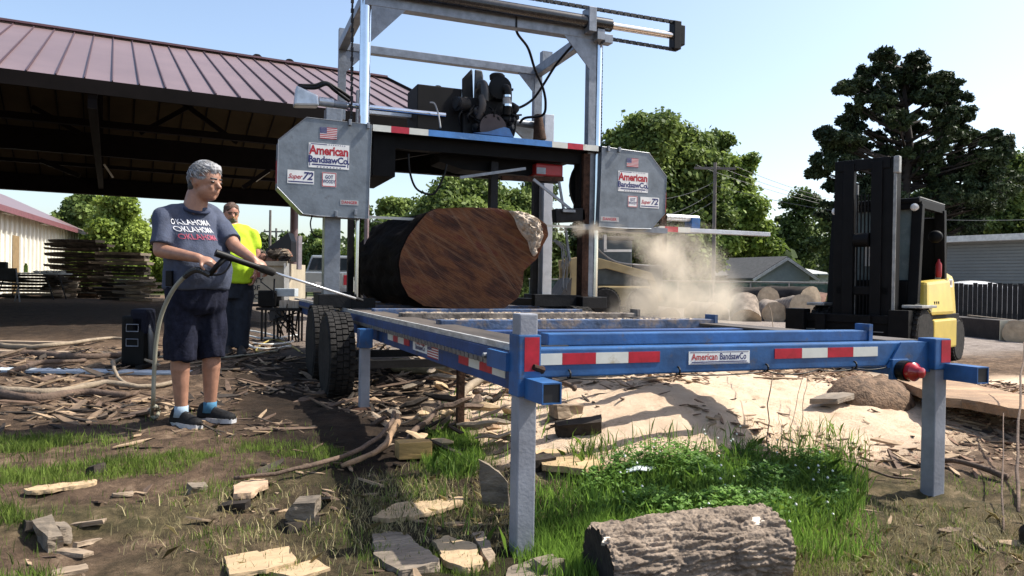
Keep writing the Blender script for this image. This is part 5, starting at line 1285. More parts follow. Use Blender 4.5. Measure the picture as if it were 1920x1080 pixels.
MB().hexa([V((q0.x,q0.y,.3)),V((q1.x,q1.y,.3)),V((q1.x,q1.y,.3))+back,V((q0.x,q0.y,.3))+back,q0,q1,q1+back,q0+back]).build("wall",mat("pale_siding",(.4,.42,.4),.7),h2)
MB().hexa([q0-FWD*.4-RGT*.6,q1-FWD*.4,q1+back*.5+Z_*.9,q0+back*.5+Z_*.9,q0-FWD*.4-RGT*.6+Z_*.12,q1-FWD*.4+Z_*.12,q1+back*.5+Z_*1.0,q0+back*.5+Z_*1.0]).build("roof",mat("pale_roof",(.38,.39,.38),.8),h2)
# ------------------------------------------------------------------ flat roofed building at right
DR=30
b0=dep(1776,452,DR+1.5); b1=dep(2150,450,DR-4); zt_r=(b0.z+dep(1920,452,DR-.4).z)/2
rb_=thing("flat_roof_building","long grey sided building with pale flat roof edge behind the black fence","building",V((b0.x,b0.y,.2)))
dd=(b1-b0); dd.z=0; dd.normalize(); bk=V((-dd.y,dd.x,0)); bk = bk if bk.dot(FWD)>0 else -bk
Lr=(b1-b0).length
def RP(t,o_,z): q=b0+dd*t+bk*o_; return V((q.x,q.y,z))
MB().hexa([RP(0,0,0),RP(Lr,0,0),RP(Lr,9,0),RP(0,9,0),RP(0,0,zt_r),RP(Lr,0,zt_r),RP(Lr,9,zt_r),RP(0,9,zt_r)]).build("wall",mat("grey_siding",(.17,.18,.175),.7,0,.08,1),rb_)
mb=MB(); z=.6
while z<zt_r-.1: mb.bar(RP(0,-.012,z),RP(Lr,-.012,z),.025,.02); z+=.13
mb.build("siding_lap",mat("grey_siding_edge",(.12,.125,.12),.8),rb_)
MB().bar(RP(-.4,-.25,zt_r+.08),RP(Lr,-.25,zt_r+.08),.6,.24).build("roof_edge",mat("pale_roof_edge",(.55,.55,.52),.6),rb_)
MB().hexa([RP(-.4,0,zt_r+.15),RP(Lr,0,zt_r+.15),RP(Lr,9,zt_r+.5),RP(-.4,9,zt_r+.5),RP(-.4,0,zt_r+.2),RP(Lr,0,zt_r+.2),RP(Lr,9,zt_r+.55),RP(-.4,9,zt_r+.55)]).build("roof",MATS["pale_roof_edge"],rb_)
MB().box((RP(2.6,-.03,0)),(RP(2.7,-.03,0)+V((.05,.05,.1)))).build("corner_strip",white,rb_) if False else None
# black board fence
DFn=24
f0,f1=dep(1768,531,DFn+1),dep(2200,535,DFn-4)
fn=thing("board_fence","black vertical board fence in front of the grey sided building","fence",V((f0.x,f0.y,.1)))
fd=(f1-f0); Lf=V((fd.x,fd.y,0)).length; fd=V((fd.x,fd.y,0))/Lf; rs=random.Random(3); bd_=MB(); t=0; zt_f=f0.z
while t<Lf:
    q=f0+fd*t; zz=zt_f+rs.uniform(-.03,.03); bd_.bar(V((q.x,q.y,H(q.x,q.y)-.05)),V((q.x,q.y,zz)),.13,.02,up=V((-fd.y,fd.x,0))); t+=.145
bd_.build("board_panel",mat("black_fence_board",(.016,.014,.013),.85,0,.5,6),fn)
for t in (0,2.4,4.8,7.2): 
    q=f0+fd*t+V((-fd.y,fd.x,0))*.08; MB().bar(V((q.x,q.y,0)),V((q.x,q.y,zt_f-.05)),.1,.1).build("post",MATS["black_fence_board"],fn)
# vehicle roof behind the fence
vr=thing("parked_van","white vehicle roof showing above the black fence","vehicle",dep(1820,560,DFn+3))
c=dep(1822,534,DFn+3); 
MB().ell(c-Z_*.35,.95,1.8,.5,20,10,R=rotm(RGT,V((FWD.x,FWD.y,0)).normalized(),Z_)).build("roof",mat("white_car_paint",(.7,.7,.7),.3,0,.05,coat=.5),vr,smooth=True)
cc=V((c.x,c.y,.3)); MB().obox(cc+Z_*.6,RGT*.92,V((FWD.x,FWD.y,0)).normalized()*2.1,Z_*.45).build("body",MATS["white_car_paint"],vr,bevel=.1)
# ------------------------------------------------------------------ chain link fence with green screen
DC=34
c0,c1=dep(1338,527,DC),dep(1565,531,DC-2)
cf=thing("chain_link_fence","chain link fence with torn green screening along the back of the yard","fence",V((c0.x,c0.y,.1)))
cd=(c1-c0); Lc=V((cd.x,cd.y,0)).length; cd=V((cd.x,cd.y,0))/Lc; zt_c=(c0.z+c1.z)/2
def CP(t,z,o_=0): q=c0+cd*t; return V((q.x,q.y,z))+V((-cd.y,cd.x,0))*o_
pole_m=mat("fence_pole",(.30,.28,.25),.6,.3,.2,6)
mb=MB().tube([CP(-9,zt_c),CP(Lc+2,zt_c)],.03,8); mb.build("top_rail",pole_m,cf)
for t in np.arange(-8,Lc+2,1.6): MB().tube([CP(t,.0),CP(t,zt_c+.02)],.035,8).build("post",pole_m,cf)
mb=MB(); nxg=60; rsn=random.Random(8)
mb2=[CP(-9+i*(Lc+11)/nxg,zt_c-.06,.05+.05*math.sin(i*.9)) for i in range(nxg+1)]; lo2=[CP(-9+i*(Lc+11)/nxg,.2,.05+.07*math.sin(i*1.1)) for i in range(nxg+1)]
k0=0; mb.add(mb2+lo2,[(i,i+1,nxg+2+i,nxg+1+i) for i in range(nxg)])
mb.build("screen_mesh",mat("green_screen",(.05,.10,.075),.8,0,.5,2.5,spots=(2.,.8,(.18,.15,.11),.52)),cf,fixn=False)
# utility poles
def upole(px_,pyt,D,label,arm=True,wires=True):
    t=dep(px_,pyt,D); z0=H(t.x,t.y); r=thing("utility_pole",label,"utility pole",V((t.x,t.y,z0)),0)
    wood=mat("pole_wood",(.16,.14,.125),.9,0,.2,3)
    MB().tube([V((t.x,t.y,z0-.2)),t],[.12,.09],10).build("pole",wood,r,smooth='auto')
    if arm:
        MB().bar(t-Z_*.3-RGT*1.1,t-Z_*.3+RGT*1.1,.1,.12).build("cross_arm",wood,r)
        for k_ in (-1,-.5,.5,1): MB().lathe([(.03,0),(.05,.05),(.04,.12),(.01,.14)],t-Z_*.24+RGT*k_,Z_,8).build("insulator",dark_metal,r)
    return t,r
t1,r1=upole(1341,305,40,"tall wooden utility pole with cross arm beside the saw cover")
def wire(root,a,b_,sag): MB().tube(sagline(a,b_,14,sag),.012,5).build("wire",mat("wire_grey",(.12,.12,.12),.6),root)
for k_ in (-1,0,1): wire(r1,t1-Z_*.15+RGT*k_,t1+V((26,9,-.8))+Z_*(.2*k_),.6)
for k_,yy_ in ((0,310),(1,365),(2,372)): wire(r1,t1-Z_*(1.0+k_*.5),dep(1100,yy_+30,36),.9)
wire(r1,t1-Z_*1.2,dep(2100,400,30),.9)
upole(507,394,58,"thin lamp pole seen between the man in yellow and the shed column",arm=False)
upole(518,428,66,"small distant utility pole right of the thin lamp pole")
tw,rw=upole(120,640,5,"",False) if False else (None,None)
pA=dep(560,420,44); 
# thin cables behind the log
wr_=thing("overhead_cable","thin grey cables strung behind the bark of the giant log","cable",dep(760,405,40)); 
wire(wr_,dep(690,403,40),dep(840,405,40),.2); wire(wr_,dep(690,412,40),dep(840,418,40),.2)
# ------------------------------------------------------------------ forklift
def forklift():
    D=11.0; base=gp(1640,668); 
    c=dep(1630,640,D); bx,by=c.x,c.y; z0=float(H(bx,by))
    view=math.atan2(CAM.y-by,CAM.x-bx)      # direction to camera
    head=view-math.radians(18.5)              # truck faces left of the camera
    r=thing("forklift","large yellow and black forklift with tall mast and enclosed cab parked on the yard","forklift",(bx,by,z0),head)
    yel=mat("forklift_yellow",(.50,.37,.06),.4,0,.12,3,coat=.2,spots=(5,.5,(.25,.2,.08),.62)); bl=mat("forklift_black",(.004,.004,.0045),.6,0,.3,5,spec=.15); gl=mat("cab_glass",(.13,.17,.17),.08,0,.2,2,spots=(1.5,.6,(.30,.33,.33),.5)); gs=mat("worn_grey_steel",(.28,.28,.27),.5,.4,.3,8)
    def b(name,lo,hi,m,bev=.01,root=r): return MB().box(lo,hi).build(name,m,root,local=True,bevel=bev)
    hm=2.93
    # local: x forward, y to the truck's left, which is image right
    for sy in (-1,1):
        b("mast_rail",(.18,sy*.33-.075,.12),(.36,sy*.33+.075,hm),bl)
        b("inner_rail",(.30,sy*.19-.075,.12),(.40,sy*.19+.075,hm-.05),bl)
        MB().tube([(.27,sy*.12,.3),(.27,sy*.12,hm-.35)],.028,10).build("lift_ram",gs if sy<0 else bl,r,local=True)
    b("mast_side_plate",(.16,.41,.1),(.36,.44,hm-.1),bl); b("mast_edge",(.361,.405,.5),(.372,.445,hm-.1),gs,0); b("mast_head",(.28,.40,hm-.24),(.39,.48,hm+.0),gs,.02)
    b("mast_crossbar",(.28,-.36,hm-.16),(.38,.36,hm),bl); b("mast_crossbar",(.28,-.36,1.0),(.36,.36,1.12),bl); b("mast_crossbar",(.28,-.36,.2),(.38,.36,.42),bl)
    for i in range(4): MB().tube([(.33,-.08+.05*i,.35),(.34,-.08+.05*i,hm-.5)],.012,6).build("mast_hose",bl,r,local=True)
    MB().lathe([(.1,-.1),(.1,.1)],(.36,0,hm-1.15),Y_,16).build("hose_reel",bl,r,local=True)
    # carriage, load backrest, forks folded forward
    b("carriage",(.40,-.82,.22),(.50,.62,.32),bl); b("carriage",(.40,-.82,.60),(.50,.62,.72),bl); b("carriage_plate",(.44,-.80,.30),(.47,.60,.62),bl)
    b("side_clamp",(.36,.42,.08),(.55,.68,.80),bl); b("side_clamp",(.36,-1.0,.06),(.6,-.72,.78),bl)
    for yy in (-.5,.12): b("fork",(.5,yy-.07,.05),(.57,yy+.07,.72),bl); b("fork",(.5,yy-.07,.04),(1.45,yy+.07,.085),bl)
    for yy in (-.45,.28): b("worn_edge",(.575,yy-.018,.12),(.58,yy+.018,.24),gs,.0)
    b("carriage_edge",(.504,-.78,.485),(.508,-.4,.495),gs,0); b("carriage_edge",(.504,.0,.485),(.508,.35,.495),gs,0)
    # body
    b("chassis",(-1.9,-.58,.28),(.15,.58,.55),bl,.03)
    for sy in (-1,1):
        b("side_step",(-1.55,sy*.66-.1,.22),(-.35,sy*.66+.1,.66),yel,.03)
        MB().hexa([(-1.5,sy*.60-.14,.72),(-.1,sy*.60-.14,.72),(-.1,sy*.60+.14,.72),(-1.5,sy*.60+.14,.72),(-1.45,sy*.58-.12,1.26),(-.28,sy*.58-.12,1.20),(-.28,sy*.58+.10,1.20),(-1.45,sy*.58+.10,1.26)]).build("side_cowl",yel,r,local=True,bevel=.05)
        MB().tube([( .42*math.cos(t)-.02+.0,sy*.63,.40+.46*math.sin(t)) for t in np.linspace(-.3,3.3,12)],.035,8).build("fender",bl,r,local=True)
        b("fender_top",(-.35,sy*.66-.13,.83),(.35,sy*.66+.13,.87),gs,.01)
    MB().hexa([(-2.35,-.60,.30),(-1.5,-.62,.30),(-1.5,.62,.30),(-2.35,.60,.30),(-2.25,-.55,1.32),(-1.45,-.58,1.42),(-1.45,.58,1.42),(-2.25,.55,1.32)]).build("counterweight",yel,r,local=True,bevel=.10)
    b("black_band",(-2.2,-.635,.62),(-.2,.635,.72),bl)
    b("dash",(-.30,-.5,.7),(-.05,.5,1.22),bl,.03); b("seat_base",(-1.15,-.3,.7),(-.7,.3,1.15),bl,.04)
    b("rear_grille",(-1.40,-.5,1.2),(-1.34,.5,2.2),bl,.02); b("seat_back",(-1.2,-.26,1.15),(-1.05,.26,1.75),mat("grey_seat",(.28,.29,.30),.8),.06)
    MB().tube([(-.42+.02*0,.19*math.cos(t),1.32+.19*math.sin(t)) for t in np.linspace(0,2*math.pi,20)],.016,8).build("steering_wheel",bl,r,local=True)
    # cab
    hc_=2.30
    for sy in (-1,1):
        for (x0_,z0_,x1_,z1_,m_) in ((-.05,.75,-.22,hc_,bl),(-1.42,1.1,-1.32,hc_,bl)):
            MB().bar((x0_,sy*.56,z0_),(x1_,sy*.56,z1_),.12,.14,up=Y_).build("cab_pillar",m_,r,local=True,bevel=.01)
        MB().bar((-.20,sy*.56,hc_),(-1.36,sy*.56,hc_),.1,.09).build("roof_rail",bl,r,local=True)
        b("door_frame",(-1.3,sy*.57-.02,.76),(-.3,sy*.57+.02,1.12),bl)
    MB().bar((-.02,.605,.8),(-.19,.605,hc_),.018,.02).build("pillar_edge",gs,r,local=True)
    b("roof",(-1.42,-.60,hc_+.02),(-.12,.60,hc_+.09),bl,.02); MB().box((-1.40,.57,hc_+.092),(-.14,.60,hc_+.105)).build("roof_edge",gs,r,local=True)
    MB().prism([(-.10,-.5,1.05),(-.10,.5,1.05),(-.22,.5,hc_-.06),(-.22,-.5,hc_-.06)],(.012,0,0)).build("windscreen",gl,r,local=True)
    b("windscreen_frame",(-.2,-.56,hc_-.07),(-.14,.56,hc_+.02),bl)
    for sy in (-1,1):
        MB().lathe([(.045,0),(.055,.05),(.03,.07)],(-.12,sy*.55,hc_-.05),X_,14).build("work_lamp",mat("lamp_glass",(.7,.7,.68),.2),r,local=True)
    MB().lathe([(.05,0),(.055,.1),(.02,.13)],(-.25,.2,hc_+.09),Z_,14).build("beacon",mat("amber_lens",(.5,.2,.02),.3,0,.1),r,local=True)
    MB().tube([(-.22,.2,hc_+.1),(-.22,.2,hc_+.24)],.01,6).build("beacon_guard",bl,r,local=True)
    MB().lathe([(.04,0),(.045,.04),(.045,.2),(.02,.25),(.015,.28)],(-1.28,.56,1.28),Z_,12).build("fire_extinguisher",redp,r,local=True,smooth='auto')
    MB().ell((-.62,.68,1.86),.05,.1,.09).build("mirror",bl,r,local=True,smooth=True)
    b("rear_panel",(-1.36,.50,1.2),(-1.33,.58,1.8),white,.0)
    b("paper_notice",(-.085,-.13,1.42),(-.08,.05,1.74),white,.0)
    MB().tube([(-1.3,.63,1.0),(-1.3,.66,1.25)],.02,8).build("grab_handle",bl,r,local=True)
    for i in range(3): b("cowl_louvre",(-.72+.1*i,.715,.78),(-.67+.1*i,.722,.92),bl,0)
    s=plate(MB(),(-1.75,.612,1.2),-X_,Z_,.2,.13,.002); s=s.build("fleet_plate",white,r,local=True)
    tm=text_mb("LM1",(-1.75,.6145,1.2),-X_,Z_,.12,.8,.001,.02); tm.build("lettering",mat("brown_ink",(.12,.05,.03),.6),s,local=True)
    for sx,R_w in ((0,.42),(-1.75,.33)):
        for sy in (-1,1): wheel_parts(r,V((sx,sy*.62,R_w-.01)),Y_*sy,R_w,.26,mat("cream_rim",(.5,.44,.30),.6),local=True,n=22)
forklift()
# ------------------------------------------------------------------ tan loader behind the dust
def loader():
    D=21.; q=dep(1155,560,D); z0=float(H(q.x,q.y)); 
    r=thing("skid_steer_loader","dusty tan skid steer loader with black cab in the middle of the yard","loader",(q.x,q.y,z0),-YAW+math.radians(8))
    tn=mat("dusty_tan_paint",(.30,.22,.10),.6,0,.15,3); bk_=mat("dusty_dark",(.06,.055,.05),.8,0,.3,3)
    def b(name,lo,hi,m,bev=.02): return MB().box(lo,hi).build(name,m,r,local=True,bevel=bev)
    for i,x in enumerate((-.52,.54)):
        for sy in (-1,1): wheel_parts(r,V((x,sy*.72,.40)),Y_*-sy if sy<0 else Y_,.40,.28,tn,local=True,n=20)
    b("lower_body",(-.95,-.58,.3),(1.05,.58,.85),tn,.05)
    b("engine_cover",(.3,-.5,.85),(1.2,.5,1.45),bk_,.08)
    b("cab",(-.85,-.5,.85),(.3,.5,2.1),mat("cab_dark_glass",(.05,.06,.065),.3,0,.3,3),.05)
    b("cab_roof",(-.9,-.52,2.1),(.35,.52,2.2),bk_,.03)
    for sy in (-1,1):
        MB().prism([(-1.5,sy*.68,1.55),(-1.0,sy*.68,1.66),(.75,sy*.68,1.22),(.88,sy*.68,.98),(-.5,sy*.68,1.32),(-1.0,sy*.68,1.25),(-1.45,sy*.68,1.1)],(0,.12*sy,0)).build("lift_arm",tn,r,local=True,bevel=.01)
        MB().prism([(.62,sy*.66,1.18),(.9,sy*.66,.95),(1.12,sy*.66,.45),(.9,sy*.66,.45)],(0,.1*sy,0)).build("arm_link",tn,r,local=True)
        MB().prism([(-1.45,sy*.68,1.3),(-1.2,sy*.68,1.3),(-1.3,sy*.68,.3),(-1.55,sy*.68,.25)],(0,.1*sy,0)).build("front_arm",tn,r,local=True)
    MB().prism([(-1.5,-.85,.2),(-1.45,-.85,1.05),(-1.9,-.85,.35),(-1.95,-.85,.15)],(0,1.7,0)).build("bucket",bk_,r,local=True)
loader()
# ------------------------------------------------------------------ white pickup seen under the shed
def pickup():
    D=27; q=dep(600,545,D); z0=float(H(q.x,q.y)); r=thing("parked_pickup","silver pickup with dark rear window parked beyond the shed column","pickup",(q.x,q.y,z0),-YAW+math.radians(4))
    sv=mat("silver_paint",(.35,.37,.38),.3,.3,.08,2,coat=.5); gl=mat("dark_car_glass",(.015,.02,.025),.05)
    def b(name,lo,hi,m,bev=.03): return MB().box(lo,hi).build(name,m,r,local=True,bevel=bev)
    b("body",(-.98,0,.45),(.98,5.2,1.15),sv,.06); b("tailgate",(-.8,-.03,.62),(.8,.0,1.12),sv,.02); b("bumper",(-.98,-.12,.42),(.98,0,.60),galv,.03)
    MB().hexa([(-.9,1.9,1.15),(.9,1.9,1.15),(.9,4.0,1.15),(-.9,4.0,1.15),(-.72,2.1,1.82),(.72,2.1,1.82),(.72,3.4,1.82),(-.72,3.4,1.82)]).build("cab",sv,r,local=True,bevel=.05)
    MB().prism([(-.78,1.91,1.25),(.78,1.91,1.25),(.66,2.06,1.72),(-.66,2.06,1.72)],(0,-.03,0)).build("rear_window",gl,r,local=True)
    for sx in (-1,1):
        b("tail_light",(sx*.9-.07,-.035,.7),(sx*.9+.07,.0,1.05),redtape,.01)
        for y in (1.1,4.2): MB().lathe([(.2,-.12),(.36,-.11),(.37,0),(.36,.11),(.2,.12)],(sx*.86,y,.37),X_,18).build("wheel",rubber,r,local=True)
    b("licence_plate",(-.16,-.045,.66),(.16,-.032,.80),white,0)
    for i in range(3): b("cab_lamp",(-.2+.16*i,2.08,1.82),(-.12+.16*i,2.2,1.87),blackink,.005)
pickup()
# ================================================================== YARD CLUTTER
rs=random.Random(12)
slabd=mat("weathered_slab",(.02,.016,.013),.9,0,.4,5,.3,25,stretch=(1,.3,1),tone=(.065,.052,.042),spec=.2)
slabl=mat("pale_slab",(.26,.195,.135),.9,0,.35,8,.6,25,stretch=(.25,1.3,1),spots=(9,.7,(.08,.055,.035),.58))
greywood=mat("grey_weathered_wood",(.185,.148,.11),.9,0,.4,9,.8,30,stretch=(.25,1.3,1.3),spots=(10,.8,(.05,.04,.03),.58))
freshwood=mat("fresh_cut_wood",(.40,.285,.165),.8,0,.14,5,.2,40,stretch=(.4,3,1),spots=(5,.5,(.40,.26,.14),.58))
def slab_mesh(L_,W_,T_,seed,n=9):
    r_=random.Random(seed); top=[];m=MB(); up_=[];lo_=[]
    for i in range(n):
        t=i/(n-1); x=(t-.5)*L_; tp=1-.35*abs(2*t-1)**3; wob=r_.uniform(-.06,.06)*W_
        up_.append((x,W_*.5*tp+wob)); lo_.append((x,-W_*.5*tp+wob*.5+r_.uniform(-.05,.05)*W_))
    poly=up_+lo_[::-1]; warp=r_.uniform(-.02,.03)*L_
    z=lambda x:warp*(2*x/L_)**2
    k=len(poly); m.v=[V((x,y,z(x)+T_*.5)) for x,y in poly]+[V((x*.985,y*.86,z(x)-T_*.5)) for x,y in poly]
    m.f=[tuple(range(k-1,-1,-1)),tuple(range(k,2*k))]+[(i,(i+1)%k,k+(i+1)%k,k+i) for i in range(k)]
    # planar caps as strips for warped surfaces
    m.f=m.f[2:]+[(i+1,i,2*n-1-i,2*n-2-i) for i in range(n-1)]+[(k+i,k+i+1,k+2*n-2-i,k+2*n-1-i) for i in range(n-1)]
    return m
def place_slab(c,L_,W_,T_,rz,m,label,group,name="wood_slab",cat="wood slab",seed=0,tilt=(0,0)):
    mb=slab_mesh(L_,W_,T_,seed); R=Matrix.Rotation(rz,3,'Z')@Matrix.Rotation(tilt[0],3,'X')@Matrix.Rotation(tilt[1],3,'Y')
    o=mb.build(name,m,None,local=True,label=label,cat=cat,group=group); o.location=c; o.rotation_euler=R.to_euler(); return o
def stack(px_,pyb,D,n,L_,W_,T_,rz,mats,label,grp,jit=.25,seed=1):
    r_=random.Random(seed); b_=dep(px_,pyb,D); z=H(b_.x,b_.y)+T_*.5
    for i in range(n):
        place_slab(V((b_.x+r_.uniform(-1,1)*jit*.5,b_.y+r_.uniform(-1,1)*jit*.5,z)),L_*r_.uniform(.8,1.12),W_*r_.uniform(.75,1.1),T_,rz+r_.uniform(-.12,.12),r_.choice(mats),label,grp,seed=seed*50+i,name="lumber_slab",cat="wood slab")
        z+=T_+r_.uniform(.008,.04)
e_az=-YAW
stack(145,556,27,19,2.0,1.1,.088,e_az,[slabd],"dark slab in the tall stickered stack beside the white building","slabs in the tall dark stack",.16,1)
stack(228,556,26,14,1.8,1.1,.088,e_az+.1,[slabd,slabd,greywood],"slab in the stack behind the left shoulder of the blue shirted man","slabs in the second stack",.22,2)
stack(60,560,23.5,8,1.9,1.0,.07,e_az,[slabd,slabd,slabl],"slab in the low stack under the folding table","slabs stacked under the table",.3,3)
stack(118,560,24.5,7,1.1,.9,.06,e_az+.5,[slabl,greywood],"pale offcut in the untidy heap at the foot of the tall stack","pale offcuts by the tall stack",.4,4)
stack(262,560,22,7,1.0,.9,.07,e_az-.2,[slabl,greywood],"pale offcut in the heap nearest the man in blue","pale offcuts behind the man in blue",.4,5)
stack(215,560,23,6,.9,.9,.06,e_az,[slabd],"dark offcut in the low heap between the two stacks","dark offcuts between the stacks",.3,6)
# folding tables and chair
def table(px_,D,label,W=1.7):
    q=dep(px_,560,D); z0=H(q.x,q.y); r=thing("folding_table",label,"table",(q.x,q.y,z0),-YAW)
    MB().box((-W/2,-.35,.72),(W/2,.35,.76)).build("table_top",mat("table_grey",(.30,.31,.31),.6),r,local=True,bevel=.005)
    for sx in (-1,1):
        for sy in (-1,1): MB().tube([(sx*W*.3,sy*.3,.72),(sx*W*.42,sy*.3,0)],.016,6).build("leg",dark_metal,r,local=True)
    return q,z0
tq,tz=table(60,21.5,"grey folding table covered with small items under the shed",1.9)
MB().lathe([(.05,0),(.05,.18),(.03,.22),(.03,.26)],(tq.x-.15,tq.y-.05,tz+.765),Z_,10).build("bottle",mat("lime_bottle",(.35,.55,.05),.4),None,label="lime green bottle standing on the folding table",cat="bottle")
MB().box((tq.x-.95,tq.y-.2,tz+.765),(tq.x-.6,tq.y+.1,tz+1.05)).build("cooler_box",black,None,bevel=.03,label="black box at the left end of the folding table",cat="box")
for i in range(5):
    MB().ell((tq.x+.1+.16*i,tq.y+.1*math.sin(i*3)+.05,tz+.79),.10,.08,.035,10,6).build("folded_cloth",mat("off_white_cloth",(.5,.48,.45),.9),None,label="crumpled pale cloth lying on the folding table",cat="cloth",group="pale cloths on the folding table",smooth=True)
q=dep(14,560,19); z0=H(q.x,q.y); ch_=thing("folding_chair","black folding chair with pale legs at the left edge under the shed","chair",(q.x,q.y,z0),.4)
MB().box((-.22,-.22,.43),(.22,.22,.46)).build("seat",black,ch_,local=True); MB().box((-.22,.2,.55),(.22,.23,.85)).build("backrest",black,ch_,local=True)
for sx in (-1,1):
    MB().bar((sx*.22,-.22,0),(sx*.22,.22,.85),.03,.03).build("leg",galv,ch_,local=True); MB().bar((sx*.21,.25,0),(sx*.21,-.15,.45),.03,.03).build("leg",galv,ch_,local=True)
# black pump unit behind the first man
q=gp(262,686); D0=(q-CAM).dot(FWD); pu=thing("pump_unit","black pump unit on a stand behind the man in the blue shirt","pump",q,-YAW)
S_=D0/F_PX
mb=MB().box((-25*S_,-.12,.0),(18*S_,.16,95*S_)); mb.build("body",mat("pump_black",(.004,.004,.004),.6,0,.3,10,spec=.15),pu,local=True,bevel=.03)
MB().box((-10*S_,-.12,60*S_),(22*S_,.1,108*S_)).build("motor_housing",mat("pump_dark_blue",(.004,.005,.012),.7,spec=.15),pu,local=True,bevel=.04)
for z_ in (45,72):
    pts=[V((-14*S_,-.13,z_*S_-6*S_)),V((8*S_,-.13,z_*S_-6*S_)),V((8*S_,-.13,z_*S_+7*S_)),V((-14*S_,-.13,z_*S_+7*S_))]
    MB().tube(pts+[pts[0],pts[1]],.005,6,cap=False).build("bracket_frame",galv,pu,local=True)
MB().tube([(26*S_,-.05,15*S_),(24*S_,-.05,60*S_),(16*S_,-.05,85*S_)],[.03,.028,.02],8).build("filter_tube",mat("smoky_plastic",(.1,.1,.1),.3),pu,local=True,smooth=True)
for sx in (-1,1): MB().box((sx*20*S_-.03,-.25,0),(sx*20*S_+.03,.2,.03)).build("skid",black,pu,local=True)
# third figure's stand: generator and hydraulic power pack at the trailer tongue
q=gp(540,640); D1=(q-CAM).dot(FWD); S1=D1/F_PX
ge=thing("power_pack","black engine power pack with pale wooden box on the trailer tongue","power pack",q,-YAW)
def gl_(px_,py_): return V(((px_-540)*S1,0,(640-py_)*S1))
def gb(name,x0,y0,x1,y1,d0,d1,m,bev=.01): 
    a=gl_(x0,y1);b2=gl_(x1,y0); return MB().box((a.x,d0,a.z),(b2.x,d1,b2.z)).build(name,m,ge,local=True,bevel=bev)
gb("engine",486,545,520,576,-.1,.2,mat("pump_black"  ,(.012,.012,.013)),.02)
gb("silver_box",514,541,553,556,-.05,.15,mat("silver_box_paint",(.42,.46,.48),.5,.2,.15,10),.01)
gb("wooden_box",524,563,561,583,-.05,.2,mat("striped_wood",(.42,.35,.28),.85,0,.3,16,.3,30,stretch=(3,1,.3)),.01)
gb("shelf",484,577,566,582,-.12,.2,dark_metal,.0)
gb("battery",508,582,530,602,-.1,.1,blackink,.01)
for x in (492,515,543,561): gb("stand_leg",x-1.5,580,x+1.5,642,-.05,-.02,dark_metal,0); gb("stand_leg",x-1.5,580,x+1.5,640,.12,.15,dark_metal,0)
rh2=random.Random(3)
for i in range(12):
    a=gl_(rh2.uniform(500,560),rh2.uniform(560,590)); c2=gl_(rh2.uniform(500,565),rh2.uniform(600,640)); m_=a.lerp(c2,.5)+V((rh2.uniform(-.1,.1),-.12,0))
    MB().tube(smoothpath([a,m_,c2]),.012,6).build("hose",black,ge,local=True,smooth=True)
MB().bar(gl_(522,552)+V((0,-.1,0)),gl_(493,530)+V((0,-.1,0)),.015,.015).build("lever",dark_metal,ge,local=True); MB().bar(gl_(516,560)+V((0,-.1,0)),gl_(517,523)+V((0,-.1,0)),.02,.02).build("lever",dark_metal,ge,local=True)
# CITY OF container with rubble on it
D2=13.5
def cp(px_,py_,d=0): return dep(px_,py_,D2+d)
ct=thing("steel_skip","tan steel container stencilled CITY OF with broken rubble heaped on top","skip",V((cp(505,570).x,cp(505,570).y,H(cp(505,570).x,cp(505,570).y))))
tanp=mat("tan_container_paint",(.34,.29,.21),.7,0,.15,3,.1,30,spots=(5,.5,(.16,.11,.08),.58))
bkd=V((FWD.x,FWD.y,0)).normalized()*1.2
def quadbox(root,P4,off,m,name): return MB().hexa([P4[0],P4[1],P4[1]+off,P4[0]+off,P4[3],P4[2],P4[2]+off,P4[3]+off]).build(name,m,root)
zb0=H(cp(500,566).x,cp(500,566).y)
fr4=[cp(455,567),cp(538,567),cp(538,494),cp(455,494)]
quadbox(ct,fr4,bkd,tanp,"container_body")
MB().bar(cp(538,494)-bkd*.02,cp(538,566)-bkd*.02,.09,.05).build("corner_post",mat("pale_post_paint",(.6,.57,.5),.6),ct)
MB().bar(cp(455,494)-bkd*.02,cp(540,494)-bkd*.02,.06,.08).build("top_rim",tanp,ct)
MB().bar(cp(455,572)-bkd*.02,cp(520,572)-bkd*.02,.08,.05).build("base_beam",dark_metal,ct)
nn_=-V((FWD.x,FWD.y,0)).normalized()
for txt,px_,py_ in (("CITY",479,526),("OF",479,540),("SKOGEE",486,556)):
    text_mb(txt,cp(px_,py_)+nn_*.012,RGT,Z_,.125,1.05,.004,.02).build("lettering",blackink,ct)
MB().bar(cp(472,515)+nn_*.012,cp(488,515)+nn_*.012,.01,.09).build("red_panel",mat("dull_red",(.2,.04,.03),.7),ct)
r4=random.Random(21)
for i in range(34):
    c=cp(r4.uniform(460,535),r4.uniform(470,492),.2+r4.random()*.6); s_=r4.uniform(.06,.16)
    m=MB().ell(c,s_,s_*.8,s_*.6,7,5); m.v=[v+V((r4.uniform(-1,1),r4.uniform(-1,1),r4.uniform(-1,1)))*s_*.25 for v in m.v]
    m.build("rubble",r4.choice([greywood,slabl,slabd,mat("red_brown_rubble",(.2,.1,.07),.9)]),None,label="lump of broken rubble heaped on the tan container",cat="rubble",group="rubble on the tan container")
# black raised lid behind the container
ld=MB().prism([cp(493,478,1.3),cp(500,466,1.3),cp(540,436,1.3),cp(546,452,1.3),cp(546,490,1.3),cp(520,492,1.3)],bkd*.3); ld.build("raised_bucket",blackink,None,label="black raised loader bucket behind the tan container",cat="bucket")
MB().box((cp(559,505).x-.0,cp(559,505).y,cp(559,505).z),(cp(566,505).x,cp(559,505).y+.3,cp(559,442).z)).build("pale_board",mat("pinkish_board",(.45,.38,.38),.8),None,label="pale board standing beside the maroon shed column",cat="board")
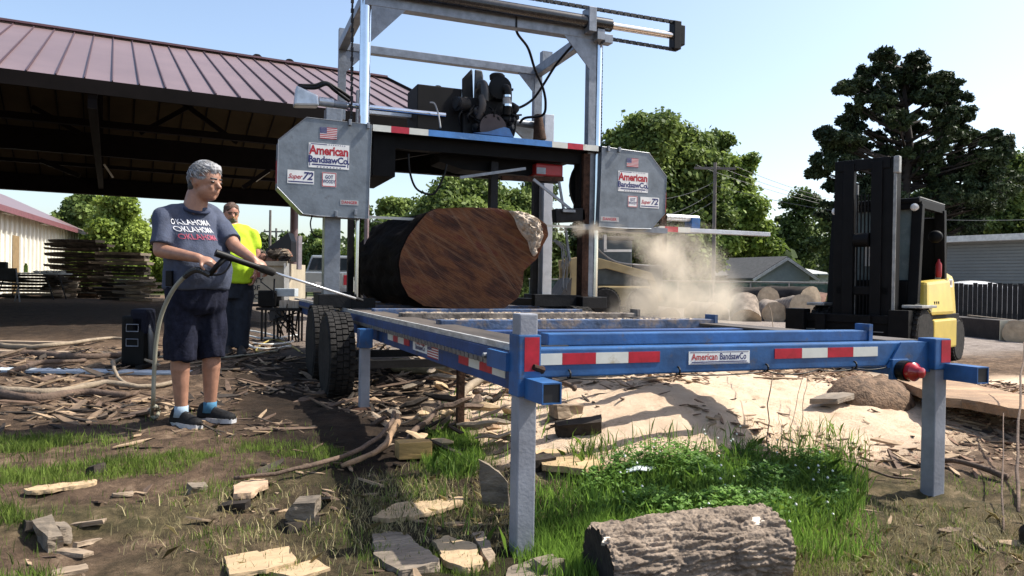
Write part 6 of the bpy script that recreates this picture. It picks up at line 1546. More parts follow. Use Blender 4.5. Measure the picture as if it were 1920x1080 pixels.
# ------------------------------------------------------------------ fallen logs by the far fence
barkl=mat("pale_log_bark",(.15,.115,.085),.9,0,.35,5,.5,12,stretch=(1,1,1),tone=(.34,.27,.21))
endw=mat("pale_log_end",(.44,.34,.23),.8,0,.2,6,.2,30,spots=(4,.6,(.35,.24,.15),.55))
def yard_log(p0,p1,r0,label,seed=0,name="yard_log",m=None,me=None,n=18,k=10,amp=.06):
    p0=V(p0);p1=V(p1); d=(p1-p0); L_=d.length; d=d/L_; a=d.cross(Z_).normalized(); b_=d.cross(a)
    r=thing(name,label,"log",(p0+p1)/2-Z_*r0); rg=[]
    for i in range(k+1):
        c=p0+d*L_*i/k; rr=[]
        for j in range(n):
            t=2*math.pi*j/n; u=a*math.cos(t)+b_*math.sin(t)
            q=r0*(1-.1*i/k)*(1+amp*1.6*noise.noise(V((math.cos(t)*1.3+seed,math.sin(t)*1.3,i*.35)))+amp*.6*noise.noise(V((math.cos(t)*5+seed,math.sin(t)*5,i*1.3))))
            rr.append(c+u*q)
        rg.append(rr)
    MB().rings(rg,cap=False).build("bark",m or barkl,r,smooth=True)
    for R_,s_ in ((rg[0],-1),(rg[-1],1)):
        c=sum(R_,V())/len(R_); mb=MB(); mb.v=[c+d*s_*.01+(p-c)*1.0 for p in R_]+[c+d*s_*.03+(p-c)*.5 for p in R_]+[c+d*s_*.03]; N_=len(R_)
        mb.f=[(i,(i+1)%N_,N_+(i+1)%N_,N_+i) for i in range(N_)]+[(N_+i,N_+(i+1)%N_,2*N_) for i in range(N_)]
        mb.build("end_grain",me or endw,r)
    return r
DLg=24
def LG(px_,py_,d=0): return dep(px_,py_,DLg+d)
yard_log(LG(1398,601,-.2)+Z_*.0,LG(1395,566,.4),.48,"upright pale stump section at the left of the far log pile",1)
yard_log(LG(1452,588),LG(1435,578,3),.38,"short log lying end on in the middle of the far log pile",2)
yard_log(LG(1505,578,-.5),LG(1462,582,2),.44,"fat log at the right of the far log pile",3)
yard_log(LG(1345,592,.5),LG(1300,586,2),.42,"log half hidden in the sawdust cloud",4)
yard_log(LG(1255,598,0),LG(1225,590,2),.36,"low log left in the thick of the sawdust cloud",8)
yard_log(LG(1520,560,3),LG(1420,556,6),.45,"dark reddish log at the back of the far pile",5,m=slabd)
yard_log(LG(1440,560,3),LG(1380,556,6),.42,"dark log behind the upright stump section",6,m=slabd)
tmp_=dep(1500,560,30); MB().ell(V((tmp_.x,tmp_.y,.4)),2.6,1.4,.7,24,10).build("dirt_heap",mat("red_dirt",(.12,.06,.04),.95,0,.4,3,.5,6),None,label="heap of dark red dirt behind the far log pile",cat="dirt heap",smooth=True)
# squared timber beam at right
p0=gp(1790,628); q1=dep(1905,610,(p0-CAM).dot(FWD)*.93); zb_=H(p0.x,p0.y)
Dm=(p0-CAM).dot(FWD); 
tb=thing("timber_beam","long dark squared timber with pale sawn end lying before the black fence","timber",p0)
aa=dep(1895,612,Dm*.92); bb=dep(1700,600,Dm*1.12); aa.z=H(aa.x,aa.y)+.21; bb.z=H(bb.x,bb.y)+.22
MB().bar(aa,bb,.5,.42).build("timber",mat("dark_timber",(.03,.022,.018),.85,0,.3,4,.3,15),tb,bevel=.02)
dd_=(aa-bb).normalized(); MB().bar(aa+dd_*.001,aa+dd_*.015,.49,.41).build("sawn_end",mat("cream_end",(.66,.58,.42),.8,0,.1,5),tb)
for i,(pa,pb,lb) in enumerate((((1815,592),(1925,604),"thin board lying on top of the dark timber beam, upper one"),((1850,600),(1930,606),"thin board lying on top of the dark timber beam, lower one"))):
    MB().bar(dep(*pa,Dm*.98),dep(*pb,Dm*.93),.12,.04).build("board",greywood,None,label=lb,cat="board")
yard_log(dep(1905,628,Dm*.9)+Z_*.05,dep(2000,615,Dm),.25,"dark log just right of the timber beam at the photo edge",7,m=slabd)
# ------------------------------------------------------------------ near logs
brk=mat("furrowed_bark",(.12,.085,.06),.9,0,.3,9,.6,45,stretch=(1,1,1),tone=(.31,.24,.18))
def near_log():
    g0=gp(1130,1075); 
    c0=dep(1120,1048,2.92); c1=dep(1440,1045,3.12); r0=.175
    zg0=H(c0.x,c0.y); zg1=H(c1.x,c1.y)
    c0.z=zg0+r0*.36; c1.z=zg1+r0*.62
    d=(c1-c0).normalized(); L_=(c1-c0).length; a=d.cross(Z_).normalized(); b_=a.cross(d)
    r=thing("bark_log","short thick log with deeply furrowed grey brown bark in the foreground grass","log",(c0+c1)/2-Z_*r0)
    n,k=260,200; co=np.zeros((k+1,n,3))
    for i in range(k+1):
        x=L_*i/k
        for j in range(n):
            t=2*math.pi*j/n; cx,sx=math.cos(t),math.sin(t)
            wx=x+.03*noise.noise(V((x*7,cx*2,sx*2))); wc=cx+.09*noise.noise(V((x*8,cx*2.5,sx*2.5+7))); ws=sx+.09*noise.noise(V((x*8+5,cx*2.5,sx*2.5)))
            dd=noise.voronoi(V((wx*5.5,wc*5.6,ws*5.6)))[0]; e1=min(1,(dd[1]-dd[0])*3.0)
            dd2=noise.voronoi(V((wx*20,wc*17,ws*17)))[0]; e2=min(1,(dd2[1]-dd2[0])*2.5)
            h_=.021*(e1**.6-1)+.007*(e2-.6)+.007*noise.noise(V((x*16,cx*9,sx*9)))+.005*noise.noise(V((x*70,cx*34,sx*34)))+.016*noise.noise(V((x*2.5,cx*1.4,sx*1.4)))
            rr=r0*(1+.04*math.sin(t*2+1))*(1+.08*x/L_)+h_
            if x<.01 or x>L_-.01: rr-=.006
            co[i,j]=tuple(c0+d*x+(a*cx+b_*sx)*rr)
    me=bpy.data.meshes.new("bark"); loc=np.array(tuple(r.location)); cc=(co-loc).reshape(-1,3)
    idx=np.arange((k+1)*n).reshape(k+1,n); q=np.stack([idx[:-1],np.roll(idx[:-1],-1,1),np.roll(idx[1:],-1,1),idx[1:]],-1).reshape(-1,4)
    me.vertices.add(len(cc)); me.vertices.foreach_set("co",cc.ravel().astype(np.float32)); me.loops.add(q.size); me.loops.foreach_set("vertex_index",q.ravel().astype(np.int32)); me.polygons.add(len(q)); me.polygons.foreach_set("loop_start",np.arange(0,q.size,4,dtype=np.int32)); me.polygons.foreach_set("loop_total",np.full(len(q),4,np.int32)); me.update(calc_edges=True)
    me.polygons.foreach_set("use_smooth",[True]*len(q)); me.materials.append(brk); o=bpy.data.objects.new("bark",me); COL.objects.link(o); o.parent=r
    for ring,s_,m in ((co[0],-1,mat("near_black_end",(.018,.012,.010),.9,0,.5,14,.5,30)),(co[-1],1,endw)):  # left end near black, right end pale
        P=[V(p) for p in ring[::4]]; c=sum(P,V())/len(P); mb=MB(); N_=len(P)
        mb.v=[c+(p-c)*.99+d*s_*.002 for p in P]+[c+(p-c)*.6-d*s_*.012 for p in P]+[c-d*s_*.02]
        mb.f=[(i,(i+1)%N_,N_+(i+1)%N_,N_+i) for i in range(N_)]+[(N_+i,N_+(i+1)%N_,2*N_) for i in range(N_)]; mb.build("end_grain",m,r)
    # pale knot scars
    kn=dep(1412,992,2.99); 
    def surf(x,t,off): return c0+d*x+(a*math.cos(t)+b_*math.sin(t))*(r0*(1+.04*math.sin(t*2+1))*(1+.08*x/L_)+off)
    for x,t,s_ in ((L_*.86,math.radians(58),.030),(L_*.42,math.radians(100),.02),(L_*.02,math.radians(60),.022)):
        m=MB(); c=surf(x,t,-.012); u=(a*math.cos(t)+b_*math.sin(t)); v_=d.cross(u); ring=[c+d*s_*math.cos(q)*(1+.3*math.sin(q*3+x*9)+.15*math.sin(q*5))+v_*s_*.8*math.sin(q)*(1+.15*math.cos(q*2)) for q in np.linspace(0,2*math.pi,17)[:-1]]
        m.prism([p-u*.02 for p in ring],u*.016); m.build("knot_scar",mat("pale_knot",(.52,.46,.38),.8,0,.1,30,.2,60),r)
near_log()
p=gp(1905,1010); yard_log(V((p.x-.05,p.y-.1,p.z+.03)),V((p.x+.5,p.y-.35,p.z+.06)),.07,"small dark stump piece at the lower right edge",11,m=brk,me=slabd)
# big slab at right with live edge
def slab_poly(P,zoff,th,m,label,name="wood_slab",cat="wood slab",top=None):
    """P pixel outline on ground"""
    pts=[gp(a,b_) for a,b_ in P]; zc=sum(p.z for p in pts)/len(pts)
    if top is not None: pass
    cx=sum(p.x for p in pts)/len(pts); cy=sum(p.y for p in pts)/len(pts)
    gx,gy=top if top else (0,0)
    Q=[V((p.x,p.y,zc+zoff+gx*(p.x-cx)+gy*(p.y-cy))) for p in pts]
    if len(Q)>5: Q=resample(Q,28); Q=[q+V((noise.noise(q*9)*.015,noise.noise(q*11)*.015,0)) for q in Q]
    return MB().prism(Q,(0,0,-th)).build(name,m,None,label=label,cat=cat,rough=.006)
live=mat("brown_live_slab",(.27,.165,.09),.8,0,.3,3,.5,30,stretch=(.5,2,1),spots=(3,.7,(.42,.30,.17),.56))
slab_poly([(1668,726),(1760,722),(1850,745),(1960,790),(1990,840),(1900,828),(1820,806),(1760,800),(1720,765)],.17,.07,live,"large curved live edge slab lying behind the right jack post",top=(-.06,.05))
slab_poly([(1517,770),(1545,752),(1598,747),(1602,760),(1570,772)],.08,.04,greywood,"small grey slab perched on the sawdust left of the large slab")
slab_poly([(1598,725),(1640,706),(1700,712),(1650,728)],.05,.03,slabl,"flat pale board lying on the sawdust behind the tail lamp")
# chip heap
c=gp(1630,745); mm=MB().ell(V((c.x,c.y,c.z-.08)),.42,.3,.26,30,12); mm.v=[v+V((0,0,.05*noise.noise(v*9)+.03*noise.noise(v*22))) for v in mm.v]
mm.build("bark_heap",mat("heap_brown",(.16,.10,.06),.95,0,.5,14,.8,50),None,label="mound of dark brown bark crumbs beside the large slab",cat="bark heap",smooth=True)
# ------------------------------------------------------------------ named scraps in the foreground
def scrap(P,zoff,th,m,label,name="wood_offcut",**k): return slab_poly(P,zoff*.62,th*.9,m,label,name,"wood offcut",**k)
scrap([(44,928),(60,918),(150,905),(182,903),(180,910),(90,931),(50,934)],.035,.02,freshwood,"long thin pale splinter at the far left above the grey blocks")
scrap([(420,1053),(540,1028),(556,1060),(500,1085),(430,1095)],.04,.02,freshwood,"flat cream board with a dark knot at the bottom of the photo")
scrap([(505,1082),(590,1050),(618,1070),(560,1100)],.03,.02,freshwood,"cracked cream board right of the knotted board")
scrap([(695,975),(740,955),(800,945),(868,943),(870,952),(780,975),(720,984)],.04,.02,freshwood,"long pale curved slab left of the front jack post")
scrap([(440,925),(462,908),(500,905),(503,922),(470,943),(440,944)],.06,.03,mat("tan_offcut",(.42,.29,.19),.85,0,.2,8),"rounded tan wood chunk lying left of the trailer shadow")
scrap([(811,1022),(840,1015),(890,1040),(912,1072),(870,1080),(830,1060)],.05,.03,freshwood,"pale notched block just left of the front jack post base")
scrap([(885,1010),(905,1008),(930,1055),(915,1068)],.05,.03,slabl,"narrow pale stick against the front jack post base")
scrap([(700,1012),(760,1005),(790,1040),(830,1075),(750,1082),(700,1050)],.05,.05,greywood,"grey weathered slab half in the trailer shadow at the bottom")
scrap([(1062,835),(1110,855),(1135,880),(1100,905),(1020,895),(1000,850)],.05,.04,mat("orange_offcut",(.40,.28,.15),.85,0,.2,5),"broad flat tan slab behind the front jack post")
scrap([(950,1068),(1000,1058),(1040,1078),(1000,1092),(950,1090)],.02,.02,greywood,"flat grey board at the foot of the front jack post")
# upright leaning shard left of the post
def shard(P,D,th,m,label,lean=.15):
    b_=[dep(a,c,D-lean*(1080-c)/300) for a,c in P]; return MB().prism(b_,V((FWD.x,FWD.y,0))*th).build("wood_shard",m,None,label=label,cat="wood shard",rough=.006)
gD=(gp(925,955)-CAM).dot(FWD)
shard([(898,862),(912,870),(935,885),(952,905),(955,950),(940,962),(905,945),(900,905)],gD,.03,greywood,"grey curved shard standing up behind the front jack post",0)
gD=(gp(565,992)-CAM).dot(FWD)
shard([(535,965),(548,945),(590,942),(588,970),(570,985),(545,990)],gD,.12,greywood,"squat grey chunk of split wood by the edge of the trailer shadow",0)
def block(px_,py_,s,rz,m,label,name="wood_block"):
    p=gp(px_,py_); r_=random.Random(px_*7); R=Matrix.Rotation(rz,3,'Z')@Matrix.Rotation(r_.uniform(-.25,.25),3,'X')@Matrix.Rotation(r_.uniform(-.2,.2),3,'Y')
    mb=MB().obox(V((0,0,s[2]*.4)),R@X_*s[0]/2,R@Y_*s[1]/2,R@Z_*s[2]*.42); mb.v=[v+V((r_.uniform(-1,1),r_.uniform(-1,1),r_.uniform(-1,1)))*.12*min(s) for v in mb.v]
    mb.v=[v+p for v in mb.v]; return mb.build(name,m,None,rough=.007,label=label,cat="wood block")
block(90,1020,(.07,.16,.09),.5,greywood,"larger grey split block in the pile at lower left")
block(112,1010,(.05,.15,.07),.4,greywood,"grey split block leaning on the larger block at lower left")
block(135,1040,(.05,.17,.02),.9,slabl,"pale flat splinter lying right of the grey blocks")
block(160,985,(.17,.035,.02),-.3,slabl,"pale stick above the grey split blocks at lower left")
block(165,1020,(.12,.03,.02),.7,slabl,"short pale stick pointing right from the grey split blocks")
block(60,995,(.05,.1,.05),.2,slabd,"dark chip behind the grey split blocks at lower left")
block(130,1075,(.12,.06,.02),.3,slabl,"tan chip at the bottom left edge of the photo")
block(368,922,(.08,.06,.05),.3,greywood,"small weathered lump on the bare soil left of the tan chunk")
block(440,955,(.14,.05,.04),-.5,slabd,"dark wedge under the tan wood chunk")
block(565,990,(.14,.1,.05),.2,slabd,"dark base piece under the squat grey chunk")
block(230,930,(.09,.05,.02),.2,slabl,"small pinkish chip in the bare soil, lower left middle")
block(180,890,(.07,.06,.06),.8,slabd,"dark clod just right of the long pale splinter")
block(1085,812,(.3,.12,.10),-.35,slabd,"dark log end lying behind the front jack post")
block(1000,880,(.25,.1,.08),.2,slabd,"dark bark piece right of the front jack post")
block(1060,780,(.22,.12,.10),.1,slabl,"broken tan chunk at the foot of the sawdust mound")
block(1030,1072,(.10,.08,.06),.3,greywood,"grey stone like chip in the grass before the near log")
# roots and debris heap under the bed
r6=random.Random(66)
def stick(P,r0,r1,m,label,group=None,name="branch",cat="branch",nn=6):
    pts=smoothpath([gp(a,b_)+Z_*(z) for a,b_,z in P],4); n_=len(pts); pts=[q+V((noise.noise(q*7),noise.noise(q*7+V((5,0,0))),noise.noise(q*9)*.5))*.02 for q in pts]
    rr=[(r0+(r1-r0)*i/(n_-1))*(1+.25*noise.noise(pts[i]*14)) for i in range(n_)]
    return MB().tube(pts,rr,8).build(name,m,None,smooth=True,label=label,cat=cat,group=group)
paleb=mat("pale_branch",(.23,.18,.125),.85,0,.25,9,.4,50); brownb=mat("brown_branch",(.10,.065,.045),.9,0,.35,9,.5,50)
stick([(0,652,.03),(60,655,.03),(120,652,.05),(200,641,.05),(240,640,.04)],.035,.02,paleb,"long pale crooked pole lying across the left yard, farthest one")
stick([(0,672,.02),(60,668,.03),(140,675,.03),(230,672,.03),(300,668,.03)],.05,.03,brownb,"brown trunk pole lying behind the black pump unit")
stick([(215,690,.05),(240,683,.08),(265,688,.08),(300,694,.05)],.025,.012,paleb,"pale forked branch at the foot of the pump unit")
stick([(215,690,.05),(210,700,.1),(222,718,.05),(245,730,.02)],.022,.012,paleb,"short branch bending down from the forked pale branch")
stick([(0,738,.03),(80,742,.03),(140,738,.04),(200,728,.05),(280,732,.03),(340,718,.03)],.035,.02,paleb,"long pale pole lying behind the hose of the man in blue")
stick([(0,745,.03),(70,752,.02),(150,745,.04),(240,748,.03)],.04,.03,brownb,"dark pole lying in front of the long pale pole")
stick([(20,705,.03),(70,692,.06),(120,688,.05),(160,680,.03)],.03,.02,brownb,"brown bent branch in the left yard")
stick([(440,915,.05),(520,905,.05),(590,890,.06),(660,868,.06),(720,840,.10),(738,815,.16)],.010,.016,brownb,"long brown root running out of the trailer shadow")
stick([(640,880,.02),(690,872,.05),(722,855,.07),(738,832,.10),(744,815,.13)],.014,.026,mat("torn_root",(.30,.19,.11),.9,0,.3,8,.5,40),"torn orange brown root curling up under the bed")
stick([(760,850,.06),(785,830,.10),(812,818,.14),(826,800,.2)],.022,.012,brownb,"dark root curling out of the debris under the bed")
stick([(850,800,.1),(880,770,.2),(930,755,.2),(960,752,.15)],.03,.03,paleb,"pale split branch in the debris under the crossbeam")
stick([(1035,740,.12),(1060,747,.12),(1078,752,.10)],.025,.02,brownb,"short brown stick poking from the debris right of the front post")
stick([(1445,880,.0),(1440,820,.22),(1452,760,.42),(1440,700,.62)],.004,.003,mat("dry_stem",(.10,.07,.04),.9),"tall dry weed stem reaching up to the crossbeam",name="weed_stem",cat="weed")
stick([(1500,830,.0),(1505,790,.12),(1515,760,.25)],.003,.002,MATS["dry_stem"],"thin dry weed stem right of the tall stem",name="weed_stem",cat="weed")
stick([(1480,840,.0),(1490,800,.14),(1512,750,.3)],.003,.002,MATS["dry_stem"],"thin leaning weed stem beside the tall stem",name="weed_stem",cat="weed")
stick([(1912,960,.0),(1905,900,.15),(1912,840,.4),(1918,780,.6)],.010,.005,brownb,"thin bent sapling at the right edge of the photo",name="sapling",cat="sapling")
stick([(1880,1000,.0),(1878,930,.12),(1880,860,.3)],.006,.003,brownb,"thin dark stem left of the bent sapling",name="weed_stem",cat="weed")
stick([(1555,640-0,.0),(1355,600,.3),(1368,568,.6)][1:],.01,.006,brownb,"thin dark stick standing near the far log pile")
stick([(1520,870,.03),(1600,880,.04),(1660,900,.03),(1720,905,.02)],.01,.006,brownb,"thin root crossing the sawdust before the right post")
stick([(1760,870,.03),(1820,885,.05),(1890,905,.03)],.015,.02,brownb,"dark root right of the right jack post")
stick([(505,665,.02),(480,660,.03),(520,640,.03),(600,690,.02)],.012,.012,mat("yellow_hose",(.35,.27,.08),.6),"yellow hose curving beside the trailer wheels",name="hose",cat="hose")
stick([(300,672,.02),(400,676,.03),(470,670,.03),(520,662,.03)],.012,.012,MATS["hose_grey"],"pale hose lying behind the legs of the man in blue",name="hose",cat="hose")
for i,(P) in enumerate([[(450,630),(500,640),(560,632)],[(440,640),(500,652),(550,645)],[(460,650),(490,660),(545,655)],[(445,622),(490,628),(530,640)]]):
    stick([(a,b_,.04) for a,b_ in P],.014,.014,mat("white_hose",(.55,.55,.52),.5),["coil of white hose on the ground by the man in yellow","second loop of white hose by the man in yellow","nearest loop of white hose by the man in yellow","farthest loop of white hose by the man in yellow"][i],name="hose",cat="hose")
MB().obox(gp(170,700)+Z_*.02,RGT*.95,V((FWD.x,FWD.y,0))*.12,Z_*.012).build("plank",mat("bluish_plank",(.38,.42,.46),.8,0,.2,5),None,label="pale bluish plank lying in the left yard",cat="plank")
MB().obox(gp(90,664)+Z_*.02,RGT*1.1,V((FWD.x,FWD.y,0))*.09,Z_*.015).build("plank",slabl,None,label="tan plank lying left of the pump unit",cat="plank")
MB().obox(gp(40,648)+Z_*.04,RGT*.8,V((FWD.x,FWD.y,0))*.08,Z_*.02).build("plank",slabl,None,label="tan plank at the far left just outside the shed shade",cat="plank")
# debris heap under bed: many individually placed chunks
for i in range(75):
    px_=r6.uniform(700,960); py_=r6.uniform(700,860); p=gp(px_,py_); s=(r6.uniform(.08,.34),r6.uniform(.03,.09),r6.uniform(.02,.06)); rz=r6.uniform(-1,1)
    h_=.28*max(0,1-abs(px_-860)/110)*r6.random()
    R=Matrix.Rotation(rz,3,'Z')@Matrix.Rotation(r6.uniform(-.5,.5),3,'X')@Matrix.Rotation(r6.uniform(-.5,.5),3,'Y')
    mb=MB(); L_=s[0]/2; pts=[R@(X_*L_*t) for t in (-1,-.5,0,.5,1)]; mb.tube([q+V((0,0,r6.uniform(-.01,.01))) for q in pts],[s[1]*.2,s[1]*.45,s[1]*.5,s[1]*.42,s[1]*.12],6,sq=r6.uniform(.35,.9))
    mb.v=[v+p+Z_*(.03+h_) for v in mb.v]
    mt_,lk_=r6.choice([(slabl,"pale tan"),(greywood,"weathered grey"),(slabd,"near black"),(slabd,"near black"),(brownb,"dark brown"),(brownb,"dark brown"),(MATS["torn_root"],"orange brown"),(freshwood,"freshly split cream")])
    mb.build("debris_chunk",mt_,None,label=lk_+(" long" if s[0]>.22 else " short")+" wood chunk in the debris "+("beside the trailer wheels" if px_<790 else "heap under the left bed rail" if px_<880 else "just left of the front jack post"),cat="wood debris",group="wood debris under the sawmill bed")
pl_=gp(790,720)
yard_log(gp(740,702)+Z_*.10,gp(860,716)+Z_*.12,.075,"pale barked log lying behind the debris under the bed",12,m=mat("yellow_bark",(.34,.28,.17),.9,0,.3,8,.5,30),me=slabd)
blk_=gp(775,860); MB().obox(blk_+Z_*.06,(RGT*.8+FWD*.3)*.12,(FWD*.8-RGT*.3)*.07,Z_*.05).build("wood_block",mat("ochre_block",(.40,.25,.09),.85,0,.3,9,.4,40,stretch=(.3,2,1)),None,bevel=.005,label="ochre split block at the edge of the trailer shadow",cat="wood block")
# small bits on the bed
b2=MB(); 
for i in range(260):
    x=rs.uniform(.2,2.2); Y=rs.choice([1.86,2.95,1.9]); z=(zat(1200,599,1.82) if Y<2 else zat(1000,587,2.91)); s_=rs.uniform(.002,.008)
    b2.obox((x,Y+rs.uniform(-.02,.03),z+s_*.5),(s_*1.6,rs.uniform(-.5,.5)*s_,0),(0,s_,0),(0,0,s_*.5))
b2.build("sawdust_crumbs",mat("sawdust_light",(.66,.52,.38),.95,0,.2,20),None,kind='stuff',label="pale sawdust crumbs on the bunks",fixn=True)
# ------------------------------------------------------------------ litter (uncountable chips)
def litter(n,seed,fn,mats,name):
    r_=np.random.RandomState(seed); out=[[] for _ in mats]
    cnt=0; tries=0
    while cnt<n and tries<n*12:
        tries+=1; x=r_.uniform(-6.5,7.5); y=-1.75+ (r_.rand()**1.7)*10
        pr=fn(x,y)
        if r_.rand()>pr: continue
        z=H(x,y); s=abs(r_.normal(0,.011))+.004
        if y>3: s*=1.3
        L_=s*r_.uniform(1.5,9 if y>1.6 else 5); a=r_.uniform(0,6.28); u=np.array([math.cos(a),math.sin(a),r_.uniform(-.35,.35)]); v=np.array([-math.sin(a),math.cos(a),r_.uniform(-.35,.35)]); w_=np.cross(u,v)*s*.25
        c=np.array([x,y,z+s*.2]); k=[c+u*L_*fx+v*s*fy*r_.uniform(.5,1.1)+w_*r_.uniform(-.5,.5) for fx,fy in ((-1,-.3),(-.2,-1),(.8,-.6),(1,.2),(.3,1),(-.7,.7))]
        m=r_.randint(len(mats)); out[m].append((k,w_*.7)); cnt+=1
    for i,m in enumerate(mats):
        mb=MB()
        for k,w_ in out[i]:
            b_=len(mb.v); mb.v+= [V(q+w_) for q in k]+[V(q*1.0-w_) for q in k]
            mb.f+=[tuple(range(b_,b_+6)),tuple(range(b_+11,b_+5,-1))]+[(b_+j,b_+6+j,b_+6+(j+1)%6,b_+(j+1)%6) for j in range(6)]
        mb.build(name,m,None,kind='stuff',fixn=False)
brownb_=mat('chip_umber',(.14,.095,.06),.9,0,.4,20)
def f_soil(x,y):
    g=max(0,min(1,nz(x,y,1.6,5)*1.6+.55))
    saw_=1-float(ell_mask(x,y,3.0,2.4,2.3,1.9,.15)); right=.25 if (x>3 and y>4.5) else 1
    near=.35 if y<1.6 else 1
    return g*g*(.2+.8*saw_)*right*near
litter(7800,1,f_soil,[brownb_,slabd,mat("chip_tan",(.30,.21,.13),.9,0,.25,30),mat("chip_brown",(.10,.062,.04),.9,0,.3,30)],"wood_litter")
def f_sawd(x,y): return float(ell_mask(x,y,4.3,1.8,2.8,1.6,.2))*max(0,min(1,nz(x,y,1.1,9)*2+.25+(x-3)*.15))
litter(6500,2,f_sawd,[mat("clod_brown",(.20,.12,.075),.95,0,.3,30),MATS["chip_tan"]],"sawdust_clods")
# ------------------------------------------------------------------ grass
def blades(n,seed,fn,hfn,wd,m,name,box=(-5.5,6.5,-1.9,3.4),lean=.5):
    r_=np.random.RandomState(seed); P=[];Hh=[]
    while len(P)<n:
        x=r_.uniform(box[0],box[1]); y=r_.uniform(box[2],box[3])
        px_,py_,zz=project(V((x,y,H(x,y)+.03)))
        if zz<.3: continue
        if r_.rand()<fn(px_,py_,x,y): P.append((x,y,H(x,y)-.005)); Hh.append(hfn(px_,py_,x,y)*r_.uniform(.45,1.25))
    P=np.array(P); h=np.array(Hh)[:,None]; n=len(P); a=r_.uniform(0,6.28,n); u=np.stack([np.cos(a),np.sin(a),np.zeros(n)],-1); b=r_.uniform(0,6.28,n)
    ln=np.stack([np.cos(b),np.sin(b),np.zeros(n)],-1)*(r_.uniform(.05,1,n)*lean)[:,None]; up=np.array([0,0,1.])
    w_=wd*r_.uniform(.6,1.4,n)[:,None]*(.5+h/.12*.5)
    mid=P+up*h*.55+ln*h*.35; tip=P+up*h*(1-.25*np.linalg.norm(ln,axis=1)[:,None])+ln*h*1.1
    co=np.stack([P-u*w_,P+u*w_,mid+u*w_*.8,tip,mid-u*w_*.8],1).reshape(-1,3)
    return face_mesh(name,co,5,m,kind='stuff')
def E_(px_,py_,cx,cy,rx,ry,p=2): return max(0,1-((px_-cx)/rx)**2-((py_-cy)/ry)**2)**.5 if abs(px_-cx)<rx and abs(py_-cy)<ry else 0
def g_short(px_,py_,x,y):
    v=max(E_(px_,py_,60,856,330,45)*2.0,E_(px_,py_,430,850,260,34)*1.1,E_(px_,py_,-20,1040,150,110)*1.4,E_(px_,py_,520,1010,230,60)*.3,E_(px_,py_,620,1080,260,50),E_(px_,py_,850,850,90,60)*.8,E_(px_,py_,820,930,140,60)*.35,E_(px_,py_,1700,1090,330,110)*.75,E_(px_,py_,760,1060,200,50)*.8,E_(px_,py_,400,905,90,25)*.6,E_(px_,py_,370,960,420,200)*.05,E_(px_,py_,1800,950,200,80)*.15)
    return v*max(.04,min(1,nz(x,y,2.2,7)*4.5+.45+.8*nz(x,y,9,2)))
gm=leafmat("grass_blade",(.07,.11,.02),(.22,.30,.06),.4,3.0); gd=leafmat("grass_dry",(.20,.17,.08),(.45,.38,.20),.2,4.0); gl2=leafmat("grass_lush",(.06,.12,.018),(.22,.36,.06),.45,2.0)
blades(23000,1,g_short,lambda a,b_,x,y:.062 if (b_<880 and a<300) or a<120 else .045,.0022,gm,"grass")
def g_lush(px_,py_,x,y):
    v=max(E_(px_,py_,1320,955,300,95)*1.2,E_(px_,py_,1080,1000,130,110),E_(px_,py_,1520,930,110,80),E_(px_,py_,850,850,60,45)*1.0,E_(px_,py_,1560,1000,120,50)*.4)
    return v*(.35+.65*max(0,min(1,nz(x,y,2,11)*2.5+.6)))
blades(20000,2,g_lush,lambda a,b_,x,y:.10 if a>1000 else .07,.0024,gl2,"lush_grass")
blades(1500,3,lambda a,b_,x,y:max(E_(a,b_,1300,930,330,130),E_(a,b_,950,900,200,200)*.3,E_(a,b_,1530,880,110,90)*1.3),lambda a,b_,x,y:.14,.0028,gl2,"tall_grass",lean=.7)
blades(10000,4,lambda a,b_,x,y:max(E_(a,b_,1650,1040,400,110),E_(a,b_,850,950,250,90),E_(a,b_,500,990,300,100)*.4,E_(a,b_,1450,840,220,60)*.25),lambda a,b_,x,y:.06,.0018,gd,"dry_grass",lean=1.2)
# clover leaves and white flowers
def clover(n,seed):
    r_=np.random.RandomState(seed); P=[]
    while len(P)<n:
        x=r_.uniform(.2,3.4); y=r_.uniform(-1.3,.9); a,b_,z=project(V((x,y,H(x,y)+.03)))
        if z>.3 and r_.rand()<max(E_(a,b_,1340,920,260,85),E_(a,b_,850,850,60,45)): P.append((x,y,H(x,y)+r_.uniform(.01,.12)*max(.3,min(1.2,.7+1.5*nz(x,y,3,4)))))
    P=np.array(P); n=len(P); out=[]
    for k in range(3):
        a=r_.uniform(0,.5,n)+k*2.09; u=np.stack([np.cos(a),np.sin(a),r_.uniform(-.5,.7,n)],-1); v=np.stack([-np.sin(a),np.cos(a),r_.uniform(-.6,.6,n)],-1); s=r_.uniform(.006,.016,n)[:,None]
        out.append(np.stack([P,P+u*s*.8-v*s*.6,P+u*s*1.5-v*s*.45,P+u*s*1.6+v*s*.45,P+u*s*.8+v*s*.6],1))
    return face_mesh("clover_leaves",np.concatenate(out).reshape(-1,3),5,leafmat("clover_leaf",(.05,.12,.02),(.18,.32,.06),.4,3.),kind='stuff'),P
cl,CP_=clover(7000,5)
blades(2600,13,lambda a,b_,x,y:max(E_(a,b_,1400,915,240,90)*max(0,nz(x,y,4,21)*4+.3),E_(a,b_,1535,925,75,80)*1.4,E_(a,b_,1120,845,60,30)*.6,E_(a,b_,850,850,60,50)*.8),lambda a,b_,x,y:.10 if b_<870 else .13,.0042,leafmat('weed_leaf',(.05,.10,.02),(.20,.30,.05),.4,3.),'tall_weeds',lean=.8)
r7=random.Random(7); 
fm=mat("clover_flower_white",(.75,.75,.70),.8,0,.1,40); sm=mat("flower_stem",(.08,.16,.03),.8); k7=0; proto=None
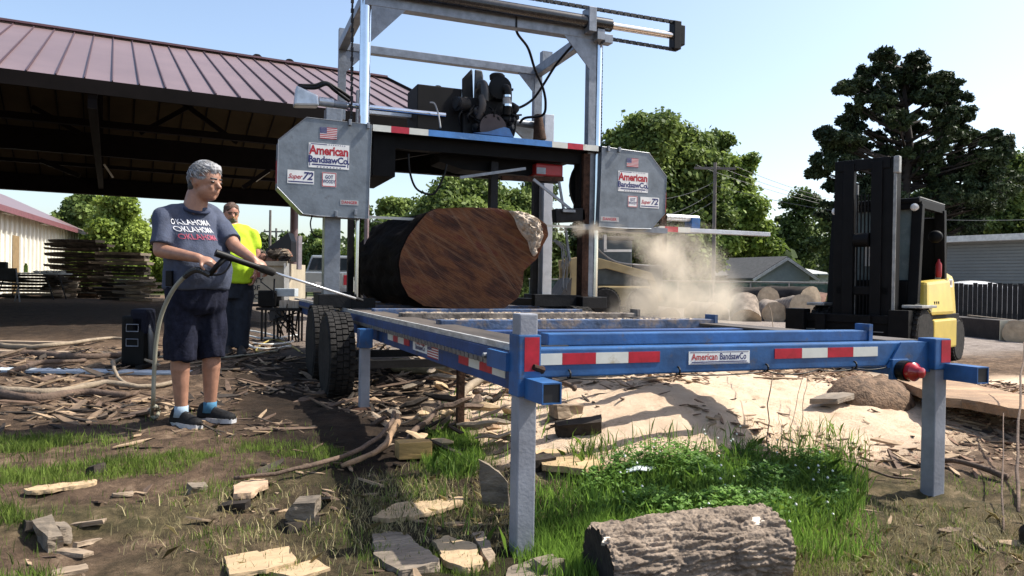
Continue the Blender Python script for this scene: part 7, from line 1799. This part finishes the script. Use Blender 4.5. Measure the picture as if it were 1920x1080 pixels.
while k7<60:
    x=r7.uniform(.5,3.3); y=r7.uniform(-1.1,.9); a,b_,z=project(V((x,y,.1)))
    if E_(a,b_,1370,920,240,80)<.25: continue
    h_=H(x,y)
    if proto is None:
        proto=thing("clover_flower","white clover flower head in the lush green patch","clover flower",(x,y,h_),0,"white clover flowers in the green patch")
        MB().tube([(0,0,0),(0.004,0,.06),(0,0,.115)],.0012,5).build("stem",sm,proto,local=True)
        mb=MB().ell((0,0,.120),.0062,.0062,.006,8,6); mb.v=[v+v.normalized()*0+V((r7.uniform(-1,1),r7.uniform(-1,1),r7.uniform(-1,1)))*.0015 for v in mb.v]; mb.build("flower_head",fm,proto,local=True)
        o=proto
    else: o=copy_tree(proto); o.location=(x,y,h_)
    o.scale=(1,1,r7.uniform(.6,1.05)); k7+=1
# white litter scrap in the clover
p=gp(1200,905); q4=[V((-.10,-.02,.07)),V((-.03,-.04,.085)),V((.04,-.03,.07)),V((.11,0,.08)),V((.08,.04,.075)),V((.0,.03,.09)),V((-.07,.035,.075))]
MB().prism([p+q for q in q4],(0,0,-.004)).build("plastic_scrap",mat("pale_plastic",(.62,.68,.70),.4),None,label="crumpled white plastic scrap lying in the clover behind the near log",cat="plastic scrap")
# ------------------------------------------------------------------ sawdust plume
def plume():
    pts=[(1018,428,.06,YF-.1),(1050,429,.07,YF-.1),(1085,430,.09,YF-.12),(1120,432,.11,YF-.15),(1155,436,.13,YF-.1),(1190,442,.17,YF),(1225,452,.24,YF+.15),(1280,490,.45,YF+.6),(1265,470,.32,YF+.3),(1290,510,.5,YF+.7),(1310,560,.6,YF+1.1),(1260,575,.5,YF+1.3),(1355,575,.42,YF+1.4),(1225,540,.35,YF+1.0),(1190,585,.35,YF+1.4)]
    lo=V((1e9,)*3); hi=V((-1e9,)*3); S=[]
    for a,b_,r_,Y in pts:
        p=onY(a,b_,Y); S.append((p,r_))
        for i in range(3): lo[i]=min(lo[i],p[i]-r_*1.3-.4); hi[i]=max(hi[i],p[i]+r_*1.3+.4)
    lo.z=max(lo.z,.02)
    mb=MB().box(lo,hi); o=mb.build("sawdust_plume",bpy.data.materials.new("dust_volume"),None,kind='stuff',local=True,label="pale cloud of flying sawdust blowing from the saw")
    m=o.data.materials[0]; m.use_nodes=True; n=m.node_tree; L=n.links; n.nodes.remove(n.nodes["Principled BSDF"])
    pv=n.nodes.new("ShaderNodeVolumePrincipled"); pv.inputs["Color"].default_value=(.96,.86,.71,1); pv.inputs["Anisotropy"].default_value=.25
    L.new(pv.outputs[0],n.nodes["Material Output"].inputs["Volume"])
    g=n.nodes.new("ShaderNodeNewGeometry")
    def noi(s,d=5):
        t=n.nodes.new("ShaderNodeTexNoise"); t.inputs["Scale"].default_value=s; t.inputs["Detail"].default_value=d; t.inputs["Roughness"].default_value=.65; t.inputs["Distortion"].default_value=.6; L.new(g.outputs["Position"],t.inputs[0]); return t
    # warp the position a little
    wn=noi(1.3,3); sub=n.nodes.new("ShaderNodeVectorMath"); sub.operation='SUBTRACT'; L.new(wn.outputs["Color"],sub.inputs[0]); sub.inputs[1].default_value=(.5,.5,.5)
    sc_=n.nodes.new("ShaderNodeVectorMath"); sc_.operation='SCALE'; L.new(sub.outputs[0],sc_.inputs[0]); sc_.inputs["Scale"].default_value=.55
    ad=n.nodes.new("ShaderNodeVectorMath"); ad.operation='ADD'; L.new(g.outputs["Position"],ad.inputs[0]); L.new(sc_.outputs[0],ad.inputs[1])
    cur=None
    for i,(p,r_) in enumerate(S):
        d=n.nodes.new("ShaderNodeVectorMath"); d.operation='DISTANCE'; L.new((g.outputs["Position"] if r_<.2 else ad.outputs[0]),d.inputs[0]); d.inputs[1].default_value=p
        mr=n.nodes.new("ShaderNodeMapRange"); mr.interpolation_type='SMOOTHSTEP'; mr.inputs[1].default_value=0; mr.inputs[2].default_value=r_*1.25; mr.inputs[3].default_value=min(6.0,.55/r_); mr.inputs[4].default_value=0; L.new(d.outputs["Value"],mr.inputs[0])
        if cur is None: cur=mr.outputs[0]
        else:
            a_=n.nodes.new("ShaderNodeMath"); a_.operation='MAXIMUM'; L.new(cur,a_.inputs[0]); L.new(mr.outputs[0],a_.inputs[1]); cur=a_.outputs[0]
    t=noi(1.9,8); mr=n.nodes.new("ShaderNodeMapRange"); mr.inputs[1].default_value=.42; mr.inputs[2].default_value=.66; mr.inputs[3].default_value=.05; mr.inputs[4].default_value=1; L.new(t.outputs[0],mr.inputs[0])
    mu=n.nodes.new("ShaderNodeMath"); mu.operation='MULTIPLY'; L.new(cur,mu.inputs[0]); L.new(mr.outputs[0],mu.inputs[1])
    m2=n.nodes.new("ShaderNodeMath"); m2.operation='MULTIPLY'; m2.inputs[1].default_value=4.4; L.new(mu.outputs[0],m2.inputs[0]); L.new(m2.outputs[0],pv.inputs["Density"])
plume()
